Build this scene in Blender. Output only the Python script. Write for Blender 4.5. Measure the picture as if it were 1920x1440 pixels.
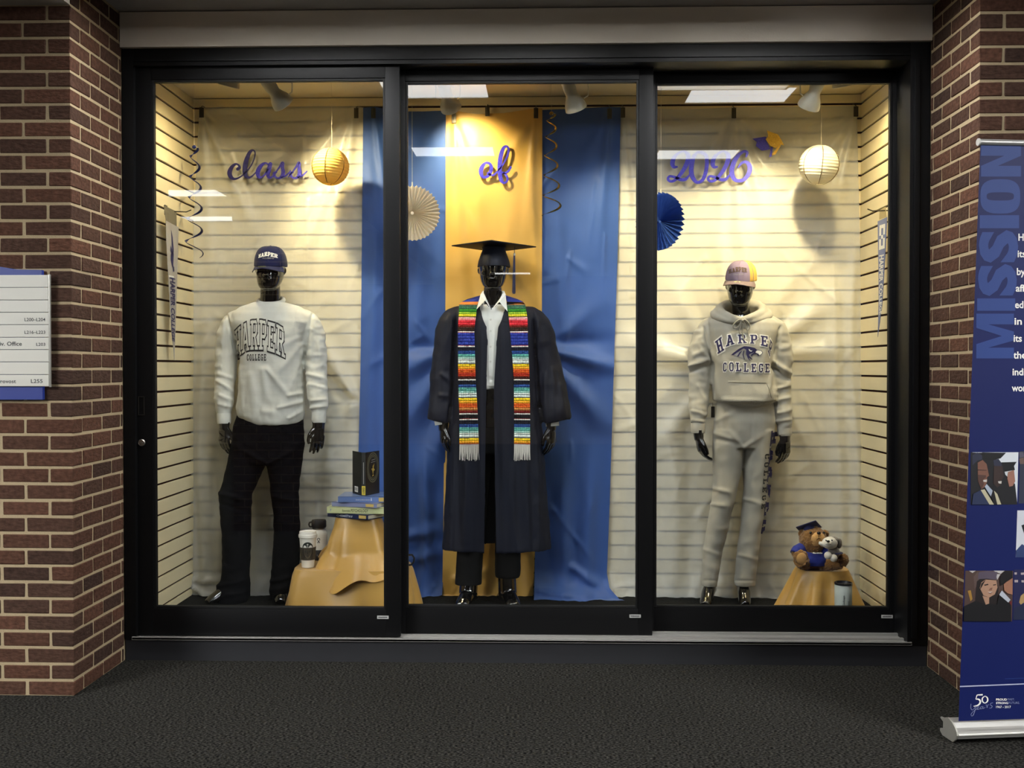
import bpy, bmesh, math, random
from mathutils import Vector, Matrix, Euler, noise
from mathutils.bvhtree import BVHTree
from mathutils.geometry import tessellate_polygon

random.seed(11)
for _o in list(bpy.data.objects):
    bpy.data.objects.remove(_o, do_unlink=True)
SC = bpy.context.scene
COL = SC.collection
R = math.radians

# ------------------------------------------------------------------ camera
F = 2000.0                                   # focal length in pixels of the 1920 x 1440 frame
CAM_Z = 1.353
PITCH, YAW = R(0.86), R(1.60)
cam_data = bpy.data.cameras.new('camera')
cam = bpy.data.objects.new('camera', cam_data)
COL.objects.link(cam)
cam.location = (0, 0, CAM_Z)
cam.rotation_euler = (R(90) - PITCH, 0, YAW)
cam_data.sensor_width = 36.0
cam_data.lens = 36.0 * F / 1920.0
cam_data.clip_start = 0.05
cam_data.clip_end = 60
SC.camera = cam
CAM_R = Euler((R(90) - PITCH, 0, YAW)).to_matrix()

# ------------------------------------------------------------------ world, exposure
world = bpy.data.worlds.new('world')
SC.world = world
world.use_nodes = True
world.node_tree.nodes['Background'].inputs[0].default_value = (0.75, 0.85, 1.0, 1)
world.node_tree.nodes['Background'].inputs[1].default_value = 0.03
SC.view_settings.view_transform = 'Standard'
SC.view_settings.look = 'None'
SC.view_settings.exposure = 0.0
SC.view_settings.gamma = 1.0
SC.view_settings.use_curve_mapping = False
PANEL_L = 9.0                               # radiance of the corridor ceiling panels
ADDED_L = 50.0                                 # and of the unseen panels added for brightness
SPOT_W = {'a': 84.0, 'b': 52.0, 'c': 58.0, 'd': 92.0, 'e': 28.0}  # e: the pair added behind the door header
SPOT_COL = (1.0, 0.82, 0.46)


def P(px, py, Y):
    """world point on the plane at depth Y that the frame shows at pixel (px, py)"""
    d = CAM_R @ Vector(((px - 960) / F, -(py - 720) / F, -1.0))
    t = Y / d.y
    return Vector((d.x * t, Y, CAM_Z + d.z * t))


def PXM(Y):
    return Y / F                             # metres per pixel at depth Y


# ------------------------------------------------------------------ materials
MATS = {}


def srgb(c):
    out = []
    for v in c[:3]:
        v = v / 255.0
        out.append(v / 12.92 if v <= 0.04045 else ((v + 0.055) / 1.055) ** 2.4)
    return (*out, 1.0)


def mat(name, col, rough=0.6, metal=0.0, spec=0.5, var=0.0, vscale=30.0, bump=0.0, bscale=60.0,
        stretch=(1, 1, 1), coat=0.0, sheen=0.0, col2=None, attr=None, trans=0.0, aniso=0.0):
    if name in MATS:
        return MATS[name]
    m = bpy.data.materials.new(name)
    m.use_nodes = True
    nt = m.node_tree
    b = nt.nodes['Principled BSDF']
    b.inputs['Roughness'].default_value = rough
    b.inputs['Metallic'].default_value = metal
    b.inputs['Specular IOR Level'].default_value = spec
    b.inputs['Coat Weight'].default_value = coat
    b.inputs['Coat Roughness'].default_value = 0.05
    b.inputs['Sheen Weight'].default_value = sheen
    c = srgb(col)
    b.inputs['Base Color'].default_value = c
    tc = nt.nodes.new('ShaderNodeTexCoord')
    mp = nt.nodes.new('ShaderNodeMapping')
    mp.inputs['Scale'].default_value = stretch
    nt.links.new(tc.outputs['Object'], mp.inputs[0])
    src = None
    if attr:
        a = nt.nodes.new('ShaderNodeAttribute')
        a.attribute_name = attr
        src = a.outputs['Color']
    if var > 0 or col2 is not None:
        n = nt.nodes.new('ShaderNodeTexNoise')
        n.inputs['Scale'].default_value = vscale
        n.inputs['Detail'].default_value = 4
        nt.links.new(mp.outputs[0], n.inputs[0])
        mx = nt.nodes.new('ShaderNodeMix')
        mx.data_type = 'RGBA'
        if src is not None:
            nt.links.new(src, mx.inputs[6])
            mx.blend_type = 'MULTIPLY'
            mr = nt.nodes.new('ShaderNodeMapRange')
            mr.inputs[3].default_value = 1 - var
            mr.inputs[4].default_value = 1 + var * 0.2
            nt.links.new(n.outputs[0], mr.inputs[0])
            nt.links.new(mr.outputs[0], mx.inputs[7])
            mx.inputs[0].default_value = 1.0
        else:
            c2 = srgb(col2) if col2 is not None else (*[v * (1 - var) for v in c[:3]], 1)
            mx.inputs[6].default_value = c
            mx.inputs[7].default_value = c2
            nt.links.new(n.outputs[0], mx.inputs[0])
        src = mx.outputs[2]
    if src is not None:
        nt.links.new(src, b.inputs['Base Color'])
    if bump > 0:
        n2 = nt.nodes.new('ShaderNodeTexNoise')
        n2.inputs['Scale'].default_value = bscale
        n2.inputs['Detail'].default_value = 5
        nt.links.new(mp.outputs[0], n2.inputs[0])
        bp = nt.nodes.new('ShaderNodeBump')
        bp.inputs['Strength'].default_value = bump
        bp.inputs['Distance'].default_value = 0.004
        nt.links.new(n2.outputs[0], bp.inputs['Height'])
        nt.links.new(bp.outputs[0], b.inputs['Normal'])
    if trans > 0:                                     # thin cloth or paper: some light comes through
        out = nt.nodes['Material Output']
        tr = nt.nodes.new('ShaderNodeBsdfTranslucent')
        if src is not None:
            nt.links.new(src, tr.inputs[0])
        else:
            tr.inputs[0].default_value = c
        ms = nt.nodes.new('ShaderNodeMixShader')
        ms.inputs[0].default_value = trans
        nt.links.new(b.outputs[0], ms.inputs[1])
        nt.links.new(tr.outputs[0], ms.inputs[2])
        nt.links.new(ms.outputs[0], out.inputs[0])
    MATS[name] = m
    return m


def sheer(m, amount):
    """lets a share of the light pass straight through a thin weave"""
    nt = m.node_tree
    out = nt.nodes['Material Output']
    prev = out.inputs[0].links[0].from_socket
    tp = nt.nodes.new('ShaderNodeBsdfTransparent')
    ms = nt.nodes.new('ShaderNodeMixShader')
    ms.inputs[0].default_value = amount
    nt.links.new(prev, ms.inputs[1])
    nt.links.new(tp.outputs[0], ms.inputs[2])
    nt.links.new(ms.outputs[0], out.inputs[0])
    return m


def glass_mat():
    m = bpy.data.materials.new('glass')
    m.use_nodes = True
    nt = m.node_tree
    nt.nodes.remove(nt.nodes['Principled BSDF'])
    out = nt.nodes['Material Output']
    geo = nt.nodes.new('ShaderNodeNewGeometry')
    mi = nt.nodes.new('ShaderNodeMapRange')           # same ior seen from either face
    mi.inputs[3].default_value = 1.52
    mi.inputs[4].default_value = 1 / 1.52
    nt.links.new(geo.outputs['Backfacing'], mi.inputs[0])
    fr = nt.nodes.new('ShaderNodeFresnel')
    nt.links.new(mi.outputs[0], fr.inputs[0])
    tp = nt.nodes.new('ShaderNodeBsdfTransparent')
    tp.inputs[0].default_value = (0.965, 0.975, 0.97, 1)
    gl = nt.nodes.new('ShaderNodeBsdfGlossy')
    gl.inputs['Roughness'].default_value = 0.0
    ms = nt.nodes.new('ShaderNodeMixShader')
    nt.links.new(fr.outputs[0], ms.inputs[0])
    nt.links.new(tp.outputs[0], ms.inputs[1])
    nt.links.new(gl.outputs[0], ms.inputs[2])
    nt.links.new(ms.outputs[0], out.inputs[0])
    return m


def emit_mat(name, col, strength):
    m = bpy.data.materials.new(name)
    m.use_nodes = True
    nt = m.node_tree
    nt.nodes.remove(nt.nodes['Principled BSDF'])
    e = nt.nodes.new('ShaderNodeEmission')
    e.inputs[0].default_value = (*col, 1)
    e.inputs[1].default_value = strength
    nt.links.new(e.outputs[0], nt.nodes['Material Output'].inputs[0])
    return m


# ------------------------------------------------------------------ object helpers
ORG = {}                                     # world origin of every parent


def tag(o, label=None, cat=None, group=None, kind=None):
    if label: o['label'] = label
    if cat: o['category'] = cat
    if group: o['group'] = group
    if kind: o['kind'] = kind
    return o


def empty(name, loc, label=None, cat=None, group=None, kind=None):
    o = bpy.data.objects.new(name, None)
    o.empty_display_size = 0.05
    COL.objects.link(o)
    o.location = loc
    ORG[o] = Vector(loc)
    return tag(o, label, cat, group, kind)


def link(name, me, m=None, parent=None, loc=None, label=None, cat=None, group=None, kind=None, world=True):
    """link a mesh; its vertices are in world space unless world=False"""
    o = bpy.data.objects.new(name, me)
    COL.objects.link(o)
    if m is not None:
        for mm in (m if isinstance(m, (list, tuple)) else [m]):
            if mm.name not in [x.name for x in me.materials if x]:
                me.materials.append(mm)
    if parent is not None:
        o.parent = parent
        base = ORG.get(parent, Vector())
        if world:
            me.transform(Matrix.Translation(-base))
        ORG[o] = base.copy()
        if loc is not None:
            o.location = loc
    else:
        base = Vector(loc) if loc is not None else Vector()
        if world:
            me.transform(Matrix.Translation(-base))
        o.location = base
        ORG[o] = base.copy()
    return tag(o, label, cat, group, kind)


class MB:
    def __init__(self):
        self.v, self.f, self.m, self.c = [], [], [], []
        self.mi = 0
        self.col = None

    def add(self, verts, faces):
        o = len(self.v)
        self.v += [Vector(p) for p in verts]
        for fc in faces:
            self.f.append([i + o for i in fc])
            self.m.append(self.mi)
            self.c.append(self.col)
        return o

    def box(self, x0, x1, y0, y1, z0, z1):
        self.add([(x, y, z) for z in (z0, z1) for y in (y0, y1) for x in (x0, x1)],
                 [(0, 2, 3, 1), (4, 5, 7, 6), (0, 1, 5, 4), (2, 6, 7, 3), (0, 4, 6, 2), (1, 3, 7, 5)])

    def obox(self, c, ax, ay, az):
        """box from centre and three half-axis vectors"""
        c, ax, ay, az = Vector(c), Vector(ax), Vector(ay), Vector(az)
        self.add([c + ax * i + ay * j + az * k for k in (-1, 1) for j in (-1, 1) for i in (-1, 1)],
                 [(0, 2, 3, 1), (4, 5, 7, 6), (0, 1, 5, 4), (2, 6, 7, 3), (0, 4, 6, 2), (1, 3, 7, 5)])

    def loft(self, rings, close=True, caps=True):
        """rings: lists of equally many points"""
        n = len(rings[0])
        o = self.add([p for r in rings for p in r], [])
        fs = []
        for i in range(len(rings) - 1):
            for j in range(n if close else n - 1):
                k = (j + 1) % n
                fs.append((o + i * n + j, o + i * n + k, o + (i + 1) * n + k, o + (i + 1) * n + j))
        if caps and close:
            fs.append([o + j for j in range(n)][::-1])
            fs.append([o + (len(rings) - 1) * n + j for j in range(n)])
        for fc in fs:
            self.f.append(list(fc)); self.m.append(self.mi); self.c.append(self.col)

    def rings(self, rs, n=28, close=True, caps=True):
        """horizontal rings (cx, cy, cz, rx, ry[, exponent])"""
        out = []
        for r in rs:
            cx, cy, cz, rx, ry = r[:5]
            e = r[5] if len(r) > 5 else 2.0
            ring = []
            for j in range(n):
                a = 2 * math.pi * j / n
                c, s = math.cos(a), math.sin(a)
                ring.append((cx + rx * math.copysign(abs(c) ** (2 / e), c), cy + ry * math.copysign(abs(s) ** (2 / e), s), cz))
            out.append(ring)
        self.loft(out, close, caps)

    def tube(self, path, rad, n=12, flat=1.0, flat_axis=None, caps=True, closed=False):
        path = [Vector(p) for p in path]
        if not isinstance(rad, (list, tuple)):
            rad = [rad] * len(path)
        N = len(path)
        prev = None
        out = []
        for i, p in enumerate(path):
            if closed:
                t = path[(i + 1) % N] - path[i - 1]
            else:
                t = path[min(i + 1, N - 1)] - path[max(i - 1, 0)]
            if t.length < 1e-9:
                t = Vector((0, 0, 1))
            t.normalize()
            if flat_axis is not None:
                u = Vector(flat_axis) - t * Vector(flat_axis).dot(t)
                if u.length < 1e-6: u = t.orthogonal()
                u.normalize()
            elif prev is None:
                u = t.orthogonal().normalized()
            else:
                u = prev - t * prev.dot(t)
                if u.length < 1e-6: u = t.orthogonal()
                u.normalize()
            prev = u
            w = t.cross(u)
            out.append([p + u * math.cos(2 * math.pi * j / n) * rad[i] * flat + w * math.sin(2 * math.pi * j / n) * rad[i] for j in range(n)])
        if closed:
            out.append(out[0])
            self.loft(out, True, False)
        else:
            self.loft(out, True, caps)

    def ball(self, c, rx, ry=None, rz=None, n=16, rot=None):
        ry = rx if ry is None else ry
        rz = rx if rz is None else rz
        m = max(6, n // 2)
        rs = []
        for i in range(m + 1):
            a = math.pi * i / m
            a = min(max(a, 0.06), math.pi - 0.06)
            ring = []
            for j in range(n):
                b = 2 * math.pi * j / n
                p = Vector((rx * math.sin(a) * math.cos(b), ry * math.sin(a) * math.sin(b), -rz * math.cos(a)))
                if rot is not None: p = rot @ p
                ring.append(Vector(c) + p)
            rs.append(ring)
        self.loft(rs)

    def lathe(self, prof, c, axis=(0, 0, 1), n=32, caps=True):
        """prof: (radius, height along the axis)"""
        c, ax = Vector(c), Vector(axis).normalized()
        u = ax.orthogonal().normalized()
        w = ax.cross(u)
        self.loft([[c + ax * h + (u * math.cos(2 * math.pi * j / n) + w * math.sin(2 * math.pi * j / n)) * max(r, 1e-4) for j in range(n)] for r, h in prof], True, caps)

    def prism(self, pts, d):
        """closed outline of 3-D points pushed along d"""
        pts = [Vector(p) for p in pts]
        d = Vector(d)
        n = len(pts)
        o = self.add(pts + [p + d for p in pts], [])
        tri = tessellate_polygon([pts])
        for t in tri:
            self.f.append([o + t[0], o + t[1], o + t[2]]); self.m.append(self.mi); self.c.append(self.col)
            self.f.append([o + n + t[2], o + n + t[1], o + n + t[0]]); self.m.append(self.mi); self.c.append(self.col)
        for i in range(n):
            k = (i + 1) % n
            self.f.append([o + i, o + k, o + n + k, o + n + i]); self.m.append(self.mi); self.c.append(self.col)

    def grid(self, nu, nv, fn, close_u=False):
        o = self.add([fn(i / (nu if close_u else nu - 1), j / (nv - 1)) for j in range(nv) for i in range(nu)], [])
        for j in range(nv - 1):
            for i in range(nu if close_u else nu - 1):
                k = (i + 1) % nu
                self.f.append([o + j * nu + i, o + j * nu + k, o + (j + 1) * nu + k, o + (j + 1) * nu + i])
                self.m.append(self.mi); self.c.append(self.col)

    def mesh(self, name='m', bevel=0.0, seg=2, smooth=None, recalc=True, solid=0.0):
        me = bpy.data.meshes.new(name)
        bm = bmesh.new()
        vs = [bm.verts.new(p) for p in self.v]
        bm.verts.ensure_lookup_table()
        lay = bm.loops.layers.float_color.new('Col') if any(c is not None for c in self.c) else None
        for fc, mi, c in zip(self.f, self.m, self.c):
            try:
                face = bm.faces.new([vs[i] for i in fc])
            except ValueError:
                continue
            face.material_index = mi
            if lay is not None and c is not None:
                for lp in face.loops: lp[lay] = c
        if recalc:
            bmesh.ops.recalc_face_normals(bm, faces=bm.faces[:])
        if bevel > 0:
            ed = [e for e in bm.edges if e.is_manifold and e.calc_face_angle(0) > R(28)]
            bmesh.ops.bevel(bm, geom=ed, offset=bevel, segments=seg, profile=0.7, affect='EDGES', clamp_overlap=True)
        if solid:
            bmesh.ops.solidify(bm, geom=bm.faces[:], thickness=solid)
        bm.to_mesh(me)
        bm.free()
        ang = 35 if smooth is None else smooth
        if ang:
            for p in me.polygons: p.use_smooth = True
            me.set_sharp_from_angle(angle=R(ang))
        return me

    def build(self, name, m, parent=None, bevel=0.0, seg=2, smooth=None, loc=None, recalc=True, solid=0.0, **kw):
        return link(name, self.mesh(name, bevel, seg, smooth, recalc, solid), m, parent, loc, **kw)


def lerp(a, b, t):
    return a + (b - a) * t


def interp(tab, x):
    """piecewise linear table [(x, y) ...]"""
    if x <= tab[0][0]: return tab[0][1]
    for (x0, y0), (x1, y1) in zip(tab, tab[1:]):
        if x <= x1:
            return lerp(y0, y1, (x - x0) / (x1 - x0))
    return tab[-1][1]


def catmull(pts, k=6):
    """smooth curve through tuples of any length"""
    pts = [tuple(p) for p in pts]
    P4 = [pts[0]] + pts + [pts[-1]]
    out = []
    for i in range(1, len(P4) - 2):
        p0, p1, p2, p3 = P4[i - 1:i + 3]
        for j in range(k):
            t = j / k
            out.append(tuple(0.5 * (2 * b + (c - a) * t + (2 * a - 5 * b + 4 * c - d) * t * t + (3 * b - a - 3 * c + d) * t ** 3)
                             for a, b, c, d in zip(p0, p1, p2, p3)))
    out.append(pts[-1])
    return out


def remeshed(mb, voxel, smooth_it=4, wrinkle=None, name='body'):
    """union of closed pieces as one continuous surface"""
    me = mb.mesh('tmp', smooth=0)
    o = bpy.data.objects.new('tmp', me)
    COL.objects.link(o)
    md = o.modifiers.new('r', 'REMESH')
    md.mode = 'VOXEL'
    md.voxel_size = voxel
    md.adaptivity = 0.0
    if smooth_it:
        sm = o.modifiers.new('s', 'SMOOTH')
        sm.factor = 0.5
        sm.iterations = smooth_it
    dg = bpy.context.evaluated_depsgraph_get()
    out = bpy.data.meshes.new_from_object(o.evaluated_get(dg))
    bpy.data.objects.remove(o, do_unlink=True)
    bpy.data.meshes.remove(me)
    out.materials.clear()
    out.name = name
    if wrinkle:
        nr = [v.normal.copy() for v in out.vertices]
        for v, nn in zip(out.vertices, nr):
            v.co += nn * wrinkle(v.co)
    for p in out.polygons: p.use_smooth = True
    return out


def bvh_of(me):
    bm = bmesh.new()
    bm.from_mesh(me)
    t = BVHTree.FromBMesh(bm)
    bm.free()
    return t


def subdiv_tris(tris, L):
    out = []
    st = list(tris)
    while st:
        a, b, c = st.pop()
        e = [((a - b).length, 0), ((b - c).length, 1), ((c - a).length, 2)]
        m, i = max(e)
        if m <= L:
            out.append((a, b, c)); continue
        if i == 0: h = (a + b) / 2; st += [(a, h, c), (h, b, c)]
        elif i == 1: h = (b + c) / 2; st += [(a, b, h), (a, h, c)]
        else: h = (c + a) / 2; st += [(a, b, h), (h, b, c)]
    return out


def decal(polys, tfm, L=0.012, tree=None, off=0.002, ydef=None):
    """flat print: 2-D polygons -> mesh draped on a surface seen along +Y.
    tfm maps (u, v) to a world point; with a tree the point drops on it along +Y"""
    mb = MB()
    for k, poly in enumerate(polys):
        lift = .00004 * (k % 11)                     # overlapping strokes of one print do not share a plane
        pts = [Vector((p[0], p[1], 0)) for p in poly]
        wp = [Vector(tfm(p[0], p[1])) for p in poly]
        tri = tessellate_polygon([pts])
        tr = [(wp[t[0]], wp[t[1]], wp[t[2]]) for t in tri]
        if tree is not None:
            tr = subdiv_tris(tr, L)
        for t in tr:
            q = []
            for p in t:
                if tree is not None:
                    h = tree.ray_cast(Vector((p.x, p.y - 1.0, p.z)), Vector((0, 1, 0)))
                    y = h[0].y if h[0] is not None else p.y
                    q.append(Vector((p.x, y - off - lift, p.z)))
                else:
                    q.append(p - Vector((0, lift, 0)))
            n = (q[1] - q[0]).cross(q[2] - q[0])
            mb.add(q if n.y <= 0 else q[::-1], [(0, 1, 2)])
    me = mb.mesh('decal', recalc=False, smooth=0)
    bm = bmesh.new()
    bm.from_mesh(me)
    bmesh.ops.remove_doubles(bm, verts=bm.verts[:], dist=1e-5)
    bm.to_mesh(me)
    bm.free()
    return me


def text_polys(s, size=1.0, bold=0.0, align='LEFT', sx=1.0, shear=0.0):
    """outlines of a word in the built-in font, as triangles in 2-D"""
    cu = bpy.data.curves.new('t', 'FONT')
    cu.body = s
    cu.size = size
    cu.offset = bold
    cu.align_x = align
    cu.shear = shear
    cu.resolution_u = 3
    o = bpy.data.objects.new('t', cu)
    COL.objects.link(o)
    dg = bpy.context.evaluated_depsgraph_get()
    me = bpy.data.meshes.new_from_object(o.evaluated_get(dg))
    bpy.data.objects.remove(o, do_unlink=True)
    bpy.data.curves.remove(cu)
    out = [[(me.vertices[i].co.x * sx, me.vertices[i].co.y) for i in p.vertices] for p in me.polygons]
    bpy.data.meshes.remove(me)
    return out


def bounds(polys):
    xs = [p[0] for q in polys for p in q]
    ys = [p[1] for q in polys for p in q]
    return min(xs), max(xs), min(ys), max(ys)


def fit_text(s, x0, x1, y0, y1, bold=0.0, shear=0.0):
    """text stretched to a box (y0 = baseline side, y1 = top side; any sign)"""
    po = text_polys(s, 1.0, bold, 'LEFT', 1.0, shear)
    a, b, c, d = bounds(po)
    return [[(x0 + (p[0] - a) / (b - a) * (x1 - x0), y0 + (p[1] - c) / (d - c) * (y1 - y0)) for p in q] for q in po]


def fbm(p, sc=(1, 1, 1), o=2):
    q = Vector((p[0] * sc[0], p[1] * sc[1], p[2] * sc[2]))
    s, a = 0.0, 1.0
    for _ in range(o):
        s += noise.noise(q) * a
        q = q * 2.03 + Vector((3.1, 1.7, 9.2))
        a *= 0.5
    return s


# slab-serif block capitals on a unit-high grid, as convex pieces
def _r(x0, y0, x1, y1): return [(x0, y0), (x1, y0), (x1, y1), (x0, y1)]


T, S = 0.19, 0.12
GLYPH = {
    'H': (0.80, [_r(.12, 0, .31, 1), _r(.49, 0, .68, 1), _r(.3, .42, .5, .58), _r(.02, 0, .39, S), _r(.41, 0, .78, S), _r(.02, 1 - S, .39, 1), _r(.41, 1 - S, .78, 1)]),
    'A': (0.84, [[(.1, .05), (.28, .05), (.5, 1), (.32, 1)], [(.56, .05), (.74, .05), (.52, 1), (.34, 1)], _r(.26, .26, .58, .4), _r(0, 0, .34, S), _r(.5, 0, .84, S), _r(.24, 1 - S, .5, 1)]),
    'R': (0.82, [_r(.12, 0, .31, 1), _r(.02, 0, .41, S), _r(.02, 1 - S, .6, 1), _r(.3, .42, .58, .56), [(.5, .5), (.56, .42), (.72, .56), (.53, .62)], [(.53, .56), (.72, .56), (.72, .86), (.53, .86)], [(.53, .86), (.72, .86), (.58, 1), (.46, .92)], [(.38, .46), (.56, .46), (.76, .06), (.57, .06)], _r(.5, 0, .82, S)]),
    'P': (0.76, [_r(.12, 0, .31, 1), _r(.02, 0, .43, S), _r(.02, 1 - S, .6, 1), _r(.3, .38, .58, .52), [(.5, .46), (.56, .38), (.72, .52), (.53, .58)], [(.53, .52), (.72, .52), (.72, .86), (.53, .86)], [(.53, .86), (.72, .86), (.58, 1), (.46, .92)]]),
    'E': (0.74, [_r(.12, 0, .31, 1), _r(.02, 0, .68, .14), _r(.02, .86, .68, 1), _r(.3, .44, .5, .57), _r(.42, .36, .53, .65), _r(.57, 0, .7, .3), _r(.57, .7, .7, 1)]),
    'C': (0.76, [_r(.06, .2, .25, .8), [(.06, .2), (.22, 0), (.3, .15), (.25, .2)], [(.06, .8), (.25, .8), (.3, .85), (.22, 1)], _r(.2, 0, .54, .15), _r(.2, .85, .54, 1), [(.54, 0), (.7, .18), (.52, .18), (.46, .15)], [(.54, 1), (.46, .85), (.52, .82), (.7, .82)], _r(.52, .17, .7, .34), _r(.52, .66, .7, 1)]),
    'O': (0.78, [_r(.06, .2, .25, .8), _r(.53, .2, .72, .8), _r(.2, 0, .58, .15), _r(.2, .85, .58, 1), [(.06, .2), (.22, 0), (.3, .15), (.25, .2)], [(.06, .8), (.25, .8), (.3, .85), (.22, 1)], [(.56, 0), (.72, .2), (.53, .2), (.48, .15)], [(.56, 1), (.48, .85), (.53, .8), (.72, .8)]]),
    'L': (0.70, [_r(.12, 0, .31, 1), _r(.02, 0, .66, .14), _r(.02, 1 - S, .42, 1), _r(.5, 0, .66, .34)]),
    'G': (0.80, [_r(.06, .2, .25, .8), [(.06, .2), (.22, 0), (.3, .15), (.25, .2)], [(.06, .8), (.25, .8), (.3, .85), (.22, 1)], _r(.2, 0, .54, .15), _r(.2, .85, .54, 1), [(.54, 0), (.72, .18), (.54, .18), (.46, .15)], [(.54, 1), (.46, .85), (.52, .82), (.7, .82)], _r(.54, .16, .72, .5), _r(.4, .4, .78, .52), _r(.52, .68, .7, 1)]),
}


def grow(poly, d):
    """convex outline moved outwards by d"""
    n = len(poly)
    A = sum(poly[i][0] * poly[(i + 1) % n][1] - poly[(i + 1) % n][0] * poly[i][1] for i in range(n))
    if A < 0: poly = poly[::-1]
    out = []
    for i in range(n):
        p0, p1, p2 = Vector(poly[i - 1]), Vector(poly[i]), Vector(poly[(i + 1) % n])
        d1, d2 = (p1 - p0).normalized(), (p2 - p1).normalized()
        n1, n2 = Vector((d1.y, -d1.x)), Vector((d2.y, -d2.x))
        k = 1 + n1.dot(n2)
        q = p1 + (n1 + n2) * (d / max(k, 0.5))
        out.append((q.x, q.y))
    return out


def block_word(word, d=0.0, gap=0.06):
    """list of letters, each a list of convex pieces; whole word scaled to width 1"""
    x, L = 0.0, []
    for ch in word:
        w, ps = GLYPH[ch]
        L.append([[(p[0] + x, p[1]) for p in grow(q, d)] for q in ps])
        x += w + gap
    x -= gap
    return [[[(p[0] / x, p[1]) for p in q] for q in l] for l in L], x

# ================================================================== SETTING
YB, YF = 4.33, 4.86                          # brick front face, frame face
XL = (P(133.5, 690, YB).x + P(232, 690, YF).x) / 2
XR = (P(1834, 690, YB).x + P(1741, 690, YF).x) / 2
YW = 5.75                                    # slatted back wall
WL, WR = P(365, 690, YW).x, P(1612, 690, YW).x
ZC = P(980, 180, YW).z                       # showcase ceiling
ZF = 0.128                                   # showcase floor
ZH = 2.98                                    # corridor ceiling
ZS = 2.838                                   # low ceiling beside the niche

BLACK = mat('black_aluminium', (11, 11, 12), rough=0.45, spec=0.2, var=0.25, vscale=8, bump=0.05, bscale=300)
BEAD = mat('black_gasket', (8, 8, 8), rough=0.6, spec=0.3, var=0.2)
SILVER = mat('brushed_aluminium', (158, 156, 151), rough=0.36, metal=0.4, var=0.2, vscale=40, stretch=(0.3, 8, 8))
PAINT = mat('grey_beam_paint', (226, 218, 205), rough=0.75, spec=0.2, var=0.08, vscale=5, bump=0.12, bscale=120)
CEILM = mat('ceiling_tile', (150, 146, 140), rough=0.9, spec=0.1, var=0.1, vscale=60, bump=0.2, bscale=180)
WALLM = mat('corridor_paint', (120, 108, 96), rough=0.85, spec=0.2, var=0.08, vscale=3)
BASEM = mat('charcoal_cove_base', (38, 38, 41), rough=0.62, spec=0.3, var=0.2, vscale=12, bump=0.06)
MORTAR = mat('sand_mortar', (166, 149, 119), rough=0.95, spec=0.05, var=0.25, vscale=45, bump=0.5, bscale=220)
SLAT = mat('cream_slat_laminate', (228, 214, 176), rough=0.5, spec=0.3, var=0.07, vscale=6)
GROOVE = mat('slat_groove', (52, 24, 18), rough=0.8, spec=0.1, var=0.2)
SHOWCEIL = mat('showcase_ceiling_paint', (228, 212, 172), rough=0.8, spec=0.2, var=0.06, vscale=10, bump=0.08)
GLASS = glass_mat()


def carpet_mat(name, dark, light, sc):
    m = mat(name, dark, rough=1.0, spec=0.02)
    nt = m.node_tree
    b = nt.nodes['Principled BSDF']
    tc = nt.nodes.new('ShaderNodeTexCoord')
    mp = nt.nodes.new('ShaderNodeMapping')
    mp.inputs['Scale'].default_value = (0.55, 1.0, 1.0)
    nt.links.new(tc.outputs['Object'], mp.inputs[0])
    n1 = nt.nodes.new('ShaderNodeTexNoise')
    n1.inputs['Scale'].default_value = sc
    n1.inputs['Detail'].default_value = 3
    n2 = nt.nodes.new('ShaderNodeTexNoise')
    n2.inputs['Scale'].default_value = 1.3
    for n in (n1, n2): nt.links.new(mp.outputs[0], n.inputs[0])
    rp = nt.nodes.new('ShaderNodeValToRGB')
    rp.color_ramp.elements[0].position = 0.42
    rp.color_ramp.elements[0].color = srgb(dark)
    rp.color_ramp.elements[1].position = 0.72
    rp.color_ramp.elements[1].color = srgb(light)
    nt.links.new(n1.outputs[0], rp.inputs[0])
    mx = nt.nodes.new('ShaderNodeMix')
    mx.data_type = 'RGBA'
    mx.blend_type = 'MULTIPLY'
    mx.inputs[0].default_value = 0.35
    nt.links.new(rp.outputs[0], mx.inputs[6])
    nt.links.new(n2.outputs[0], mx.inputs[7])
    nt.links.new(mx.outputs[2], b.inputs['Base Color'])
    bp = nt.nodes.new('ShaderNodeBump')
    bp.inputs['Strength'].default_value = 0.3
    bp.inputs['Distance'].default_value = 0.005
    nt.links.new(n1.outputs[0], bp.inputs['Height'])
    nt.links.new(bp.outputs[0], b.inputs['Normal'])
    return m


CARPET = carpet_mat('charcoal_carpet', (14, 14, 13), (72, 70, 65), 170)
SHOWCARPET = carpet_mat('showcase_carpet', (24, 25, 26), (46, 46, 46), 190)


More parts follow.
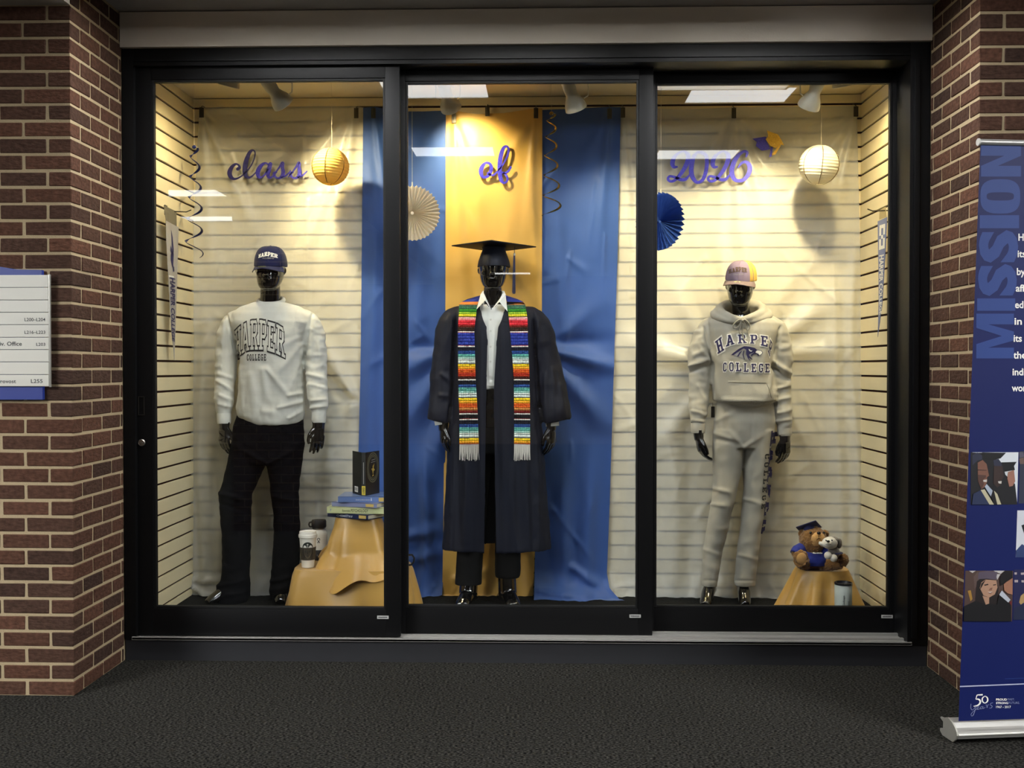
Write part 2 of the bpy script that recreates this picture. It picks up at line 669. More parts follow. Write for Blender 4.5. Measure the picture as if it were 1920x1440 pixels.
def brick_mat():
    m = mat('brown_brick', (92, 58, 48), rough=0.9, spec=0.12)
    nt = m.node_tree
    b = nt.nodes['Principled BSDF']
    oi = nt.nodes.new('ShaderNodeObjectInfo')
    rp = nt.nodes.new('ShaderNodeValToRGB')
    cs = [(0.0, (58, 43, 36)), (0.25, (72, 51, 41)), (0.5, (80, 54, 42)), (0.75, (68, 50, 41)), (1.0, (87, 59, 46))]
    el = rp.color_ramp.elements
    el[0].position, el[0].color = cs[0][0], srgb(cs[0][1])
    el[1].position, el[1].color = cs[-1][0], srgb(cs[-1][1])
    for p, c in cs[1:-1]:
        e = el.new(p); e.color = srgb(c)
    nt.links.new(oi.outputs['Random'], rp.inputs[0])
    geo = nt.nodes.new('ShaderNodeNewGeometry')
    n = nt.nodes.new('ShaderNodeTexNoise')
    n.inputs['Scale'].default_value = 55
    n.inputs['Detail'].default_value = 6
    nt.links.new(geo.outputs['Position'], n.inputs[0])
    mr = nt.nodes.new('ShaderNodeMapRange')
    mr.inputs[1].default_value = 0.3
    mr.inputs[2].default_value = 0.75
    mr.inputs[3].default_value = 0.62
    mr.inputs[4].default_value = 1.2
    nt.links.new(n.outputs[0], mr.inputs[0])
    mx = nt.nodes.new('ShaderNodeMix')
    mx.data_type = 'RGBA'
    mx.blend_type = 'MULTIPLY'
    mx.inputs[0].default_value = 1.0
    nt.links.new(rp.outputs[0], mx.inputs[6])
    nt.links.new(mr.outputs[0], mx.inputs[7])
    nt.links.new(mx.outputs[2], b.inputs['Base Color'])
    mp = nt.nodes.new('ShaderNodeMapping')
    mp.inputs['Scale'].default_value = (1, 1, 2.6)
    nt.links.new(geo.outputs['Position'], mp.inputs[0])
    n2 = nt.nodes.new('ShaderNodeTexNoise')
    n2.inputs['Scale'].default_value = 34
    n2.inputs['Detail'].default_value = 7
    nt.links.new(mp.outputs[0], n2.inputs[0])
    bp = nt.nodes.new('ShaderNodeBump')
    bp.inputs['Strength'].default_value = 0.75
    bp.inputs['Distance'].default_value = 0.008
    nt.links.new(n2.outputs[0], bp.inputs['Height'])
    nt.links.new(bp.outputs[0], b.inputs['Normal'])
    return m


BRICK = brick_mat()

# ---- floor and ceilings
mb = MB(); mb.box(-9, 9, -9, 4.9, -0.1, 0.0)
mb.build('floor', CARPET, smooth=0, kind='structure', label='dark charcoal speckled carpet floor of the corridor')
mb = MB(); mb.box(-9, 9, -9, 4.875, ZH, ZH + 0.1)
mb.build('ceiling', CEILM, smooth=0, kind='structure', label='grey corridor ceiling above the showcase')
mb = MB(); mb.box(-9, XL - 0.002, -9, YB + 0.004, ZS, ZH - 0.002)
mb.build('ceiling', mat('low_ceiling_paint', (188, 182, 170), rough=0.85, var=0.06, vscale=8), smooth=0, kind='structure', label='lower ceiling edge over the left brick pillar')
mb = MB(); mb.box(-9, 9, -9.2, -9, 0, ZH); mb.build('wall_rear', WALLM, smooth=0, kind='structure')
mb = MB(); mb.box(-9.2, -9, -9, 5, 0, ZH); mb.build('wall_far_left', WALLM, smooth=0, kind='structure')
mb = MB(); mb.box(9, 9.2, -9, 5, 0, ZH); mb.build('wall_far_right', WALLM, smooth=0, kind='structure')

# ---- brick pillars: every brick its own object
BC, BH, BL, BJ, BD = 0.0677, 0.0568, 0.2032, 0.0110, 0.092
BRICKS = {}


def brick_mesh(dx, dy):
    key = (round(dx, 3), round(dy, 3), random.randrange(4))
    if key not in BRICKS:
        m = MB()
        m.box(-dx / 2, dx / 2, -dy / 2, dy / 2, 0, BH)
        for v in m.v:
            v.x += random.uniform(-.0016, .0016); v.y += random.uniform(-.0012, .0012); v.z += random.uniform(-.0014, .0014)
        me = m.mesh('brick', bevel=0.0032, seg=1, smooth=0)
        me.materials.append(BRICK)
        BRICKS[key] = me
    return BRICKS[key]


def brick_pillar(name, xf, sgn, label):
    """xf: face towards the niche; sgn -1: pillar extends to -x"""
    m = MB()
    x0, x1 = sorted((xf + sgn * 0.0032, xf + sgn * 1.7))
    m.box(x0, x1, YB + 0.0032, YF + 0.3, 0, ZH)
    root = m.build(name, MORTAR, smooth=0, kind='structure', label=label)
    extra = MB()

    def put(xa, xb, ya, yb, z):
        if xb - xa < .012 or yb - ya < .012: return
        o = link('brick', brick_mesh(xb - xa, yb - ya), None, root, world=False)
        o.location = ((xa + xb) / 2 + random.uniform(-.0008, .0008), (ya + yb) / 2 + random.uniform(-.0012, .0012), z)

    n = int(ZH / BC)
    for k in range(n + 1):
        z = k * BC + 0.001
        if z + BH > ZH: break
        even = (k % 2 == 0) if sgn < 0 else (k % 2 == 1)
        u = 0.0
        row = []
        first = BL - BJ if even else BD
        while u < 0.62:
            w = first if u == 0 else BL - BJ
            row.append((u, min(u + w, 0.625)))
            u += w + BJ
        for a, b in row:                                     # front face
            xa, xb = sorted((xf + sgn * a, xf + sgn * b))
            d = (BD if even else BL - BJ) if a == 0 else BD
            put(xa, xb, YB, YB + d, z)
        v = (BD if even else BL - BJ) + BJ                   # return face
        while v < YF - YB - .012:
            e = min(v + BL - BJ, YF - YB)
            xa, xb = sorted((xf, xf + sgn * BD))
            put(xa, xb, YB + v, YB + e, z)
            v = e + BJ
        u = 0.635
        while u < 1.68:                                      # beyond the frame: joined
            xa, xb = sorted((xf + sgn * u, xf + sgn * min(u + BL - BJ, 1.69)))
            extra.box(xa, xb, YB, YB + BD, z, z + BH)
            u += BL
    extra.build('brick_courses', BRICK, root, smooth=0, kind='stuff')
    return root


brick_pillar('wall_left', XL, -1, 'brown brick pillar on the left with pale mortar joints')
brick_pillar('wall_right', XR, 1, 'brown brick pillar on the right with pale mortar joints')

m = MB(); m.box(-2.555, -1.975, .60, 1.035, 0, ZS)
pil = m.build('wall_opposite_pillar', MORTAR, smooth=0, kind='structure', label='brick pillar across the corridor, faintly mirrored over the dark jeans')
m = MB()
for k in range(41):
    for i in range(4):
        xa = -2.56 + (0 if k % 2 == 0 else -.1016) + i * BL
        xb = min(xa + BL - BJ, -1.97); xa = max(xa, -2.56)
        if xb - xa > .02: m.box(xa, xb, 1.0, 1.04, k * BC + .001, k * BC + .001 + BH)
m.build('brick_courses', BRICK, pil, smooth=0, kind='stuff')

# ---- beam over the showcase
mb = MB(); mb.box(XL + .001, XR - .001, YF - 0.02, YF + 0.25, P(980, 82, YF - .02).z, ZH - .003)
ZBEAM = P(980, 82, YF - .02).z
mb.build('trim_1', PAINT, bevel=0.003, smooth=0, kind='structure', label='grey painted beam across the top of the showcase')

# ---- black outer frame
ZHD = P(980, 118, YF).z
xjl, xjr = P(253, 690, YF).x, P(1704, 690, YF).x
ZTR = P(980, 1203, YF).z
ZT = P(500, 1192, 4.88).z                    # underside of the doors
fr = empty('trim_2', ((XL + XR) / 2, YF, 0), label='black aluminium outer frame of the glass showcase', kind='structure')
mb = MB(); mb.box(XL + .002, xjl, YF, 5.11, ZTR - .004, ZBEAM - .001); mb.build('jamb', BLACK, fr, bevel=.003)
mb = MB(); mb.box(xjr, XR - .002, YF, 5.11, ZTR - .004, ZBEAM - .001); mb.build('jamb', BLACK, fr, bevel=.003)
mb = MB(); mb.box(P(1711, 690, YF).x, P(1721, 690, YF).x, YF - .012, YF + .002, 0.13, ZHD); mb.build('jamb_rib', BLACK, fr, bevel=.002)
mb = MB(); mb.box(xjl, xjr, YF, 5.11, ZHD, ZBEAM - .001); mb.build('header', BLACK, fr, bevel=.003)
mb = MB(); mb.box(xjl, xjr, YF - .008, YF + .002, P(980, 107, YF).z, P(980, 110, YF).z); mb.build('header_rib', BLACK, fr)
# base under the doors and aluminium track
ZTR = P(980, 1203, YF).z
mb = MB(); mb.box(XL + .002, XR - .002, YF + .010, 5.11, 0, ZTR - .005)
mb.build('baseboard_front', BASEM, smooth=0, kind='structure', label='charcoal base panel under the sliding glass doors')
tr = empty('trim_3', ((XL + XR) / 2, YF, ZTR), label='silver sliding door track along the showcase base', kind='structure')
for i, (ya, yb, h) in enumerate(((YF - .004, YF + .012, .002), (4.905, 4.925, .006), (4.985, 5.005, .008), (5.07, 5.10, .006))):
    mb = MB(); mb.box(xjl - .02, xjr + .02, ya, yb, ZTR - .004, ZTR + .009 + h); mb.build('track_rail', SILVER, tr, bevel=.002)
mb = MB(); mb.box(xjl - .02, xjr + .02, YF - .004, 5.10, ZTR - .004, ZTR + .006); mb.build('track_bed', SILVER, tr)


# ---- three sliding glass doors
STICK = mat('sticker_paper', (168, 168, 164), rough=0.6, var=0.1)
INK = mat('dark_ink', (30, 30, 36), rough=0.7, var=0.1)
CHROME = mat('worn_steel', (150, 146, 138), rough=0.3, metal=0.9, var=0.2, vscale=120)


def door(n, Y, ol, orr, gl, gr, ot, gt, gb, ob, label):
    pc = (gl + gr) / 2
    x0, x1, a0, a1 = (P(p, 690, Y).x for p in (ol, orr, gl, gr))
    z1, b1, b0, z0 = (P(pc, p, Y).z for p in (ot, gt, gb, ob))
    z1 = max(z1, ZHD + .004)
    d = 0.036
    root = empty('window_%d' % n, ((x0 + x1) / 2, Y, z0), label=label, kind='structure')
    e = .011
    mb = MB(); mb.box(x0, a0 - e, Y, Y + d, z0, z1); mb.build('stile', BLACK, root, bevel=.002)
    mb = MB(); mb.box(a1 + e, x1, Y, Y + d, z0, z1); mb.build('stile', BLACK, root, bevel=.002)
    mb = MB(); mb.box(a0 - e, a1 + e, Y + .0005, Y + d, b1 + e, z1); mb.build('top_rail', BLACK, root, bevel=.002)
    mb = MB(); mb.box(a0 - e, a1 + e, Y + .0005, Y + d, z0, b0 - e); mb.build('bottom_rail', BLACK, root, bevel=.002)
    for (p, q, r, s) in ((a0 - e, a0, b0 - e, b1 + e), (a1, a1 + e, b0 - e, b1 + e), (a0, a1, b1, b1 + e), (a0, a1, b0 - e, b0)):
        mb = MB(); mb.box(p, q, Y + .006, Y + .032, r, s); mb.build('glazing_bead', BEAD, root, bevel=.0015)
    mb = MB(); mb.box(a0 - .004, a1 + .004, Y + .016, Y + .021, b0 - .004, b1 + .004)
    mb.build('pane', GLASS, root, smooth=0)
    sx = a1 - .003
    st = MB(); st.box(sx - .027, sx + .026, Y - .001, Y + .0004, b0 - .052, b0 - .037)
    s = st.build('maker_label', STICK, root, smooth=0, label='small grey label stuck on the bottom rail')
    for k in range(5):
        pass
    ln = MB()
    for k in range(7):
        ln.box(sx - .021 + k * .006, sx - .0165 + k * .006, Y - .0014, Y - .0009, b0 - .047, b0 - .042)
    ln.build('printing', INK, s, smooth=0)
    return root


d1 = door(1, 4.885, 253.5, 750, 290, 718.5, 116, 152, 1138, 1192.5, 'left sliding glass door, with lock, before the sweatshirt mannequin')
d2 = door(2, 4.965, 735, 1224, 764.5, 1193, 116, 155, 1136, 1191, 'middle sliding glass door before the gowned mannequin')
d3 = door(3, 5.045, 1195, 1700.5, 1232, 1667, 116, 157, 1137, 1189.5, 'right sliding glass door before the hooded mannequin')
p = P(266, 830, 4.885)
mb = MB(); mb.lathe([(.0165, 0), (.0165, .006), (.0135, .009), (.0125, .006), (.006, .0065), (.005, .011)], p + Vector((0, .001, 0)), (0, -1, 0), 24)
lk = mb.build('lock', CHROME, d1, label='round steel key lock')
mb = MB(); q = P(265, 761, 4.885)
for (dx, w, za, zb) in ((-.013, .003, -.042, .042), (.013, .003, -.042, .042)):
    mb.box(q.x + dx - w / 2, q.x + dx + w / 2, 4.882, 4.886, q.z + za, q.z + zb)
for dz in (-.042, .042):
    mb.box(q.x - .0145, q.x + .0145, 4.882, 4.886, q.z + dz - .0015, q.z + dz + .0015)
mb.build('finger_pull', mat('dark_pull', (48, 46, 42), rough=0.4, metal=0.5), d1)

# ---- inside of the showcase
SP, SG = 0.0762, 0.011
zg = P(980, 199, YW).z                       # topmost groove of the back wall
mb = MB(); mb.box(WL - .06, WR + .06, 5.112, 5.9, 0.002, ZF); mb.build('floor', SHOWCARPET, smooth=0, kind='structure', label='dark carpeted floor inside the showcase')
mb = MB(); mb.box(WL - .06, WR + .06, 5.112, 5.9, ZC, ZC + .05); mb.build('ceiling', SHOWCEIL, smooth=0, kind='structure', label='cream ceiling inside the showcase')


def slat_wall(name, axis, pos, a, b, label):
    m = MB()
    t = .012
    if axis == 'y': m.box(a, b, pos + t, pos + .06, ZF, ZC)
    elif pos < 0: m.box(pos - .06, pos - t, a, b, ZF, ZC)
    else: m.box(pos + t, pos + .06, a, b, ZF, ZC)
    root = m.build(name, GROOVE, smooth=0, kind='structure', label=label)
    zs = [ZC] + [zg - k * SP for k in range(40) if zg - k * SP > ZF + .01] + [ZF]
    for hi, lo in zip(zs, zs[1:]):
        h1 = hi - (SG / 2 if hi != ZC else 0.004)
        h0 = lo + (SG / 2 if lo != ZF else 0)
        m = MB()
        if axis == 'y': m.box(a, b, pos, pos + t, h0, h1)
        elif pos < 0: m.box(pos - t, pos, a, b, h0, h1)
        else: m.box(pos, pos + t, a, b, h0, h1)
        m.build('slat', SLAT, root, bevel=.001, seg=1, smooth=0)
    return root


slat_wall('wall_back', 'y', YW, WL - .012, WR + .012, 'cream slatted back wall behind the drapes')
slat_wall('wall_inner_left', 'x', WL, 5.10, YW, 'cream slatted wall at the left end of the showcase')
slat_wall('wall_inner_right', 'x', WR, 5.10, YW, 'cream slatted wall at the right end of the showcase')
for nm, xa, xb in (('trim_4', XL - .1, WL - .012), ('trim_5', WR + .012, XR + .1)):
    mb = MB(); mb.box(xa, xb, 5.112, 5.16, 0, ZC); mb.build(nm, BLACK, smooth=0, kind='structure')

# ---- corridor ceiling panels, seen mirrored in the glass
DIFF = emit_mat('panel_diffuser', (0.98, 0.99, 1.0), PANEL_L)
PANELF = mat('panel_frame', (215, 213, 208), rough=0.5, var=0.04)
first = None
for i, (x, y, z, lb) in enumerate((
        (-0.62, 3.74, ZH, 'ceiling light panel mirrored at the top of the middle glass door'),
        (1.17, 3.74, ZH, 'ceiling light panel mirrored at the top of the right glass door'),
        (-0.66, 1.98, ZH, 'ceiling light panel mirrored across the golden drape'),
        (1.17, 1.98, ZH, 'ceiling light panel mirrored across the year numerals'),
        (-3.0, 0.86, ZS, 'ceiling light panel mirrored beside the left swirl, on the slats'),
        (-3.23, -0.68, ZS, 'ceiling light panel mirrored below the left swirl, on the cream drape'),
        (-2.4, -8.3, ZH, 'far ceiling light panel mirrored left of the navy cap'),
        (-0.5, -8.3, ZH, 'far ceiling light panel mirrored by the tassel'))):
    root = empty('ceiling_light', (x, y, z), label=lb, cat='ceiling light', group='light panels in the corridor ceiling')
    w, d = .30, .17
    m = MB()
    for (xa, xb, ya, yb) in ((-w - .02, -w, -d - .02, d + .02), (w, w + .02, -d - .02, d + .02), (-w, w, -d - .02, -d), (-w, w, d, d + .02)):
        m.box(x + xa, x + xb, y + ya, y + yb, z - .012, z - .001)
    m.build('frame', PANELF, root, smooth=0)
    m = MB(); m.box(x - w, x + w, y - d, y + d, z - .008, z - .001)
    m.build('diffuser', DIFF, root, smooth=0)

# unseen panels added to brighten the scene, off to both sides and over the niche
DIFF2 = emit_mat('added_panel_diffuser', (0.98, 0.99, 1.0), ADDED_L)
for (x, y, z, lb) in ((-3.9, 1.6, ZS, 'nearest large ceiling panel added out of view on the left'), (-5.2, -.2, ZS, 'second large ceiling panel added out of view on the left'), (-5.6, -2.2, ZS, 'third large ceiling panel added out of view on the left'), (-6.3, -4.2, ZS, 'farthest large ceiling panel added out of view on the left'),
                      (3.6, 1.6, ZH, 'nearest large ceiling panel added out of view on the right'), (4.4, -.2, ZH, 'second large ceiling panel added out of view on the right'), (5.1, -2.2, ZH, 'third large ceiling panel added out of view on the right'), (5.8, -4.2, ZH, 'farthest large ceiling panel added out of view on the right')):
    root = empty('ceiling_light', (x, y, z), label=lb, cat='ceiling light', group='large light panels added out of view')
    w, d = .58, .58
    m = MB(); m.box(x - w - .02, x + w + .02, y - d - .02, y + d + .02, z - .006, z - .001); m.build('frame', PANELF, root, smooth=0)
    m = MB(); m.box(x - w, x + w, y - d, y + d, z - .012, z - .006); m.build('diffuser', DIFF2, root, smooth=0)

for x, lb in ((-1.15, 'unseen panel added to the niche ceiling before the left glass door'), (-.08, 'unseen panel added to the niche ceiling before the middle glass door'), (1.0, 'unseen panel added to the niche ceiling before the right glass door')):  # lamps added above the view to light the showcase from in front
    root = empty('ceiling_light', (x, 4.22, ZH), label=lb, cat='ceiling light', group='unseen panels added to the niche ceiling')
    w, d = .36, .13
    m = MB()
    for (xa, xb, ya, yb) in ((-w - .012, -w, -d - .012, d + .012), (w, w + .012, -d - .012, d + .012), (-w, w, -d - .012, -d), (-w, w, d, d + .012)):
        m.box(x + xa, x + xb, 4.22 + ya, 4.22 + yb, ZH - .066, ZH - .001)
    m.build('deep_frame', PANELF, root, smooth=0)  # deep lip keeps the added light off the beam
    m = MB(); m.box(x - w, x + w, 4.22 - d, 4.22 + d, ZH - .008, ZH - .001); m.build('diffuser', DIFF2, root, smooth=0)

# ================================================================== DRAPES
CREAM = sheer(mat('cream_sheer_satin', (226, 230, 232), rough=0.30, spec=0.75, sheen=0.2, bump=0.55, bscale=11, stretch=(1.2, 1, .5), trans=0.3), 0.47)
BLUE = mat('royal_blue_cloth', (48, 82, 150), rough=0.55, spec=0.3, sheen=0.25, var=0.12, vscale=5, bump=0.15, bscale=22, stretch=(1, 1, .5))
GOLD = mat('gold_satin', (206, 164, 82), rough=0.42, spec=0.45, sheen=0.2, var=0.06, vscale=5, bump=0.12, bscale=22, stretch=(1, 1, .5))


def seg_d(x, y, x0, y0, x1, y1):
    dx, dy = x1 - x0, y1 - y0
    t = ((x - x0) * dx + (y - y0) * dy) / (dx * dx + dy * dy)
    tc = min(max(t, 0), 1)
    return math.hypot(x - x0 - tc * dx, y - y0 - tc * dy), t


def fold_depth(feats, x, y):
    s = 0.0
    for f in feats:
        if f[0] == 'ray':                               # crease along a segment, fading at its end
            _, x0, y0, x1, y1, w0, w1, a = f
            d, t = seg_d(x, y, x0, y0, x1, y1)
            if -.1 < t < 1.15:
                w = lerp(w0, w1, min(max(t, 0), 1))
                fade = min(1, max(0, (t + .1) / .15)) * min(1, max(0, (1.15 - t) / .5))
                s += a * math.exp(-(d / w) ** 2) * fade
        else:                                           # upright fold
            _, xx, w, a, y0, y1 = f
            fade = min(1, max(0, (y - y0) / 120)) * min(1, max(0, (y1 - y) / 60 + .3))
            q = (x - xx - 6 * math.sin(y * .011 + xx)) / w
            s += a * math.exp(-q * q) * fade
    return s


def drape(name, Le, Re, top, bot, Y0, feats, m, label, seed, nz=.004, fwd=.05, nu=90, nv=210, hem=.94, gain=1.0, rnd=0):
    mb = MB()
    off = Vector((seed * 7.3, seed * 3.1, 0))
    rg = random.Random(int(seed))
    feats = list(feats)
    for _ in range(rnd):                                 # small creases of cloth that was kept folded
        x, y = rg.uniform(Le[0][0], Re[0][0]), 215 + 900 * rg.random() ** .7
        a, l = rg.gauss(math.pi / 2, .65), rg.uniform(40, 150)
        feats.append(('ray', x, y, x + l * math.cos(a), y + l * math.sin(a), rg.uniform(3, 5), rg.uniform(5, 12), rg.uniform(.001, .004)))

    def fn(u, v):
        pt, pb = interp(top, u), interp(bot, u)
        py = lerp(pt, pb, v)
        px = lerp(interp([(y, x) for x, y in Le], py), interp([(y, x) for x, y in Re], py), u)
        dep = fold_depth(feats, px, py) * gain
        q = Vector((px * .018, py * .006, 0)) + off
        dep += nz * (.4 + 1.1 * v) * noise.noise(q) + nz * .35 * noise.noise(q * 3.3)
        dep *= min(1, v * 14 + .25)
        if v > hem:                                    # the hem runs forward on the floor
            k = (v - hem) / (1 - hem)
            dep += fwd * k * k * (1 + .7 * noise.noise(Vector((px * .03, seed, 0))))
        p = P(px, py, Y0)
        p.y = min(Y0 - dep, YW - .006)
        p.z = max(p.z, ZF + .004 + .004 * noise.noise(Vector((px * .1, seed, 3))))
        return p
    mb.grid(nu, nv, fn)
    return mb.build(name, m, None, smooth=180, loc=P((Le[0][0] + Re[0][0]) / 2, bot[0][1], Y0), recalc=False, label=label, cat='drape', group='cloth drapes hung on the slatted wall')


cl = [('ray', 668, 205, 560, 330, 5, 16, .010), ('ray', 668, 205, 610, 560, 5, 22, .010), ('ray', 668, 205, 500, 260, 4, 16, .005), ('ray', 664, 205, 640, 480, 4, 14, .007),
      ('ray', 378, 205, 480, 440, 4, 16, .012), ('ray', 378, 205, 440, 330, 4, 12, .008), ('ray', 378, 205, 400, 560, 4, 14, .007), ('ray', 378, 205, 560, 240, 4, 16, .004),
      ('ray', 619, 350, 555, 520, 6, 26, .014), ('ray', 622, 350, 640, 660, 6, 24, .010), ('ray', 600, 360, 520, 480, 5, 16, .007),
      ('ray', 664, 745, 600, 640, 7, 24, .022), ('ray', 664, 750, 590, 700, 7, 20, -.012), ('ray', 664, 755, 610, 820, 7, 24, .016), ('ray', 664, 760, 640, 900, 7, 26, .012),
      ('vert', 385, 14, .022, 560, 1140), ('vert', 420, 12, .014, 760, 1140), ('vert', 480, 20, .020, 780, 1140), ('vert', 630, 18, .018, 760, 1140), ('vert', 360, 8, .012, 640, 1140),
      ('vert', 505, 14, .012, 900, 1140), ('vert', 574, 3, .004, 180, 700), ('ray', 350, 1085, 470, 1082, 4, 6, .012), ('ray', 352, 1088, 420, 1130, 4, 6, .016)]
drape('cream_drape', [(374, 200), (362, 430), (352, 700), (346, 980), (346, 1140)], [(694, 200), (688, 1130)],
      [(0, 200), (.02, 202), (.45, 200), (.9, 199), (1, 203)], [(0, 1138), (.1, 1124), (.16, 1118), (.3, 1116), (.4, 1122), (.6, 1114), (1, 1118)], 5.739, cl, CREAM,
      'sheer cream drape behind the sweatshirt mannequin', 1.0, .006, gain=2.1, rnd=60)

cr = [('ray', 1376, 205, 1300, 330, 4, 16, .009), ('ray', 1376, 205, 1345, 420, 4, 16, .011), ('ray', 1376, 205, 1385, 460, 4, 12, .011), ('ray', 1376, 205, 1440, 420, 4, 18, .010),
      ('ray', 1376, 205, 1480, 330, 4, 20, .008), ('ray', 1605, 205, 1480, 400, 4, 22, .012), ('ray', 1605, 205, 1560, 420, 4, 14, .010), ('ray', 1605, 205, 1500, 240, 4, 14, .006),
      ('ray', 1168, 205, 1185, 520, 4, 12, .008), ('ray', 1168, 205, 1230, 330, 4, 16, .006),
      ('ray', 1345, 690, 1170, 640, 9, 24, .020), ('ray', 1345, 695, 1160, 720, 9, 20, -.010), ('ray', 1345, 690, 1250, 520, 9, 24, .014), ('ray', 1345, 700, 1210, 860, 9, 26, .016),
      ('ray', 1350, 680, 1300, 480, 9, 20, -.008), ('ray', 1425, 660, 1560, 560, 9, 24, .016), ('ray', 1425, 668, 1600, 650, 9, 18, .014), ('ray', 1425, 672, 1580, 760, 9, 24, -.010),
      ('ray', 1425, 675, 1545, 880, 9, 26, .014), ('ray', 1420, 650, 1500, 480, 9, 22, .010), ('ray', 1390, 620, 1400, 430, 8, 18, .012), ('ray', 1375, 620, 1345, 430, 8, 16, .012),
      ('vert', 1200, 16, .014, 700, 1130), ('vert', 1260, 18, .018, 760, 1130), ('vert', 1310, 14, .014, 900, 1130), ('vert', 1368, 16, .018, 800, 1130), ('vert', 1450, 18, .016, 800, 1130),
      ('vert', 1500, 16, .012, 860, 1130), ('vert', 1568, 14, .018, 520, 1130), ('vert', 1600, 10, .014, 420, 1130)]
drape('cream_drape', [(1138, 200), (1130, 1130)], [(1606, 198), (1612, 420), (1616, 800), (1618, 1130)],
      [(0, 203), (.06, 200), (.3, 206), (.5, 201), (.75, 200), (1, 198)], [(0, 1116), (.2, 1119), (.35, 1117), (.42, 1113), (.6, 1121), (.8, 1120), (1, 1130)], 5.739, cr, CREAM,
      'sheer cream drape behind the hooded mannequin', 2.0, .006, nu=140, gain=2.1, rnd=90)

bl = [('ray', 702, 205, 730, 420, 4, 12, .006), ('ray', 850, 650, 745, 700, 9, 24, .020), ('ray', 850, 665, 760, 800, 9, 26, .022), ('ray', 850, 660, 740, 640, 9, 16, -.010), ('ray', 850, 690, 810, 900, 9, 22, .020),
      ('vert', 700, 14, .014, 300, 1130), ('vert', 790, 16, .012, 300, 640), ('vert', 735, 16, .020, 760, 1130), ('vert', 795, 12, .016, 800, 1130), ('ray', 740, 1010, 830, 990, 8, 14, .012), ('ray', 740, 1060, 834, 1030, 8, 12, .010)]
drape('blue_drape', [(681, 200), (676, 700), (671, 900), (674, 1130)], [(838, 200), (837, 600), (834, 1000), (830, 1130)],
      [(0, 202), (.13, 200), (.45, 209), (.7, 209), (1, 207)], [(0, 1124), (.5, 1120), (.85, 1119), (1, 1112)], 5.724, bl, BLUE,
      'blue drape left of the golden drape', 3.0, .004, gain=1.9, rnd=14)

gd = [('ray', 850, 212, 900, 380, 4, 16, .007), ('ray', 850, 212, 870, 560, 4, 14, .008), ('ray', 1004, 208, 950, 300, 4, 14, .008), ('ray', 1004, 208, 985, 480, 4, 14, .009), ('ray', 1004, 208, 900, 235, 4, 8, .004),
      ('vert', 900, 14, .006, 260, 700), ('vert', 960, 16, .006, 300, 800), ('vert', 1006, 8, .008, 300, 1130), ('vert', 915, 10, .012, 1000, 1130), ('vert', 980, 10, .016, 1000, 1130), ('ray', 850, 1085, 925, 1068, 5, 8, .012)]
drape('gold_drape', [(836, 200), (835, 600), (831, 1000), (829, 1130)], [(1017, 200), (1016, 580), (1004, 1000), (999, 1130)],
      [(0, 211), (.12, 208), (.3, 214), (.6, 212), (.93, 203), (1, 203)], [(0, 1122), (.4, 1122), (.8, 1121), (1, 1116)], 5.710, gd, GOLD,
      'golden drape in the middle, behind the gowned mannequin', 4.0, .0035, fwd=.015, gain=1.1, rnd=14)

br = [('ray', 1022, 655, 1160, 690, 9, 16, .022), ('ray', 1022, 640, 1150, 640, 9, 16, -.010), ('ray', 1022, 668, 1140, 800, 9, 24, .018), ('ray', 1022, 660, 1130, 560, 9, 22, .010), ('ray', 1143, 205, 1080, 330, 4, 18, .008), ('ray', 1143, 205, 1120, 480, 4, 14, .008),
      ('vert', 1050, 16, .010, 300, 640), ('vert', 1062, 14, .018, 820, 1130), ('vert', 1105, 14, .016, 820, 1130), ('ray', 1004, 1100, 1140, 1115, 6, 12, .018), ('ray', 1070, 1060, 1135, 1105, 6, 10, .016)]
drape('blue_drape', [(1017, 200), (1015, 600), (1004, 1000), (1001, 1130)], [(1164, 200), (1158, 480), (1150, 720), (1143, 950), (1138, 1075), (1142, 1100), (1174, 1132)],
      [(0, 206), (.4, 204), (.85, 200), (1, 201)], [(0, 1118), (.5, 1120), (.8, 1130), (.93, 1134), (1, 1126)], 5.720, br, BLUE,
      'blue drape right of the golden drape, pooling on the floor', 5.0, .004, fwd=.12, gain=1.9, rnd=16)

# clips along the top
CLIP = mat('dark_clip_metal', (70, 66, 58), rough=0.45, metal=0.7, var=0.2)
for i, (px, py, lb) in enumerate(((378, 210, 'at the outer top corner of the cream drape with the navy-capped mannequin'), (668, 211, 'on the cream drape, beside the narrow blue strip'), (700, 211, 'at the top of the narrow blue strip, by the left door stile'),
                                  (851, 220, 'at the left top corner of the golden drape'), (1005, 211, 'at the right top corner of the golden drape'), (914, 207, 'at the top middle of the golden drape'), (1143, 212, 'on the top right of the blue drape with the foil swirl'),
                                  (1168, 210, 'where blue drape meets cream drape, beside the right door'), (1376, 211, 'at the top middle of the drape above the year numerals'), (1605, 208, 'at the outer top corner of the drape near the white lantern'))):
    c = P(px, py, 5.690)
    root = empty('drape_clip', c, label='dark metal clip ' + lb, cat='clip', group='clips holding the drapes')
    m = MB(); m.box(c.x - .012, c.x + .012, c.y - .003, c.y + .003, c.z - .030, c.z + .024); m.build('plate', CLIP, root, bevel=.0015)
    m = MB(); m.tube(catmull([(c.x, c.y - .006, c.z - .012), (c.x, c.y - .010, c.z), (c.x, c.y - .006, c.z + .022), (c.x, c.y + .02, c.z + .036), (c.x, YW + .004, zg + .002)], 4), .0022, 6)
    m.build('hook', CLIP, root)

# ================================================================== TRACK SPOTLIGHTS
HEADM = mat('grey_lamp_enamel', (196, 190, 172), rough=0.35, spec=0.5, var=0.05, vscale=12)
LAMPM = emit_mat('lamp_face', (1.0, 0.78, 0.42), 12.0)


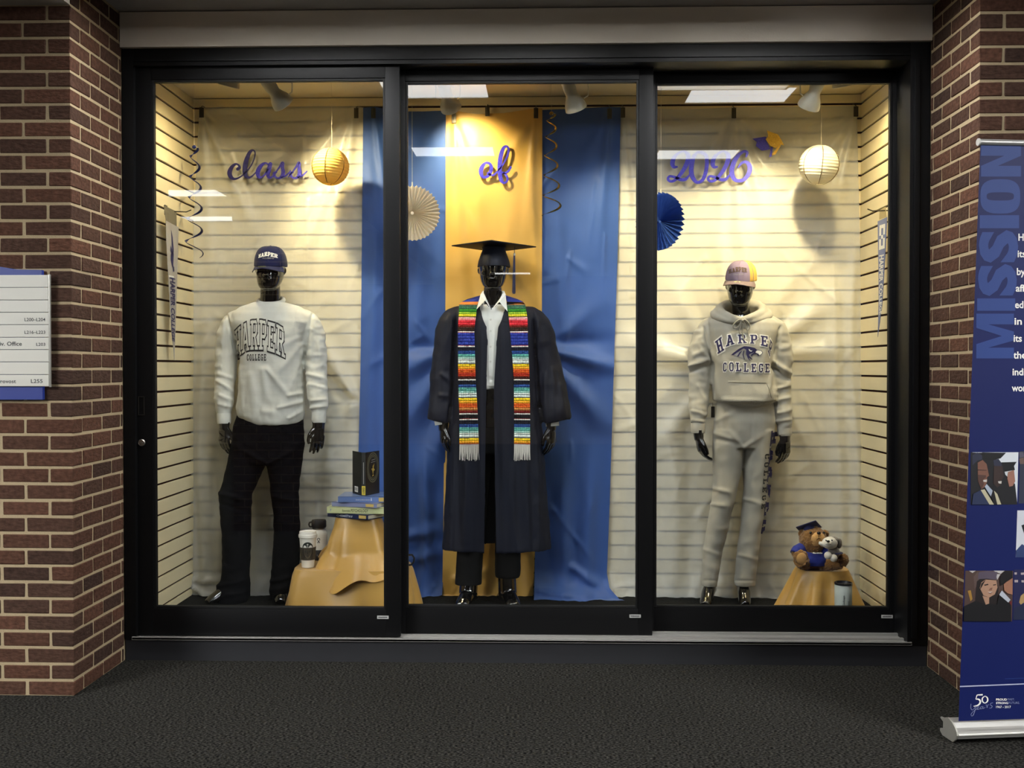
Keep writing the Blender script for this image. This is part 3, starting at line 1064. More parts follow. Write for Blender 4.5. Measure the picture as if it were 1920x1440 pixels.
def track_light(px, py, Y, tpx, tpy, ty, key, yoke_dx, label, cone, blend):
    c = P(px, py, Y)
    t = P(tpx, tpy, ty)
    ax = (t - c).normalized()
    root = empty('track_light', (c.x, c.y, ZC), label=label, cat='spotlight', group='spotlights under the showcase ceiling')
    m = MB()
    m.lathe([(.004, -.100), (.026, -.099), (.031, -.094), (.0315, -.040), (.029, -.030), (.028, -.018), (.036, .000), (.047, .020), (.053, .042), (.0545, .056), (.052, .058), (.050, .050), (.040, .020), (.004, .012)], c, ax, 32)
    m.build('head', HEADM, root, smooth=40)
    m = MB(); m.lathe([(.001, .034), (.044, .034), (.044, .030), (.001, .030)], c, ax, 24); m.build('lamp', LAMPM, root)
    side = Vector((yoke_dx, 0, 0))
    m = MB()
    top = Vector((c.x + yoke_dx * .4, c.y, ZC - .001))
    for s in ((1, -1) if abs(yoke_dx) < .02 else (1,)):
        sd = Vector((s * (.062 if abs(yoke_dx) < .02 else yoke_dx), 0, 0))
        m.tube([c + sd * .72, c + sd * .98 + Vector((0, 0, .012)), c + sd + Vector((0, 0, .04)), Vector((c.x + sd.x, c.y, ZC - .02)), top], [.009] * 5, 8, flat=.3, flat_axis=(1, 0, 0))
    m.build('yoke', HEADM, root, smooth=40)
    m = MB(); m.box(top.x - .018, top.x + .018, c.y - .10, c.y + .10, ZC - .022, ZC - .0005); m.build('track_adapter', HEADM, root, bevel=.003)
    ld = bpy.data.lights.new('spot', 'SPOT')
    ld.energy = SPOT_W[key]
    ld.color = SPOT_COL
    ld.spot_size = R(cone)
    ld.spot_blend = blend
    ld.shadow_soft_size = .022
    lo = bpy.data.objects.new('spot', ld)
    COL.objects.link(lo)
    lo.parent = root
    lo.location = c + ax * .064 - root.location
    lo.rotation_euler = ax.to_track_quat('-Z', 'Y').to_euler()
    return root


track_light(519, 178, 5.18, 690, 410, 5.66, 'a', .075, 'grey spotlight left of the golden lantern, aimed at it', 95, 1.0)
track_light(840, 186, 5.40, 880, 300, 5.70, 'b', .0, 'grey spotlight over the left edge of the golden drape', 96, 1.0)
track_light(1074, 184, 5.2, 1200, 560, 5.72, 'c', .075, 'grey spotlight over the blue drape with the foil swirl', 84, 1.0)
track_light(1524, 180, 5.14, 1385, 520, 5.72, 'd', -.06, 'grey spotlight above the white lantern', 88, 1.0)
track_light(432, 139, 5.14, 330, 640, 5.45, 'e', .05, 'spotlight added behind the door header to brighten the left end', 140, 1.0)  # this and the next are added to brighten the end walls
track_light(1580, 139, 5.14, 1640, 640, 5.45, 'e', -.05, 'spotlight added behind the door header to brighten the right end', 140, 1.0)
c = P(427, 155, 5.16)
m = MB(); m.box(c.x - .019, c.x + .019, c.y - .016, c.y + .016, c.z - .012, ZC)
m.build('ceiling_bracket', BEAD, None, bevel=.003, loc=(c.x, c.y, ZC), label='small black bracket under the showcase ceiling at the left', cat='bracket')

# ================================================================== HANGING DECORATIONS
STRING = mat('white_string', (225, 215, 190), rough=0.8, var=.05)
GLANT = mat('gold_lantern_paper', (240, 204, 110), rough=0.6, spec=0.3, var=0.06, vscale=40, bump=0.15, bscale=90, trans=0.42)
WLANT = mat('white_lantern_paper', (240, 234, 214), rough=0.7, spec=0.2, var=0.04, vscale=40, bump=0.12, bscale=90, trans=0.42)
WIRE = mat('lantern_wire', (96, 74, 40), rough=0.5, metal=0.6, var=.1)


def lantern(px, py, rpx, Y, m_, label, tilt):
    c = P(px, py, Y)
    r = rpx * Y / F
    root = empty('paper_lantern', c, label=label, cat='lantern', group='round paper lanterns')
    rot = Euler((R(tilt), R(4), 0)).to_matrix()
    mb = MB()
    rs = []
    N, M = 44, 92
    for i in range(M + 1):
        a = lerp(R(14), R(164), i / M)
        k = 1 - .034 * abs(math.sin(i / M * math.pi * 17)) ** .5
        rs.append([c + rot @ Vector((r * k * math.sin(a) * math.cos(2 * math.pi * j / N) * (1 + .012 * noise.noise(Vector((j * .6, i * .2, px)))), r * k * math.sin(a) * math.sin(2 * math.pi * j / N), r * (.97 * math.cos(a)))) for j in range(N)])
    mb.loft(rs, True, False)
    mb.build('paper_shade', m_, root, smooth=60, recalc=False)
    mb = MB()
    for q in (R(-150), R(-95), R(-35), R(90)):
        mb.tube([c + rot @ Vector((r * .998 * math.sin(a) * math.cos(q), r * .998 * math.sin(a) * math.sin(q), r * .955 * math.cos(a))) for a in [lerp(R(14), R(164), k / 18) for k in range(19)]], .0016, 6)
    mb.build('wire_frame', WIRE, root)
    mb = MB(); top = c + rot @ Vector((0, 0, r * .95))
    mb.tube([top, (top.x, top.y, ZC)], .0007, 5)
    mb.tube([top + Vector((-r * .23, 0, -.002)), top, top + Vector((r * .23, 0, -.002))], .001, 5)
    mb.build('string', STRING, root)


lantern(619.5, 312.5, 36, 5.47, GLANT, 'golden paper lantern hanging right of the first script word', -3)
lantern(1536, 309.5, 38, 5.48, WLANT, 'white paper lantern hanging near the right end of the showcase', 8)


def rosette(px, py, rpx, Y, m_, label, n, zig, turn, rim, hang_y):
    c = P(px, py, Y)
    r = rpx * Y / F
    root = empty('paper_rosette', c, label=label, cat='paper fan', group='pleated paper rosettes')
    rot = Matrix.Rotation(R(turn), 3, 'Z')
    mb = MB()
    rings = []
    for rr, amp in ((.05, .3), (.3, .75), (.62, .95), (.9, 1.0), (1.0, 1.0)):
        ring = []
        for i in range(2 * n):
            a = math.pi * i / n
            k = rr
            if rr == 1.0: k = rr * (1 + (rim if i % 2 == 0 else -rim))
            ring.append(c + rot @ Vector((r * k * math.sin(a), (zig * amp) * (1 if i % 2 else -1) - .004, r * k * math.cos(a))))
        rings.append(ring)
    mb.loft(rings, True, False)
    mb.build('pleated_paper', m_, root, smooth=0, recalc=False)
    mb = MB(); mb.lathe([(.001, -.009), (r * .06, -.007), (r * .06, .007), (.001, .009)], c, rot @ Vector((0, -1, 0)), 12); mb.build('hub', m_, root)
    mb = MB()
    t = c + Vector((0, 0, r * .99))
    mb.tube([t, (t.x, t.y, P(px, hang_y, Y).z)], .0009, 5)
    mb.box(t.x - .003, t.x + .003, t.y - .002, t.y + .002, t.z - .01, t.z + .022)
    mb.build('string', STRING, root)


PAPW = mat('white_crepe_paper', (232, 222, 200), rough=0.8, spec=.15, var=.05, vscale=30, trans=.3)
PAPB = mat('blue_crepe_paper', (52, 88, 168), rough=0.7, spec=.25, var=.1, vscale=30, trans=.15)
rosette(773, 400, 51, 5.42, PAPW, 'white pleated paper rosette before the blue drape', 40, .009, 6, .03, 138)
rosette(1239, 416, 53, 5.40, PAPB, 'blue pleated paper rosette half behind the right door stile', 34, .020, -44, .035, 138)


def swirl(pts, r0, r1, turns, Y, m_, label, width):
    """hanging foil spiral; pts: the axis in pixels"""
    ax = [P(x, y, Y) for x, y in pts]
    root = empty('foil_swirl', ax[0], label=label, cat='streamer', group='hanging foil spirals')
    mb = MB()
    N = 150
    pa, wd = [], []
    for i in range(N + 1):
        t = i / N
        k = t * (len(ax) - 1)
        j = min(int(k), len(ax) - 2)
        c = ax[j].lerp(ax[j + 1], k - j)
        rr = lerp(r0, r1, t)
        a = 2 * math.pi * turns * t ** .9
        pa.append(c + Vector((rr * math.cos(a), rr * math.sin(a), 0)))
        wd.append(width * min(1, (1 - t) * 12 + .15))
    mb.tube(pa, wd, 8, flat=.16, flat_axis=(.3, .4, .85))
    mb.build('ribbon', m_, root, smooth=180)
    mb = MB(); mb.tube([(ax[0].x, Y, ZC), ax[0] + Vector((0, 0, .01)), pa[0]], .0007, 5); mb.build('string', STRING, root)
    mb = MB(); mb.ball(ax[0] + Vector((0, 0, .004)), .011, .006, .010, 10); mb.build('cap_knot', m_, root)


FOILB = mat('navy_foil', (40, 52, 120), rough=.3, metal=.75, var=.2, vscale=60)
FOILG = mat('black_gold_foil', (190, 160, 70), rough=.25, metal=.9, col2=(22, 22, 26), vscale=22)
swirl(((364, 277), (366, 330), (366, 380), (364, 430), (364, 482)), .018, .045, 5.2, 5.45, FOILB, 'navy foil swirl hanging beside the left slatted wall', .0065)
swirl(((1034, 214), (1033, 260), (1033, 310), (1034, 360), (1034, 408)), .020, .050, 5.6, 5.52, FOILG, 'black and gold foil swirl before the blue drape', .006)


# ---- glitter words pinned on the drapes
def glitter(name, col, hi):
    m = mat(name, col, rough=.38, spec=.6, metal=.25)
    nt = m.node_tree
    b = nt.nodes['Principled BSDF']
    tc = nt.nodes.new('ShaderNodeTexCoord')
    v = nt.nodes.new('ShaderNodeTexVoronoi')
    v.inputs['Scale'].default_value = 420
    nt.links.new(tc.outputs['Object'], v.inputs[0])
    rp = nt.nodes.new('ShaderNodeValToRGB')
    rp.color_ramp.elements[0].color = srgb(col)
    rp.color_ramp.elements[0].position = .55
    rp.color_ramp.elements[1].color = srgb(hi)
    rp.color_ramp.elements[1].position = .95
    nt.links.new(v.outputs['Color'], rp.inputs[0])
    nt.links.new(rp.outputs[0], b.inputs['Base Color'])
    bp = nt.nodes.new('ShaderNodeBump')
    bp.inputs['Strength'].default_value = .6
    bp.inputs['Distance'].default_value = .003
    nt.links.new(v.outputs['Color'], bp.inputs['Height'])
    nt.links.new(bp.outputs[0], b.inputs['Normal'])
    return m


GLB = glitter('violet_blue_glitter', (44, 38, 172), (92, 82, 232))
GLD = glitter('dark_navy_glitter', (34, 32, 100), (60, 58, 150))
GLG = glitter('gold_glitter', (222, 170, 30), (255, 225, 90))


def stroke(mb, pts, to_px, Y, th=.004, ws=1.0):
    """flat brush stroke: (x, y, full width) in crop pixels, swept with round ends"""
    sm = catmull(pts, 7)
    pp = [Vector((*to_px(x, y), 0)) for x, y, w in sm]
    k0 = (Vector(to_px(1, 0)) - Vector(to_px(0, 0))).length
    hw = [w * k0 * ws / 2 for _, _, w in sm]
    L, Rr = [], []
    for i, p in enumerate(pp):
        t = (pp[min(i + 1, len(pp) - 1)] - pp[max(i - 1, 0)])
        if t.length < 1e-6: t = Vector((1, 0, 0))
        t.normalize()
        n = Vector((-t.y, t.x, 0))
        L.append(p + n * hw[i]); Rr.append(p - n * hw[i])
    rs = []
    for i in range(len(pp)):
        a, b = P(L[i].x, L[i].y, Y), P(Rr[i].x, Rr[i].y, Y)
        d = Vector((0, th, 0))
        rs.append([a, b, b + d, a + d])
    mb.loft(rs, True, True)
    for i in (0, len(pp) - 1):
        c = P(pp[i].x, pp[i].y, Y)
        mb.lathe([(.0001, -.0001), (hw[i] * PXM(Y), 0), (hw[i] * PXM(Y), th), (.0001, th)], c, (0, 1, 0), 14)


def word(name, letters, ox, oy, k, Y, label):
    to = lambda x, y: (ox + x / k, oy + y / k)
    xs = [to(p[0], p[1]) for l, _ in letters for s in l for p in s]
    c = P(sum(x for x, _ in xs) / len(xs), max(y for _, y in xs), Y)
    root = empty(name, c, label=label, cat='lettering', group='glitter script words on the drapes')
    for i, (strokes, m_) in enumerate(letters):
        mb = MB()
        for s in strokes: stroke(mb, s, to, Y - .0006 * (i % 3))
        mb.build('letter', m_, root, smooth=20)
    return root


c_ = [[(262, 420, 44), (288, 395, 34), (270, 362, 26), (232, 352, 30), (180, 395, 48), (150, 465, 62), (165, 525, 58), (210, 556, 34), (270, 545, 20), (330, 505, 16)]]
l_ = [[(330, 505, 16), (410, 425, 15), (465, 340, 14), (498, 250, 16), (500, 185, 18), (470, 158, 26), (428, 190, 44), (385, 295, 62), (362, 410, 66), (368, 500, 56), (408, 538, 36), (460, 520, 20), (518, 462, 16)]]
a_ = [[(705, 375, 30), (650, 336, 24), (595, 365, 44), (545, 445, 62), (548, 520, 46), (590, 534, 26), (640, 495, 22), (688, 410, 24)], [(715, 350, 52), (695, 430, 62), (680, 500, 54), (705, 540, 32), (750, 518, 18), (800, 450, 14)]]


def s_(dx):
    return [[(735 + dx, 530, 14), (800 + dx, 450, 18), (850 + dx, 380, 26), (880 + dx, 338, 40), (893 + dx, 345, 30), (884 + dx, 400, 44), (893 + dx, 470, 54), (868 + dx, 528, 42), (820 + dx, 546, 24), (775 + dx, 520, 34), (770 + dx, 480, 42), (800 + dx, 462, 20)],
            [(850 + dx, 540, 22), (915 + dx, 520, 20), (975 + dx, 470, 16), (995 + dx, 440 + (10 if dx else 0), 14)]]


word('script_word', [(c_, GLD), (l_, GLD), (a_, GLB), (s_(0), GLB), (s_(228), GLB)], 410, 260, 7.385, 5.694, 'violet glitter script word on the drape left of the golden lantern')
o_ = [[(520, 660, 70), (440, 655, 60), (355, 745, 105), (310, 880, 118), (345, 1010, 90), (420, 1040, 70), (505, 1000, 84), (575, 880, 100), (590, 750, 90), (540, 660, 60)], [(500, 930, 60), (590, 985, 55), (680, 965, 46), (770, 870, 40)]]
f_ = [[(760, 880, 38), (880, 740, 34), (985, 560, 46), (1050, 380, 56), (1055, 260, 60), (1000, 205, 62), (925, 250, 84), (860, 420, 112), (825, 650, 120), (822, 900, 118), (850, 1090, 104), (920, 1190, 66), (1000, 1165, 58), (1030, 1080, 60), (985, 980, 58), (900, 905, 40)], [(885, 915, 40), (960, 925, 56), (1050, 880, 60), (1115, 775, 62)]]
word('script_word', [(o_, GLB), (f_, GLB)], 880, 260, 14.4, 5.684, 'short violet glitter script word on the golden drape')


def two(dx, dy=0):
    return [[(290 + dx, 612 + dy, 26), (250 + dx, 612 + dy, 44), (228 + dx, 565 + dy, 62), (250 + dx, 485 + dy, 56), (310 + dx, 425 + dy, 36), (385 + dx, 398 + dy, 32), (440 + dx, 440 + dy, 58), (442 + dx, 520 + dy, 66), (400 + dx, 620 + dy, 58), (330 + dx, 725 + dy, 50), (262 + dx, 795 + dy, 38), (200 + dx, 812 + dy, 34), (166 + dx, 780 + dy, 34), (190 + dx, 742 + dy, 32), (255 + dx, 752 + dy, 34), (340 + dx, 788 + dy, 44), (410 + dx, 782 + dy, 42), (462 + dx, 725 + dy, 22)]]


z_ = [[(650, 425, 40), (580, 410, 36), (520, 480, 60), (492, 600, 66), (495, 720, 64), (540, 805, 50), (590, 825, 40), (650, 785, 46), (692, 670, 52), (705, 540, 52), (690, 450, 50), (630, 405, 36)]]
six = [[(1248, 468, 24), (1262, 415, 40), (1215, 398, 36), (1140, 455, 52), (1075, 560, 64), (1048, 680, 68), (1080, 775, 56), (1145, 806, 46), (1230, 778, 52), (1290, 690, 62), (1295, 600, 62), (1248, 545, 46), (1185, 560, 34), (1140, 620, 16)]]
word('script_word', [(two(0), GLB), (z_, GLB), (two(556, 0), GLB), (six, GLB)], 1230, 230, 7.385, 5.694, 'violet glitter year numerals on the cream drape')


def cutout(name, poly, tassel, m_, label, Y):
    to = lambda x, y: P(1230 + x / 7.385, 230 + y / 7.385, Y)
    root = empty(name, to(*poly[0]), label=label, cat='decoration', group='glitter cap cutouts')
    mb = MB(); mb.prism([to(*p) for p in poly], (0, .004, 0)); mb.build('cap_shape', m_, root, smooth=0)
    mb = MB(); mb.prism([to(*p) + Vector((0, -.002, 0)) for p in tassel], (0, .004, 0)); mb.build('tassel_shape', m_, root, smooth=0)


cutout('cap_cutout', [(1338, 222), (1430, 206), (1512, 193), (1532, 202), (1520, 232), (1584, 365), (1530, 378), (1465, 386), (1425, 352), (1384, 320), (1396, 266)], [(1590, 335), (1616, 345), (1600, 470), (1564, 478), (1585, 400)], GLB, 'violet glitter graduation cap cutout beside the year numerals', 5.712)
cutout('cap_cutout', [(1538, 106), (1600, 132), (1690, 162), (1735, 235), (1772, 312), (1722, 304), (1694, 325), (1662, 352), (1590, 322), (1518, 228), (1554, 190), (1548, 150)], [(1712, 305), (1728, 318), (1650, 445), (1608, 448), (1612, 428)], GLG, 'gold glitter graduation cap cutout overlapping the violet one', 5.704)

# ================================================================== MANNEQUINS
BODYM = mat('gloss_black_fibreglass', (6, 6, 7), rough=0.09, spec=0.6, coat=0.6, var=.1, vscale=3)


def pr(Y, rows, grow_px=0.0, ry_add=0.0):
    """rows (py, left px, right px, half depth[, y offset[, exponent]]) -> rings"""
    out = []
    for r in rows:
        py, l, rr, ry = r[:4]
        if Y == 5.522: ry *= .86
        yo = r[4] if len(r) > 4 else 0.0
        ex = r[5] if len(r) > 5 else 2.25
        c = P((l + rr) / 2, py, Y + yo)
        out.append((c.x, Y + yo, c.z, max((rr - l) / 2 + grow_px, 2) * PXM(Y), max(ry + ry_add, .01), ex))
    return out


def ptube(mb, Y, pts, n=16, k=1.0, add=0.0):
    """pts (px, py, radius in px, y offset)"""
    sm = catmull(pts, 5)
    mb.tube([P(a, b, Y + d) for a, b, r, d in sm], [max(r * k * PXM(Y) + add, .004) for a, b, r, d in sm], n)


def head(mb, c, yaw, tilt=0.0, H=.222, K=1.0):
    """c: chin level centre of the neck; faces -Y at yaw 0"""
    M = Matrix.Translation(c) @ Matrix.Rotation(yaw, 4, 'Z') @ Matrix.Rotation(tilt, 4, 'X')
    rows = [(-.02, .026, .028, -.050), (.02, .040, .042, -.044), (.08, .050, .055, -.034), (.18, .059, .072, -.018), (.3, .065, .084, -.006), (.42, .067, .090, 0), (.55, .071, .095, .003),
            (.68, .073, .097, .006), (.8, .068, .090, .009), (.9, .054, .072, .011), (.96, .037, .050, .012), (1.0, .012, .015, .012)]
    n = 32
    rs = []
    for f, rx, ry, yo in rows:
        rs.append([M @ Vector((K * rx * math.cos(2 * math.pi * j / n), K * (yo + ry * math.sin(2 * math.pi * j / n)), f * H)) for j in range(n)])
    mb.loft(rs)
    T = lambda x, y, z: M @ Vector((K * x, K * y, z * H))
    mb.tube([T(0, -.080, .60), T(0, -.088, .52), T(0, -.097, .42), T(0, -.104, .36), T(0, -.094, .325)], [.007, .008, .010, .0125, .008], 10)
    for s in (-1, 1):
        mb.ball(T(s * .009, -.091, .345), .0075, .009, .007, 10)
        mb.tube([T(s * .010, -.083, .60), T(s * .026, -.085, .615), T(s * .046, -.070, .60)], [.007, .008, .006], 8)
        mb.ball(T(s * .031, -.072, .52), .0145, .010, .009, 12)
        mb.ball(T(s * .040, -.058, .38), .017, .016, .016, 12)
        mb.tube([T(s * .066, .006, .40), T(s * .070, .012, .45), T(s * .071, .014, .52), T(s * .068, .008, .55)], [.006, .008, .008, .005], 8)
    mb.tube([T(-.024, -.080, .215), T(-.010, -.090, .232), T(0, -.089, .226), T(.010, -.090, .232), T(.024, -.080, .215)], [.004, .0075, .007, .0075, .004], 8)
    mb.tube([T(-.020, -.079, .195), T(0, -.089, .185), T(.020, -.079, .195)], [.004, .0085, .004], 8)
    mb.ball(T(0, -.077, .05), .018, .014, .013, 12)


def hand(mb, w, dirv, side, norm, curl, thumb_out=.5, k=1.0):
    """w: wrist; dirv: towards the fingers; side: towards the thumb; norm: out of the palm"""
    d, s, nn = Vector(dirv).normalized(), Vector(side).normalized(), Vector(norm).normalized()
    mb.tube([w - d * .03, w, w + d * .03 * k, w + d * .062 * k, w + d * .088 * k], [.019, .0165, .0165, .0155, .011], 14, flat=2.0, flat_axis=s)
    mb.tube([w - d * .08, w - d * .02, w + d * .02], [.033, .027, .024], 12)
    for i, (o, ln, b) in enumerate(((.0275, .078, .0), (.0092, .088, .06), (-.0092, .082, .10), (-.0265, .064, .16))):
        p = w + (d * (.080 - abs(o) * .16) + s * o) * k
        pts = [p - d * .02 * k, p]
        a = 0.15 + b
        for j in range(3):
            a += curl * (.75, 1.0, .8)[j]
            dd = d * math.cos(a) + nn * math.sin(a) + s * (o * 1.6)
            p = p + dd.normalized() * ln * (.44, .32, .24)[j] * k
            pts.append(p)
        mb.tube(pts, [.0088, .0086, .0082, .0076, .006], 10)
    b = w + (d * .022 + s * .026 + nn * .004) * k
    mb.tube([b - s * .012, b, b + (s * .020 * (.6 + thumb_out) + d * .030 + nn * .008) * k, b + (s * .024 * (.6 + thumb_out) + d * .058 + nn * .016) * k, b + (s * .020 * (.5 + thumb_out) + d * .078 + nn * .022) * k],
            [.013, .0125, .0105, .0095, .0068], 10)


def foot(mb, ankle, toe, heel_drop, w=.038, ra=.034):
    """dressed foot from the ankle point to the toe tip on the floor"""
    a, t = Vector(ankle), Vector(toe)
    d = Vector((t.x - a.x, t.y - a.y, 0)).normalized()
    z0 = ZF + .002
    hl = a - d * .045
    L = (Vector((t.x, t.y, 0)) - Vector((a.x, a.y, 0))).length
    mb.tube([a + Vector((0, 0, .09)), a, Vector((a.x, a.y, ZF + .058 + heel_drop)) + d * .012, Vector((a.x, a.y, ZF + .03 + heel_drop)) + d * .016], [ra, ra, ra * 1.02, ra * .9], 14)
    pts = [(hl.x, hl.y, z0 + .03 + heel_drop), (a.x, a.y, z0 + .042 + heel_drop * .9), *(tuple(a + d * L * f) for f in (.35, .6, .82, 1.0))]
    zs = [z0 + .034 + heel_drop, z0 + .044 + heel_drop * .85, z0 + .046 + heel_drop * .45, z0 + .034 + heel_drop * .1, z0 + .024, z0 + .014]
    rs = [.030, .042, .040, .033, .0235, .0125]
    up = Vector((0, 0, 1))
    sd = d.cross(up)
    rings = []
    for (x, y, _), z, r in zip(pts, zs, rs):
        wv = w * (.75 if r < .02 else 1.0 if r > .028 else .95)
        ring = []
        for j in range(16):
            q = 2 * math.pi * j / 16
            v = math.sin(q)
            zz = z + r * v
            ring.append(Vector((x, y, max(zz, z0 + (heel_drop if (Vector((x, y, 0)) - Vector((a.x, a.y, 0))).length < .06 else 0) * .8))) + sd * wv * math.cos(q) * (.9 if v > 0 else 1))
        rings.append(ring)
    mb.loft(rings)
    if heel_drop > .01:
        mb.tube([hl + Vector((0, 0, z0 + heel_drop + .02 - hl.z)), (hl.x, hl.y, z0)], [.02, .012], 10)


def crease(amp, sc, seed, sharp=1.6):
    o = Vector((seed * 5.1, seed * 2.3, seed))
    def f(p):
        q = Vector((p.x * sc[0], p.y * sc[1], p.z * sc[2])) + o
        n = 1 - abs(noise.noise(q)) * sharp
        return amp * (n - .6) + amp * .5 * noise.noise(q * 2.7)
    return f


def grow_all(mb, d):
    return mb


def pyx(co):
    """pixel column and row of a point, for creases and cuts measured on the photograph"""
    v = CAM_R.transposed() @ (co - Vector((0, 0, CAM_Z)))
    return 960 + F * v.x / -v.z, 720 - F * v.y / -v.z


def creases_at(feats, base_fn, ymid):
    def f(p):
        k = base_fn(p)
        if p.y < ymid:
            x, y = pyx(p)
            k += fold_depth(feats, x, y) * min(1, (ymid - p.y) * 25)
        return k
    return f


# cloth materials
WHITEM = mat('white_cotton_jersey', (214, 214, 206), rough=.85, spec=.15, sheen=.15, var=.04, vscale=6, bump=.12, bscale=55)
DENIM = mat('black_denim', (11, 12, 18), rough=.85, spec=.08, sheen=0, var=.25, vscale=14, bump=.2, bscale=90)
BTROU = mat('black_trouser_cloth', (11, 11, 13), rough=.8, spec=.2, var=.2)
GOWNM = mat('navy_gown_cloth', (17, 21, 36), rough=.58, spec=.22, sheen=0, var=.2, vscale=6, bump=.12, bscale=60, stretch=(2, 2, .6))
HEATH = mat('heather_grey_fleece', (176, 172, 160), rough=.95, spec=.08, sheen=.25, var=.13, vscale=260, bump=.12, bscale=300)
CAPN = mat('navy_cap_twill', (24, 31, 74), rough=.8, spec=.2, sheen=.1, var=.12, vscale=120, bump=.1, bscale=300)
CAPP = mat('faded_purple_twill', (142, 126, 146), rough=.85, spec=.15, var=.15, vscale=90, bump=.1, bscale=300)
CAPB = mat('washed_grey_brown_twill', (128, 112, 112), rough=.85, spec=.15, var=.15, vscale=90, bump=.1, bscale=300)
MESHY = mat('yellow_cap_mesh', (222, 182, 92), rough=.7, spec=.2, var=.2, vscale=400, bump=.4, bscale=500)
WPRINT = mat('white_print', (232, 230, 222), rough=.7, var=.04)
NPRINT = mat('navy_print', (34, 30, 82), rough=.7, var=.08)
GPRINT = mat('grey_print', (150, 150, 148), rough=.7, var=.05)
KPRINT = mat('charcoal_print', (46, 46, 50), rough=.7, var=.08)


def place_letters(word, quads, d, k, ox, oy, Y, tree, off, L=.006):
    """each capital bilinearly fitted in a crop-pixel quad (bl, br, tr, tl)"""
    polys = []
    for ch, q in zip(word, quads):
        w, ps = GLYPH[ch]
        for po in ps:
            g = grow(po, d)
            pp = []
            for (x, y) in g:
                u, v = x / w, y
                bl, br, tr, tl = q
                X = (1 - u) * (1 - v) * bl[0] + u * (1 - v) * br[0] + u * v * tr[0] + (1 - u) * v * tl[0]
                Yy = (1 - u) * (1 - v) * bl[1] + u * (1 - v) * br[1] + u * v * tr[1] + (1 - u) * v * tl[1]
                pp.append((ox + X / k, oy + Yy / k))
            polys.append(pp)
    return decal(polys, lambda a, b: P(a, b, Y), L, tree, off)


def arch_word(word, d, xtab, ttab, btab, Y, tree, off, L=.008, gap=.05):
    ls, W = block_word(word, d, gap)
    polys = []
    for l in ls:
        for po in l:
            pp = []
            for (u, v) in po:
                pp.append((lerp(xtab[0], xtab[1], u), lerp(interp(btab, u), interp(ttab, u), v)))
            polys.append(pp)
    return decal(polys, lambda a, b: P(a, b, Y), L, tree, off)


def cap_parts(root, c, yaw, tilt, rx, ry, h, brimL, mats, roll=0.0, split=(-68, 68)):
    """baseball cap; c: centre of the band; mats: front, back, brim"""
    M = Matrix.Translation(c) @ Matrix.Rotation(yaw, 4, 'Z') @ Matrix.Rotation(roll, 4, 'Y') @ Matrix.Rotation(tilt, 4, 'X')

    def pt(a, e, k=1.0):
        ce = math.cos(e) ** .62
        return M @ Vector((rx * k * ce * math.sin(a), -ry * k * ce * math.cos(a), h * k * math.sin(e) ** .95))
    out = []
    for nm, a0, a1, mm in (('cap_front', split[0], split[1], mats[0]), ('cap_back', split[1], split[0] + 360, mats[1])):
        mb = MB()
        mb.grid(40, 16, lambda u, v: pt(R(lerp(a0, a1, u)), R(89.5 * v)))
        mb.grid(40, 3, lambda u, v: pt(R(lerp(a0, a1, u)), 0, lerp(.975, 1.0, v)) + Vector((0, 0, -.004 * (1 - v))))
        o = mb.build(nm, mm, root, smooth=60, recalc=False)
        out.append(o)
    cr = bvh_of(out[0].data)
    for i in range(6):
        a = R(60 * i)
        mb = MB(); mb.tube([pt(a, R(e), 1.003) for e in range(0, 91, 10)], .0014, 5)
        mb.build('seam', mats[0] if abs(((60 * i + 180) % 360) - 180) < 68 else mats[1], out[0] if i in (0, 1, 5) else out[1])
    mb = MB(); mb.ball(pt(0, R(89.9)), .007, .007, .004, 10); mb.build('cap_button', mats[0], root)
    mb = MB()

    def br(u, v):
        a = R(lerp(-66, 66, u))
        x = rx * 1.0 * math.sin(a) * (1 + .10 * v)
        y = -(ry * .985 * math.cos(a) + brimL * v * max(math.cos(a * 1.28), 0) ** .8)
        z = -.002 - .012 * v - .017 * (math.sin(a) ** 2) * v - .006 * abs(math.sin(a))
        return M @ Vector((x, y, z))
    mb.grid(30, 8, br)
    b = mb.build('brim', mats[2], root, smooth=60, recalc=True, solid=.003)
    return out[0], b, M


# ------------------------------------------------------------------ 1: sweatshirt and jeans
Y1 = 5.555
base = P(492, 1125, Y1); base.z = ZF
m1 = empty('mannequin', base, label='glossy black mannequin in white sweatshirt, dark jeans and navy cap', cat='mannequin', group='dressed mannequins')
torso = [(567, 478, 537, .066), (576, 450, 566, .088), (588, 434, 580, .106), (604, 431, 586, .120), (640, 446, 573, .130), (690, 446, 569, .130), (740, 444, 570, .126), (766, 441, 572, .126), (780, 446, 571, .128), (789, 454, 568, .128), (795, 466, 562, .124)]
armL = [(478, 598, 13, .0), (455, 597, 18, .005), (438, 606, 22, .01), (430, 626, 22.5, .015), (425.5, 655, 21.5, .02), (423.5, 695, 20.5, .015), (421, 735, 19, -.005), (420, 762, 17, -.015), (420, 775, 13.5, -.02), (420, 793, 12.5, -.025)]
armR = [(536, 598, 13, .0), (560, 596, 18, .005), (577, 605, 22, .01), (586, 626, 22.5, .015), (591, 655, 21.5, .02), (593.5, 695, 20, .015), (595, 735, 19, -.005), (598, 760, 17, -.015), (598, 772, 13.5, -.02), (598, 791, 12.5, -.025)]
mb = MB()
mb.rings(pr(Y1, torso))
ptube(mb, Y1, armL); ptube(mb, Y1, armR)
fold1 = crease(.0055, (7, 7, 11), 1.0)
fold1b = crease(.006, (16, 16, 5), 4.0)


def w1(p):
    k = fold1(p) * .6
    ex = abs(p.x - base.x + .0)
    if ex > .20: k += fold1(Vector((p.x * 1.3, p.y, p.z * 1.6))) * .9          # sleeves crease more
    else: k += fold1b(p) * .55 * min(1, max(0, (1.55 - p.z) * 2.2))
    return k


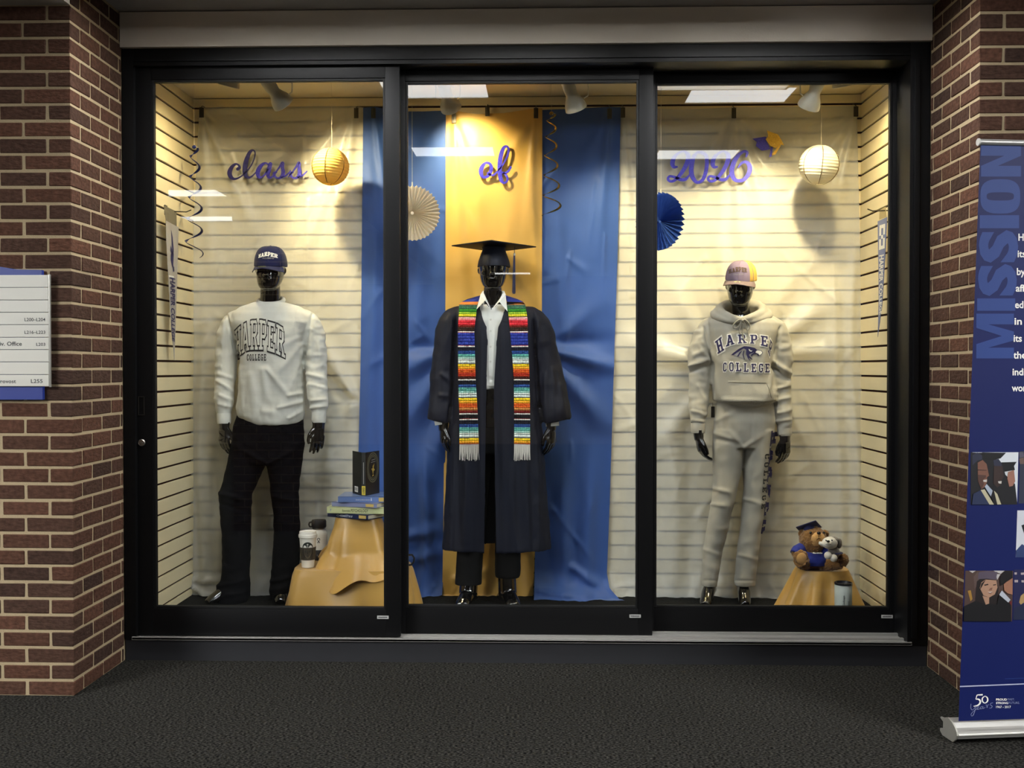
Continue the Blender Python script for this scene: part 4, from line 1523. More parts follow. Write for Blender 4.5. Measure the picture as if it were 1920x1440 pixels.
f1_ = [('ray', 425, 590, 446, 680, 2.2, 3, -.012), ('ray', 446, 660, 442, 770, 3, 3, -.010), ('ray', 586, 588, 569, 680, 2.2, 3, -.012), ('ray', 569, 660, 571, 770, 3, 3, -.010),
       ('ray', 429, 588, 452, 672, 2.5, 3, .004), ('ray', 560, 632, 505, 660, 4, 8, .004), ('ray', 566, 645, 520, 700, 4, 8, .006), ('ray', 566, 655, 540, 745, 4, 8, .006), ('ray', 499, 690, 545, 748, 4, 7, .009), ('ray', 492, 690, 500, 750, 5, 8, .007), ('ray', 538, 742, 572, 736, 3, 5, .008),
       ('ray', 520, 765, 570, 752, 3, 5, .008), ('ray', 540, 785, 571, 768, 3, 4, .007), ('ray', 470, 700, 476, 780, 6, 9, .006), ('ray', 449, 690, 456, 770, 4, 6, .005), ('ray', 490, 770, 520, 775, 6, 8, .006),
       ('ray', 420, 600, 416, 650, 3, 5, .006), ('ray', 428, 615, 436, 680, 3, 4, .006), ('ray', 405, 712, 436, 734, 3, 4, .009), ('ray', 408, 700, 440, 712, 3, 4, .006), ('ray', 410, 740, 436, 752, 3, 4, .006), ('ray', 408, 757, 434, 764, 3, 3, .007),
       ('ray', 575, 700, 614, 712, 3, 4, .008), ('ray', 578, 720, 612, 728, 3, 4, .006), ('ray', 595, 640, 604, 690, 4, 5, .006), ('ray', 583, 752, 612, 748, 3, 3, .007), ('ray', 582, 765, 613, 760, 3, 3, .007), ('ray', 585, 640, 580, 690, 3, 4, .005)]
shirt = remeshed(mb, .0058, 4, creases_at(f1_, w1, Y1 + .03), 'sweatshirt')
t1 = bvh_of(shirt)
sh = link('sweatshirt', shirt, WHITEM, m1)
mb = MB()                                            # ribbed neckline
cn = P(508, 565, Y1)
ring = []
for j in range(36):
    a = 2 * math.pi * j / 36
    ring.append(Vector((cn.x + .067 * math.cos(a), Y1 - .002 + .066 * math.sin(a), cn.z + .004 + .020 * math.sin(a) + (.004 if math.sin(a) > 0 else 0))))
mb.tube(ring, .011, 10, closed=True, flat=.6)
mb.build('collar', WHITEM, sh, smooth=60)
for q, pts in (('l', armL), ('r', armR)):
    mb = MB(); a, b = pts[-2], pts[-1]
    mb.tube([P(lerp(a[0], b[0], t), lerp(a[1], b[1], t), Y1 + lerp(a[3], b[3], t)) for t in (-.1, .1, .9, 1.1)], [.0345, .0375, .0365, .033], 20)
    mb.build('cuff', WHITEM, sh, smooth=60)
mb = MB()                                            # hem stitching
xt = (446.5, 544.5)
tt = [(0, 622), (.14, 612), (.27, 605.5), (.37, 602), (.55, 601), (.67, 603.5), (.85, 608.5), (1, 618)]
bt = [(0, 673), (.15, 665.5), (.29, 658), (.4, 657), (.6, 657), (.7, 659), (.85, 664), (1, 672.5)]
link('letter_outline', arch_word('HARPER', .045, xt, tt, bt, Y1, t1, .0022), KPRINT, sh)
link('letter_fill', arch_word('HARPER', -.012, xt, tt, bt, Y1, t1, .0034), WHITEM, sh)
link('small_lettering', arch_word('COLLEGE', .01, (474, 511.5), [(0, 665), (1, 664.5)], [(0, 676.5), (1, 676.5)], Y1, t1, .0026, gap=.2), KPRINT, sh)

pelvis = [(770, 447, 566, .10), (785, 442, 569, .112), (800, 438, 570, .118), (830, 434, 571, .118), (850, 430, 569, .112), (868, 428, 566, .10)]
legL = [(830, 434, 512, .105), (865, 428, 500, .10), (900, 420, 484, .092, -.01), (928, 411, 473, .085, -.02), (950, 412, 471, .078, -.02), (1000, 416, 470, .070, -.01), (1050, 417, 469, .068, 0), (1085, 415, 468, .072, 0), (1105, 406, 469, .08, 0), (1120, 404, 468, .085, -.005), (1131, 408, 462, .082, -.01)]
legR = [(830, 490, 571, .105), (865, 501, 566, .10), (900, 506, 561, .09), (928, 509, 560, .082), (960, 513, 561, .075), (1000, 514, 563, .07), (1050, 511, 562, .07), (1085, 508, 556, .072), (1105, 506, 550, .076), (1122, 508, 546, .078)]
mb = MB()
mb.rings(pr(Y1, pelvis)); mb.rings(pr(Y1, legL)); mb.rings(pr(Y1, legR))
fj_ = [('ray', 412, 925, 470, 940, 4, 5, .010), ('ray', 414, 945, 460, 960, 4, 5, -.006), ('ray', 500, 868, 440, 835, 3, 6, .008), ('ray', 500, 870, 560, 840, 3, 6, .008), ('ray', 500, 872, 470, 900, 3, 5, .006), ('ray', 512, 930, 560, 940, 4, 5, .008), ('ray', 405, 1100, 468, 1085, 4, 5, .009), ('ray', 408, 1120, 466, 1108, 4, 5, .008), ('ray', 508, 1090, 556, 1080, 4, 5, .008), ('ray', 508, 1108, 550, 1100, 4, 5, .007), ('ray', 441, 800, 450, 860, 4, 5, .004)]
je = remeshed(mb, .006, 4, creases_at(fj_, crease(.0045, (8, 8, 13), 7.0), Y1 + .03), 'jeans')
link('jeans', je, DENIM, m1)

mb = MB()                                            # the body, one surface
mb.rings(pr(Y1, torso[3:], -8, -.02)); mb.rings(pr(Y1, pelvis, -6, -.015))
mb.rings(pr(Y1, legL[:-2], -9, -.016)); mb.rings(pr(Y1, legR[:-2], -9, -.016))
for arm in (armL, armR):
    ptube(mb, Y1, arm[:-2] + [(arm[-1][0], arm[-1][1] - 4, 11, arm[-1][3])], 14, .72)
nb = P(507, 590, Y1)
mb.tube([nb, P(507, 566, Y1 - .003), P(507, 550, Y1 - .010), P(507, 530, Y1 - .012)], [.085, .054, .052, .05], 22)
head(mb, P(507, 543.5, Y1 - .018), R(1), 0, .208, 1.05)
hand(mb, P(420, 799, Y1 - .027), (.02, -.10, -1), (1, -.45, 0), (.40, .9, 0), .26, .25)
hand(mb, P(597.5, 797, Y1 - .027), (-.03, -.10, -1), (-1, -.45, 0), (-.40, .9, 0), .26, .25)
foot(mb, P(436, 1112, Y1), P(388, 1137, Y1 - .10), 0)
foot(mb, P(527, 1112, Y1), P(527, 1136, Y1 - .10), 0)
link('body', remeshed(mb, .0038, 3), BODYM, m1)

mb = MB()
fc, brm, CM = cap_parts(m1, P(508, 499, Y1 - .020), R(0), R(4), .0835, .112, .103, .068, (CAPN, CAPN, CAPN))
tc_ = bvh_of(fc.data); base1 = ORG[fc]
tc_ = BVHTree.FromPolygons([v.co + base1 for v in fc.data.vertices], [p.vertices for p in fc.data.polygons])
link('cap_lettering', arch_word('HARPER', .03, (488, 522.5), [(0, 479), (.5, 473.5), (1, 478)], [(0, 485), (.5, 481.5), (1, 484.5)], Y1 - .08, tc_, .0022, .006), WPRINT, fc)
link('cap_small_lettering', decal(fit_text('ALUMNI', 494.5, 515, 486.5, 483.6, .01), lambda a, b: P(a, b, Y1 - .1), .006, tc_, .0022), GPRINT, fc)
tb_ = BVHTree.FromPolygons([v.co + base1 for v in brm.data.vertices], [p.vertices for p in brm.data.polygons])
mb = MB(); c = P(504, 497.5, Y1 - .17)
mb.lathe([(.0001, 0), (1, 0), (1, .12), (.0001, .12)], (0, 0, 0), (0, 0, 1), 22)
cs = CM @ Vector((-.010, -.100 - .040, -.006))
mb.v = [Vector((cs.x + v.x * .021, cs.y + v.y * .012, cs.z + v.z * .012 + v.y * .0035)) for v in mb.v]
mb.build('cap_sticker', mat('gold_sticker', (120, 124, 90), rough=.35, metal=.5, var=.2), brm, smooth=0)

# ------------------------------------------------------------------ 2: graduation gown
Y2 = 5.522
base = P(925, 1125, Y2); base.z = ZF
m2 = empty('mannequin', base, label='glossy black mannequin in dark graduation gown with striped stole', cat='mannequin', group='dressed mannequins')
g = [(560, 897, 953, .062), (567, 880, 968, .082), (576, 862, 988, .10), (586, 848, 1004, .115), (604, 843, 1010, .13), (640, 845, 1008, .142), (700, 845, 1011, .150), (800, 841, 1017, .158), (900, 836, 1024, .163), (1000, 830, 1032, .168), (1022, 828, 1034, .17), (1029, 828, 1034, .17)]
gl = [(895, 596, 14, 0), (870, 593, 20, 0), (852, 602, 25, 0), (842, 624, 26, 0), (838, 660, 26, 0), (834, 700, 27, 0), (831, 745, 26, -.01), (828, 772, 26, -.02), (825, 789, 24, -.02)]
gr = [(955, 597, 14, 0), (982, 594, 20, 0), (1002, 603, 25, 0), (1014, 628, 26, 0), (1020, 660, 26, 0), (1029, 705, 28, 0), (1037, 750, 29, -.01), (1041, 772, 30, -.02), (1044, 789, 28, -.02)]
mb = MB()
mb.rings(pr(Y2, g), 40)
ptube(mb, Y2, gl, 18); ptube(mb, Y2, gr, 18)
pl = crease(.007, (15, 15, 1.6), 2.0)
pl2 = crease(.006, (9, 9, 9), 5.0)


def w2(p):
    lo = min(1, max(.15, (1.75 - p.z) * 1.3))
    k = pl(p) * lo
    if abs(p.x - base.x) > .21: k = k * .6 + pl2(p) * .9
    return k


f2_ = [('ray', 852, 600, 846, 780, 2.5, 3, -.016), ('ray', 846, 760, 840, 800, 3, 3, -.012), ('ray', 1000, 600, 1012, 780, 2.5, 3, -.016), ('ray', 1012, 760, 1020, 800, 3, 3, -.012),
       ('ray', 852, 588, 836, 650, 3, 6, .008), ('ray', 846, 590, 848, 660, 3, 5, .007), ('ray', 1004, 590, 1020, 660, 3, 6, .008), ('ray', 1010, 596, 1010, 680, 3, 5, .007), ('ray', 826, 700, 850, 720, 4, 5, .008), ('ray', 822, 740, 846, 744, 4, 5, .007),
       ('ray', 1035, 690, 1040, 780, 4, 6, .009), ('ray', 1022, 700, 1024, 790, 4, 5, .008), ('ray', 1050, 720, 1056, 780, 4, 5, .008), ('ray', 902, 605, 900, 1010, 3, 5, .006), ('ray', 940, 610, 944, 1010, 3, 5, .006), ('ray', 1002, 780, 1012, 1020, 5, 8, .010), ('ray', 985, 860, 990, 1020, 5, 8, .008), ('ray', 850, 800, 846, 1015, 5, 8, .008), ('ray', 875, 870, 872, 1015, 5, 8, .008), ('ray', 960, 870, 962, 1018, 5, 8, .007)]
gm = remeshed(mb, .006, 4, creases_at(f2_, w2, Y2 + .03), 'gown')
eL = [(540, 897), (566, 896), (600, 906), (612, 911.5), (640, 914), (730, 911.5), (1035, 907.5)]
eR = [(540, 952), (566, 951), (600, 940.5), (614, 934), (640, 931.5), (730, 926), (1035, 930.5)]
bm = bmesh.new(); bm.from_mesh(gm)


kill = []
for v in bm.verts:
    if v.co.y < Y2 - .02:
        x, y = pyx(v.co)
        for e, s in ((interp(eL, y), 1), (interp(eR, y), -1)):
            if abs(x - e) < 1.6: v.co.x += (e - x) * PXM(v.co.y)
for f_ in bm.faces:
    c = f_.calc_center_median()
    x, y = pyx(c)
    if c.y < Y2 and interp(eL, y) < x < interp(eR, y) and (f_.normal.y < .3 or y < 575): kill.append(f_)
    elif f_.normal.z < -.75 and c.z < P(925, 1022, Y2).z and abs(c.x - base.x) < .32: kill.append(f_)
    elif c.z > P(925, 566, Y2).z and f_.normal.z > .7: kill.append(f_)
bmesh.ops.delete(bm, geom=list(set(kill)), context='FACES')
bmesh.ops.solidify(bm, geom=bm.faces[:], thickness=.002)
bm.to_mesh(gm); bm.free()
for p_ in gm.polygons: p_.use_smooth = True
gm.set_sharp_from_angle(angle=R(50))
t2 = bvh_of(gm)
go = link('gown', gm, GOWNM, m2)
# yoke seam of the gown
for a, b in (((886, 601.5), (913, 601)), ((931, 601), (957, 604))):
    mb = MB()
    pts = []
    for i in range(12):
        x, y = lerp(a[0], b[0], i / 11), lerp(a[1], b[1], i / 11)
        q = P(x, y, Y2 - .13)
        h = t2.ray_cast(q - Vector((0, 1, 0)), Vector((0, 1, 0)))
        if h[0] is not None: pts.append(Vector((q.x, h[0].y - .0012, q.z)))
    if len(pts) > 2:
        mb.tube(pts, .0014, 5); mb.build('yoke_seam', GOWNM, go)

mb = MB()                                            # white dress shirt
mb.rings(pr(Y2, [(572, 900, 950, .070), (582, 882, 968, .088), (600, 866, 988, .108), (640, 862, 992, .122), (700, 864, 990, .126), (722, 866, 988, .124), (729, 872, 984, .118)]), 36)
WSHIRT = mat('white_shirt_cotton', (226, 226, 220), rough=.75, spec=.2, var=.04, vscale=8, bump=.1, bscale=60)
ws = remeshed(mb, .006, 3, crease(.0045, (14, 14, 10), 3.0), 'dress_shirt')
bm = bmesh.new(); bm.from_mesh(ws)
vl = [(540, 905), (566, 908), (580, 921), (581, 921)]
vr = [(540, 946), (566, 938), (580, 921.5), (581, 921.5)]
kill = []
for f_ in bm.faces:
    c = f_.calc_center_median(); x, y = pyx(c)
    if c.y < Y2 and y < 580 and interp(vl, y) < x < interp(vr, y): kill.append(f_)
bmesh.ops.delete(bm, geom=kill, context='FACES')
bm.to_mesh(ws); bm.free()
tws = bvh_of(ws)
wso = link('dress_shirt', ws, WSHIRT, m2)


def on_shirt(x, y, off=.002):
    q = P(x, y, Y2 - .12)
    h = tws.ray_cast(q - Vector((0, 1, 0)), Vector((0, 1, 0)))
    return Vector((q.x, (h[0].y if h[0] is not None else Y2 - .10) - off, q.z))


for sgn, pts in ((-1, [(905.5, 545), (901, 552), (893.5, 580), (909.5, 563.5), (920.5, 579), (912, 560)]), (1, [(945.5, 545), (948, 552), (951.5, 584), (936.5, 566), (922, 580), (937, 560)])):
    mb = MB()
    A = [P(x, y, yy) for (x, y), yy in zip(pts, (Y2 - .045, Y2 - .062, Y2 - .108, Y2 - .112, Y2 - .118, Y2 - .088))]
    d = Vector((0, .003, 0))
    for tri in ((0, 1, 5), (1, 2, 3), (1, 3, 5), (5, 3, 4)):
        mb.prism([A[k] for k in tri], d)
    mb.build('collar_flap', WSHIRT, wso, smooth=0)
mb = MB()                                            # stand collar round the neck
mb.grid(30, 4, lambda u, v: Vector((P(925, 560, Y2).x + .056 * math.cos(R(lerp(-30, 210, u))), Y2 - .01 + .060 * math.sin(R(lerp(-30, 210, u))), lerp(P(925, 572, Y2).z, P(925, 546, Y2).z, v))))
mb.build('collar_stand', WSHIRT, wso, recalc=True, solid=.003)
mb = MB()
for i in range(28):
    y = lerp(583, 722, i / 27)
    mb.box(0, 0, 0, 0, 0, 0) if False else None
mb.loft([[on_shirt(lerp(915.5, 916.5, t) - 0 + dx, lerp(581, 724, t), .0018 + o) for dx, o in ((0, 0), (0, .0015), (11, .0015), (11, 0))] for t in [i / 30 for i in range(31)]], True, True)
mb.build('placket', WSHIRT, wso, smooth=40)
for y in (599, 620.5, 650, 678, 706):
    mb = MB(); mb.lathe([(.0001, 0), (.0055, 0), (.0055, .002), (.0001, .002)], on_shirt(919.5, y, .004), (0, -1, 0), 14)
    mb.build('button', mat('pearl_button', (205, 203, 196), rough=.3, var=.05), wso)

tp = [(720, 880, 972, .10), (740, 876, 976, .112), (800, 872, 980, .115), (850, 868, 984, .11)]
tl = [(830, 872, 928, .10), (900, 866, 918, .09), (960, 860, 912, .082), (1030, 857, 906, .075), (1080, 854, 904, .074), (1095, 853, 903, .074)]
trr = [(830, 922, 982, .10), (900, 926, 982, .09), (960, 928, 980, .082), (1030, 928, 977, .075), (1070, 928, 976, .074), (1082, 929, 975, .074)]
mb = MB(); mb.rings(pr(Y2, tp)); mb.rings(pr(Y2, tl)); mb.rings(pr(Y2, trr))
link('trousers', remeshed(mb, .007, 3, crease(.003, (8, 8, 10), 8.0)), BTROU, m2)

mb = MB()
mb.rings(pr(Y2, g[4:8], -16, -.035)); mb.rings(pr(Y2, tp, -7, -.02)); mb.rings(pr(Y2, tl[:-1], -9, -.016)); mb.rings(pr(Y2, trr[:-1], -9, -.016))
mb.rings(pr(Y2, [(576, 890, 960, .07), (590, 866, 986, .085), (610, 856, 996, .095), (650, 862, 990, .10)]))
ptube(mb, Y2, [(866, 600, 16, 0), (846, 650, 15, 0), (836, 710, 13, 0), (831, 770, 11, -.015), (830, 796, 9.5, -.02)], 14)
ptube(mb, Y2, [(990, 600, 16, 0), (1010, 650, 15, 0), (1024, 710, 13, 0), (1033, 770, 11, -.015), (1035, 796, 9.5, -.02)], 14)
mb.tube([P(924, 596, Y2), P(924, 572, Y2 - .006), P(924, 555, Y2 - .012), P(924, 528, Y2 - .014)], [.070, .048, .047, .047], 22)
head(mb, P(924.5, 542, Y2 - .02), R(1), 0, .200, 1.05)
hand(mb, P(831, 800, Y2 - .03), (.0, -.06, -1), (.5, -1, 0), (1, .5, 0), .3, .3)
hand(mb, P(1034, 800, Y2 - .03), (.02, -.06, -1), (-.7, -.8, 0), (-.8, .7, 0), .3, .3)
foot(mb, P(879, 1090, Y2), P(866, 1131, Y2 - .12), 0, .042, .048)
foot(mb, P(950, 1078, Y2), P(966, 1131, Y2 - .12), 0, .042, .048)
link('body', remeshed(mb, .0038, 3), BODYM, m2)
for pts in ([(826, 782, 13, -.02), (828, 796, 12.5, -.022)], [(1035, 785, 13, -.02), (1036, 799, 12.5, -.022)]):
    mb = MB(); mb.tube([P(a, b, Y2 + d) for a, b, r, d in pts], [r * PXM(Y2) for a, b, r, d in pts], 18)
    mb.build('shirt_cuff', WSHIRT, wso, smooth=50)

# mortarboard with tassel
mc = P(926, 500, Y2 - .026)
mb = MB()
mb.rings([(mc.x, mc.y + .004, mc.z - .002, .0845, .108), (mc.x, mc.y + .004, mc.z + .004, .0845, .108), (mc.x, mc.y + .004, mc.z + .028, .080, .102), (mc.x, mc.y + .004, mc.z + .065, .067, .086), (mc.x, mc.y + .004, mc.z + .088, .058, .066), (mc.x, mc.y + .004, mc.z + .100, .062, .066)], 36)
cb = mb.build('skull_cap', GOWNM, m2, smooth=60)
hb = P(926, 462.5, Y2)
s_ = .154
mb = MB(); mb.obox((hb.x, Y2 - .008, hb.z + .001), (s_ * .72, s_ * .70, -.004), (-s_ * .70, s_ * .72, 0), (0, 0, .0028))
bo = mb.build('mortarboard', GOWNM, m2, bevel=.001)
TASS = mat('navy_tassel_thread', (34, 40, 84), rough=.6, sheen=.3, var=.3, vscale=200, stretch=(8, 8, .5))
tx = P(964.5, 466, Y2 - .05)
mb = MB(); mb.lathe([(.0001, .006), (.006, .005), (.007, 0)], (hb.x, Y2 - .008, hb.z + .004), (0, 0, 1), 14); mb.build('board_button', GOWNM, bo)
mb = MB(); mb.tube([(hb.x, Y2 - .008, hb.z + .006), (tx.x - .004, tx.y, hb.z + .005), (tx.x + .001, tx.y, hb.z), tx - Vector((0, 0, .012)), P(964.5, 476, Y2 - .05)], .0017, 6)
mb.build('tassel_cord', TASS, bo)
mb = MB()
for i in range(26):
    a, rr = random.random() * 6.28, .0045 * math.sqrt(random.random())
    p0 = P(964.5, 478, Y2 - .05) + Vector((math.cos(a) * rr, math.sin(a) * rr, 0))
    p1 = P(964.5 - .6, 550 + random.uniform(-2, 2), Y2 - .05) + Vector((math.cos(a) * rr * 2.2, math.sin(a) * rr * 2, 0))
    mb.tube([p0, p0.lerp(p1, .5), p1], .0013, 4)
mb.build('tassel', TASS, bo)
mb = MB(); c = P(964.5, 477, Y2 - .05); mb.lathe([(.0035, .007), (.0058, .004), (.0058, -.005), (.004, -.007)], c, (0, 0, 1), 12)
mb.build('tassel_band', mat('silver_charm', (200, 196, 186), rough=.3, metal=.8, var=.1), bo)

# striped stole
STOLE = mat('woven_stole', (255, 255, 255), rough=.8, spec=.12, attr='Col', bump=.03, bscale=300)
SB = [(572, (70, 95, 82)), (575.5, (52, 104, 78)), (580, (52, 130, 44)), (585.5, (150, 186, 52)), (589.5, (228, 216, 54)), (593.6, (20, 20, 20)), (595, (232, 172, 166)), (598.6, (240, 122, 132)), (601, (214, 48, 60)), (610, (112, 30, 26)), (613.8, (52, 36, 30)),
      (621.5, (236, 232, 224)), (623.4, (120, 20, 24)), (624.5, (44, 60, 152)), (647.5, (150, 26, 30)), (648.6, (236, 232, 224)), (650.9, (24, 27, 44)), (657.8, (40, 72, 134)), (664.2, (88, 160, 152)), (669.3, (150, 196, 188)), (672.7, (206, 216, 212)), (675, (120, 140, 140)), (676, (214, 222, 218)),
      (681.9, (24, 24, 24)), (683, (236, 202, 42)), (687.6, (232, 162, 42)), (692.2, (216, 92, 36)), (699, (172, 50, 30)), (706, (60, 25, 22)), (711, (236, 232, 224)), (713.3, (24, 27, 40)), (720.9, (40, 72, 134)), (726.6, (88, 160, 152)), (733.5, (150, 196, 188)), (737, (206, 216, 212)), (740, (120, 140, 140)), (741, (214, 222, 218)),
      (745, (24, 24, 24)), (746.3, (236, 202, 42)), (751.8, (232, 162, 42)), (756.4, (216, 92, 36)), (764.4, (190, 122, 62)), (769.7, (110, 26, 24)), (774.8, (236, 232, 224)), (777, (22, 22, 28)), (784.4, (130, 30, 30)), (785.5, (236, 232, 224)), (787.4, (24, 27, 40)), (795, (40, 72, 134)), (801.1, (88, 160, 152)), (808, (150, 196, 188)),
      (811.5, (206, 216, 212)), (814, (120, 140, 140)), (815, (214, 222, 218)), (820.2, (24, 24, 24)), (821.5, (236, 202, 42)), (826.4, (232, 162, 42)), (831, (170, 60, 34)), (832.3, None)]
st = empty('stole', base, None) if False else None
for side, lt, rt in (('l', [(572, 862), (619, 859), (710, 860), (780, 862), (832, 862)], [(572, 895), (619, 889.5), (710, 892), (780, 896), (832, 898)]),
                     ('r', [(572, 951), (596, 954), (649, 959), (710, 963.5), (780, 964), (832, 964)], [(572, 985), (596, 989), (649, 990.5), (710, 993), (780, 994), (832, 994)])):
    mb = MB()

    def sp(x, y):
        q = P(x, y, Y2 - .13)
        h = t2.ray_cast(q - Vector((0, 1, 0)), Vector((0, 1, 0)))
        yy = h[0].y if h[0] is not None else None
        return q, yy
    NX = 8
    # smooth front depth per row so that the woven band hangs flat
    rows = []
    ys = []
    for (a, ca), (b, _) in zip(SB, SB[1:]):
        k = max(1, int((b - a) / 6) + 1)
        for i in range(k): ys.append((lerp(a, b, i / k), ca))
    ys.append((832.3, ys[-1][1]))
    for y, cc in ys:
        l, r = interp(lt, y), interp(rt, y)
        dep = [sp(lerp(l, r, i / NX), y)[1] for i in range(NX + 1)]
        dep = [d if d is not None else Y2 - .10 for d in dep]
        mnd = min(dep)
        rows.append([Vector((P(lerp(l, r, i / NX), y, dep[i]).x, lerp(dep[i], mnd, .6) - .006, P(lerp(l, r, i / NX), y, dep[i]).z)) for i in range(NX + 1)])
    for k in range(len(rows)):                       # average neighbouring depths
        lo, hi = max(0, k - 3), min(len(rows), k + 4)
        for i in range(NX + 1):
            rows[k][i] = Vector((rows[k][i].x, min(rows[k][i].y, sum(rows[q][i].y for q in range(lo, hi)) / (hi - lo)), rows[k][i].z))
    for k in range(len(rows) - 1):
        mb.col = srgb(ys[k][1])
        for i in range(NX):
            a, b, c, d = rows[k][i], rows[k][i + 1], rows[k + 1][i + 1], rows[k + 1][i]
            mb.add([a, b, c, d], [(0, 3, 2, 1)])
    # over the shoulder towards the neck
    shl = [(866, 566.5, -.055), (876, 561.5, .0)] if side == 'l' else [(981, 566.5, -.055), (971, 561.5, .0)]
    shr = [(897, 566, -.075), (901, 556.5, .0)] if side == 'l' else [(951, 566, -.075), (947, 556.5, .0)]
    prev = (rows[0][0], rows[0][NX])
    for (a, b, cc) in ((shl[0], shr[0], (222, 130, 60)), (shl[1], shr[1], (48, 60, 140))):
        q0, q1 = P(a[0], a[1], Y2 + a[2]), P(b[0], b[1], Y2 + b[2])
        mb.col = srgb(cc)
        mb.add([prev[0], prev[1], q1, q0], [(0, 1, 2, 3)])
        prev = (q0, q1)
    q0, q1 = P(892 if side == 'l' else 957, 557, Y2 + .085), P(912 if side == 'l' else 937, 551, Y2 + .07)
    mb.col = srgb((48, 60, 140)); mb.add([prev[0], prev[1], q1, q0], [(0, 1, 2, 3)])
    q2, q3 = P(924.5, 556, Y2 + .10), P(924.5, 550, Y2 + .085)
    mb.add([q0, q1, q3, q2], [(0, 1, 2, 3)])
    so = mb.build('stole_band', STOLE, m2, smooth=180, recalc=True, solid=.0016, label='woven band of colourful stripes')
    mb = MB()
    l, r = rows[-1][0], rows[-1][NX]
    for i in range(24):
        a = l.lerp(r, (i + .5) / 24) + Vector((0, .001, 0))
        z1 = P(0, 861 + random.uniform(-1.5, 2.2), Y2 - .16).z
        mb.tube([a, Vector((a.x + random.uniform(-.001, .001), a.y - .002, lerp(a.z, z1, .5))), Vector((a.x + random.uniform(-.004, .004), a.y + random.uniform(-.002, .002), z1))], [.0017, .0016, .0012], 5)
    mb.build('fringe', mat('white_fringe_yarn', (214, 210, 202), rough=.8, var=.1), so, label='white yarn fringe')

# ------------------------------------------------------------------ 3: hooded sweatshirt and sweatpants
Y3 = 5.565
base = P(1378, 1125, Y3); base.z = ZF
m3 = empty('mannequin', base, label='glossy black mannequin in grey hooded sweatshirt and grey sweatpants', cat='mannequin', group='dressed mannequins')
h3 = [(595, 1340, 1440, .088), (599, 1330, 1452, .098), (606, 1322, 1460, .112), (620, 1320, 1462, .122), (650, 1329, 1452, .132), (690, 1333, 1450, .130), (720, 1334, 1452, .132), (738, 1336, 1456, .140), (750, 1338, 1454, .140), (758, 1346, 1448, .128), (764, 1354, 1442, .112)]
a3l = [(1368, 610, 14, 0), (1346, 610, 19, .005), (1330, 620, 23, .01), (1321, 640, 23.5, .01), (1312, 668, 22, .01), (1311, 688, 19.5, .01), (1311, 715, 18.5, .005), (1310, 750, 18, -.01), (1309, 778, 16.5, -.02), (1309, 792, 13, -.025), (1309, 811, 12, -.03)]
a3r = [(1416, 610, 14, 0), (1437, 610, 19, .005), (1452, 620, 23, .01), (1459.5, 645, 23.5, .01), (1463, 675, 23, .01), (1463, 705, 20.5, .01), (1464, 740, 19, 0), (1467, 770, 17.5, -.015), (1470, 795, 14.5, -.02), (1471, 816, 13, -.025)]
mb = MB()
mb.rings(pr(Y3, h3), 36)
ptube(mb, Y3, a3l, 18); ptube(mb, Y3, a3r, 18)
f3a, f3b = crease(.007, (7, 7, 15), 11.0), crease(.006, (9, 9, 6), 13.0)


def w3(p):
    if abs(p.x - P(1390, 690, Y3).x) > .175: return f3a(p)
    return f3b(p) * .7 - (.012 * max(0, 1 - abs(p.z - P(0, 757, Y3).z) / .02) if p.z < P(0, 750, Y3).z else 0)


f3_ = [('ray', 1318, 612, 1336, 690, 2.5, 3, -.010), ('ray', 1336, 680, 1338, 745, 3, 3, -.012), ('ray', 1464, 612, 1448, 690, 2.5, 3, -.010), ('ray', 1450, 680, 1452, 745, 3, 3, -.012),
       ('ray', 1292, 697, 1332, 684, 3, 4, -.013), ('ray', 1292, 687, 1330, 672, 4, 5, .016), ('ray', 1300, 668, 1330, 650, 4, 5, .007), ('ray', 1312, 650, 1335, 690, 3, 4, .008), ('ray', 1318, 640, 1350, 680, 4, 6, .006),
       ('ray', 1449, 688, 1480, 712, 3, 4, -.018), ('ray', 1450, 678, 1482, 700, 4, 5, .012), ('ray', 1456, 730, 1480, 722, 3, 4, .010), ('ray', 1455, 752, 1482, 744, 3, 4, .009), ('ray', 1458, 775, 1484, 768, 3, 4, .008), ('ray', 1456, 790, 1484, 786, 3, 3, .008),
       ('ray', 1308, 720, 1328, 760, 4, 5, .006), ('ray', 1296, 770, 1324, 778, 3, 4, .008), ('ray', 1297, 788, 1322, 790, 3, 3, .008), ('ray', 1340, 700, 1346, 745, 4, 5, .006), ('ray', 1440, 640, 1425, 700, 5, 8, .006), ('ray', 1450, 690, 1436, 745, 4, 5, .008), ('ray', 1345, 640, 1362, 700, 5, 8, .005),
       ('ray', 1355, 750, 1440, 752, 5, 5, .006)]
hd = remeshed(mb, .0058, 4, creases_at(f3_, w3, Y3 + .03), 'hooded_sweatshirt')
t3 = bvh_of(hd)
ho = link('hooded_sweatshirt', hd, HEATH, m3)
mb = MB()                                            # hood lying round the neck
hp = catmull([(1390, 598, .012, -.125), (1372, 595, .019, -.108), (1354, 588, .023, -.055), (1350, 580, .026, .01), (1366, 573, .032, .075), (1390, 572, .036, .095), (1415, 573, .032, .075), (1430, 580, .026, .01), (1425, 588, .023, -.055), (1408, 595, .019, -.108), (1391, 598, .012, -.125)], 5)
mb.tube([P(a, b, Y3 + d) for a, b, r, d in hp], [r for a, b, r, d in hp], 14)
hp2 = catmull([(1390, 603, .010, -.122), (1366, 602, .016, -.105), (1344, 595, .020, -.05), (1340, 588, .022, .01), (1360, 582, .03, .08), (1390, 580, .034, .105), (1420, 582, .03, .08), (1440, 588, .022, .01), (1436, 595, .020, -.05), (1412, 602, .016, -.105), (1391, 603, .010, -.122)], 5)
mb.tube([P(a, b, Y3 + d) for a, b, r, d in hp2], [r for a, b, r, d in hp2], 14)
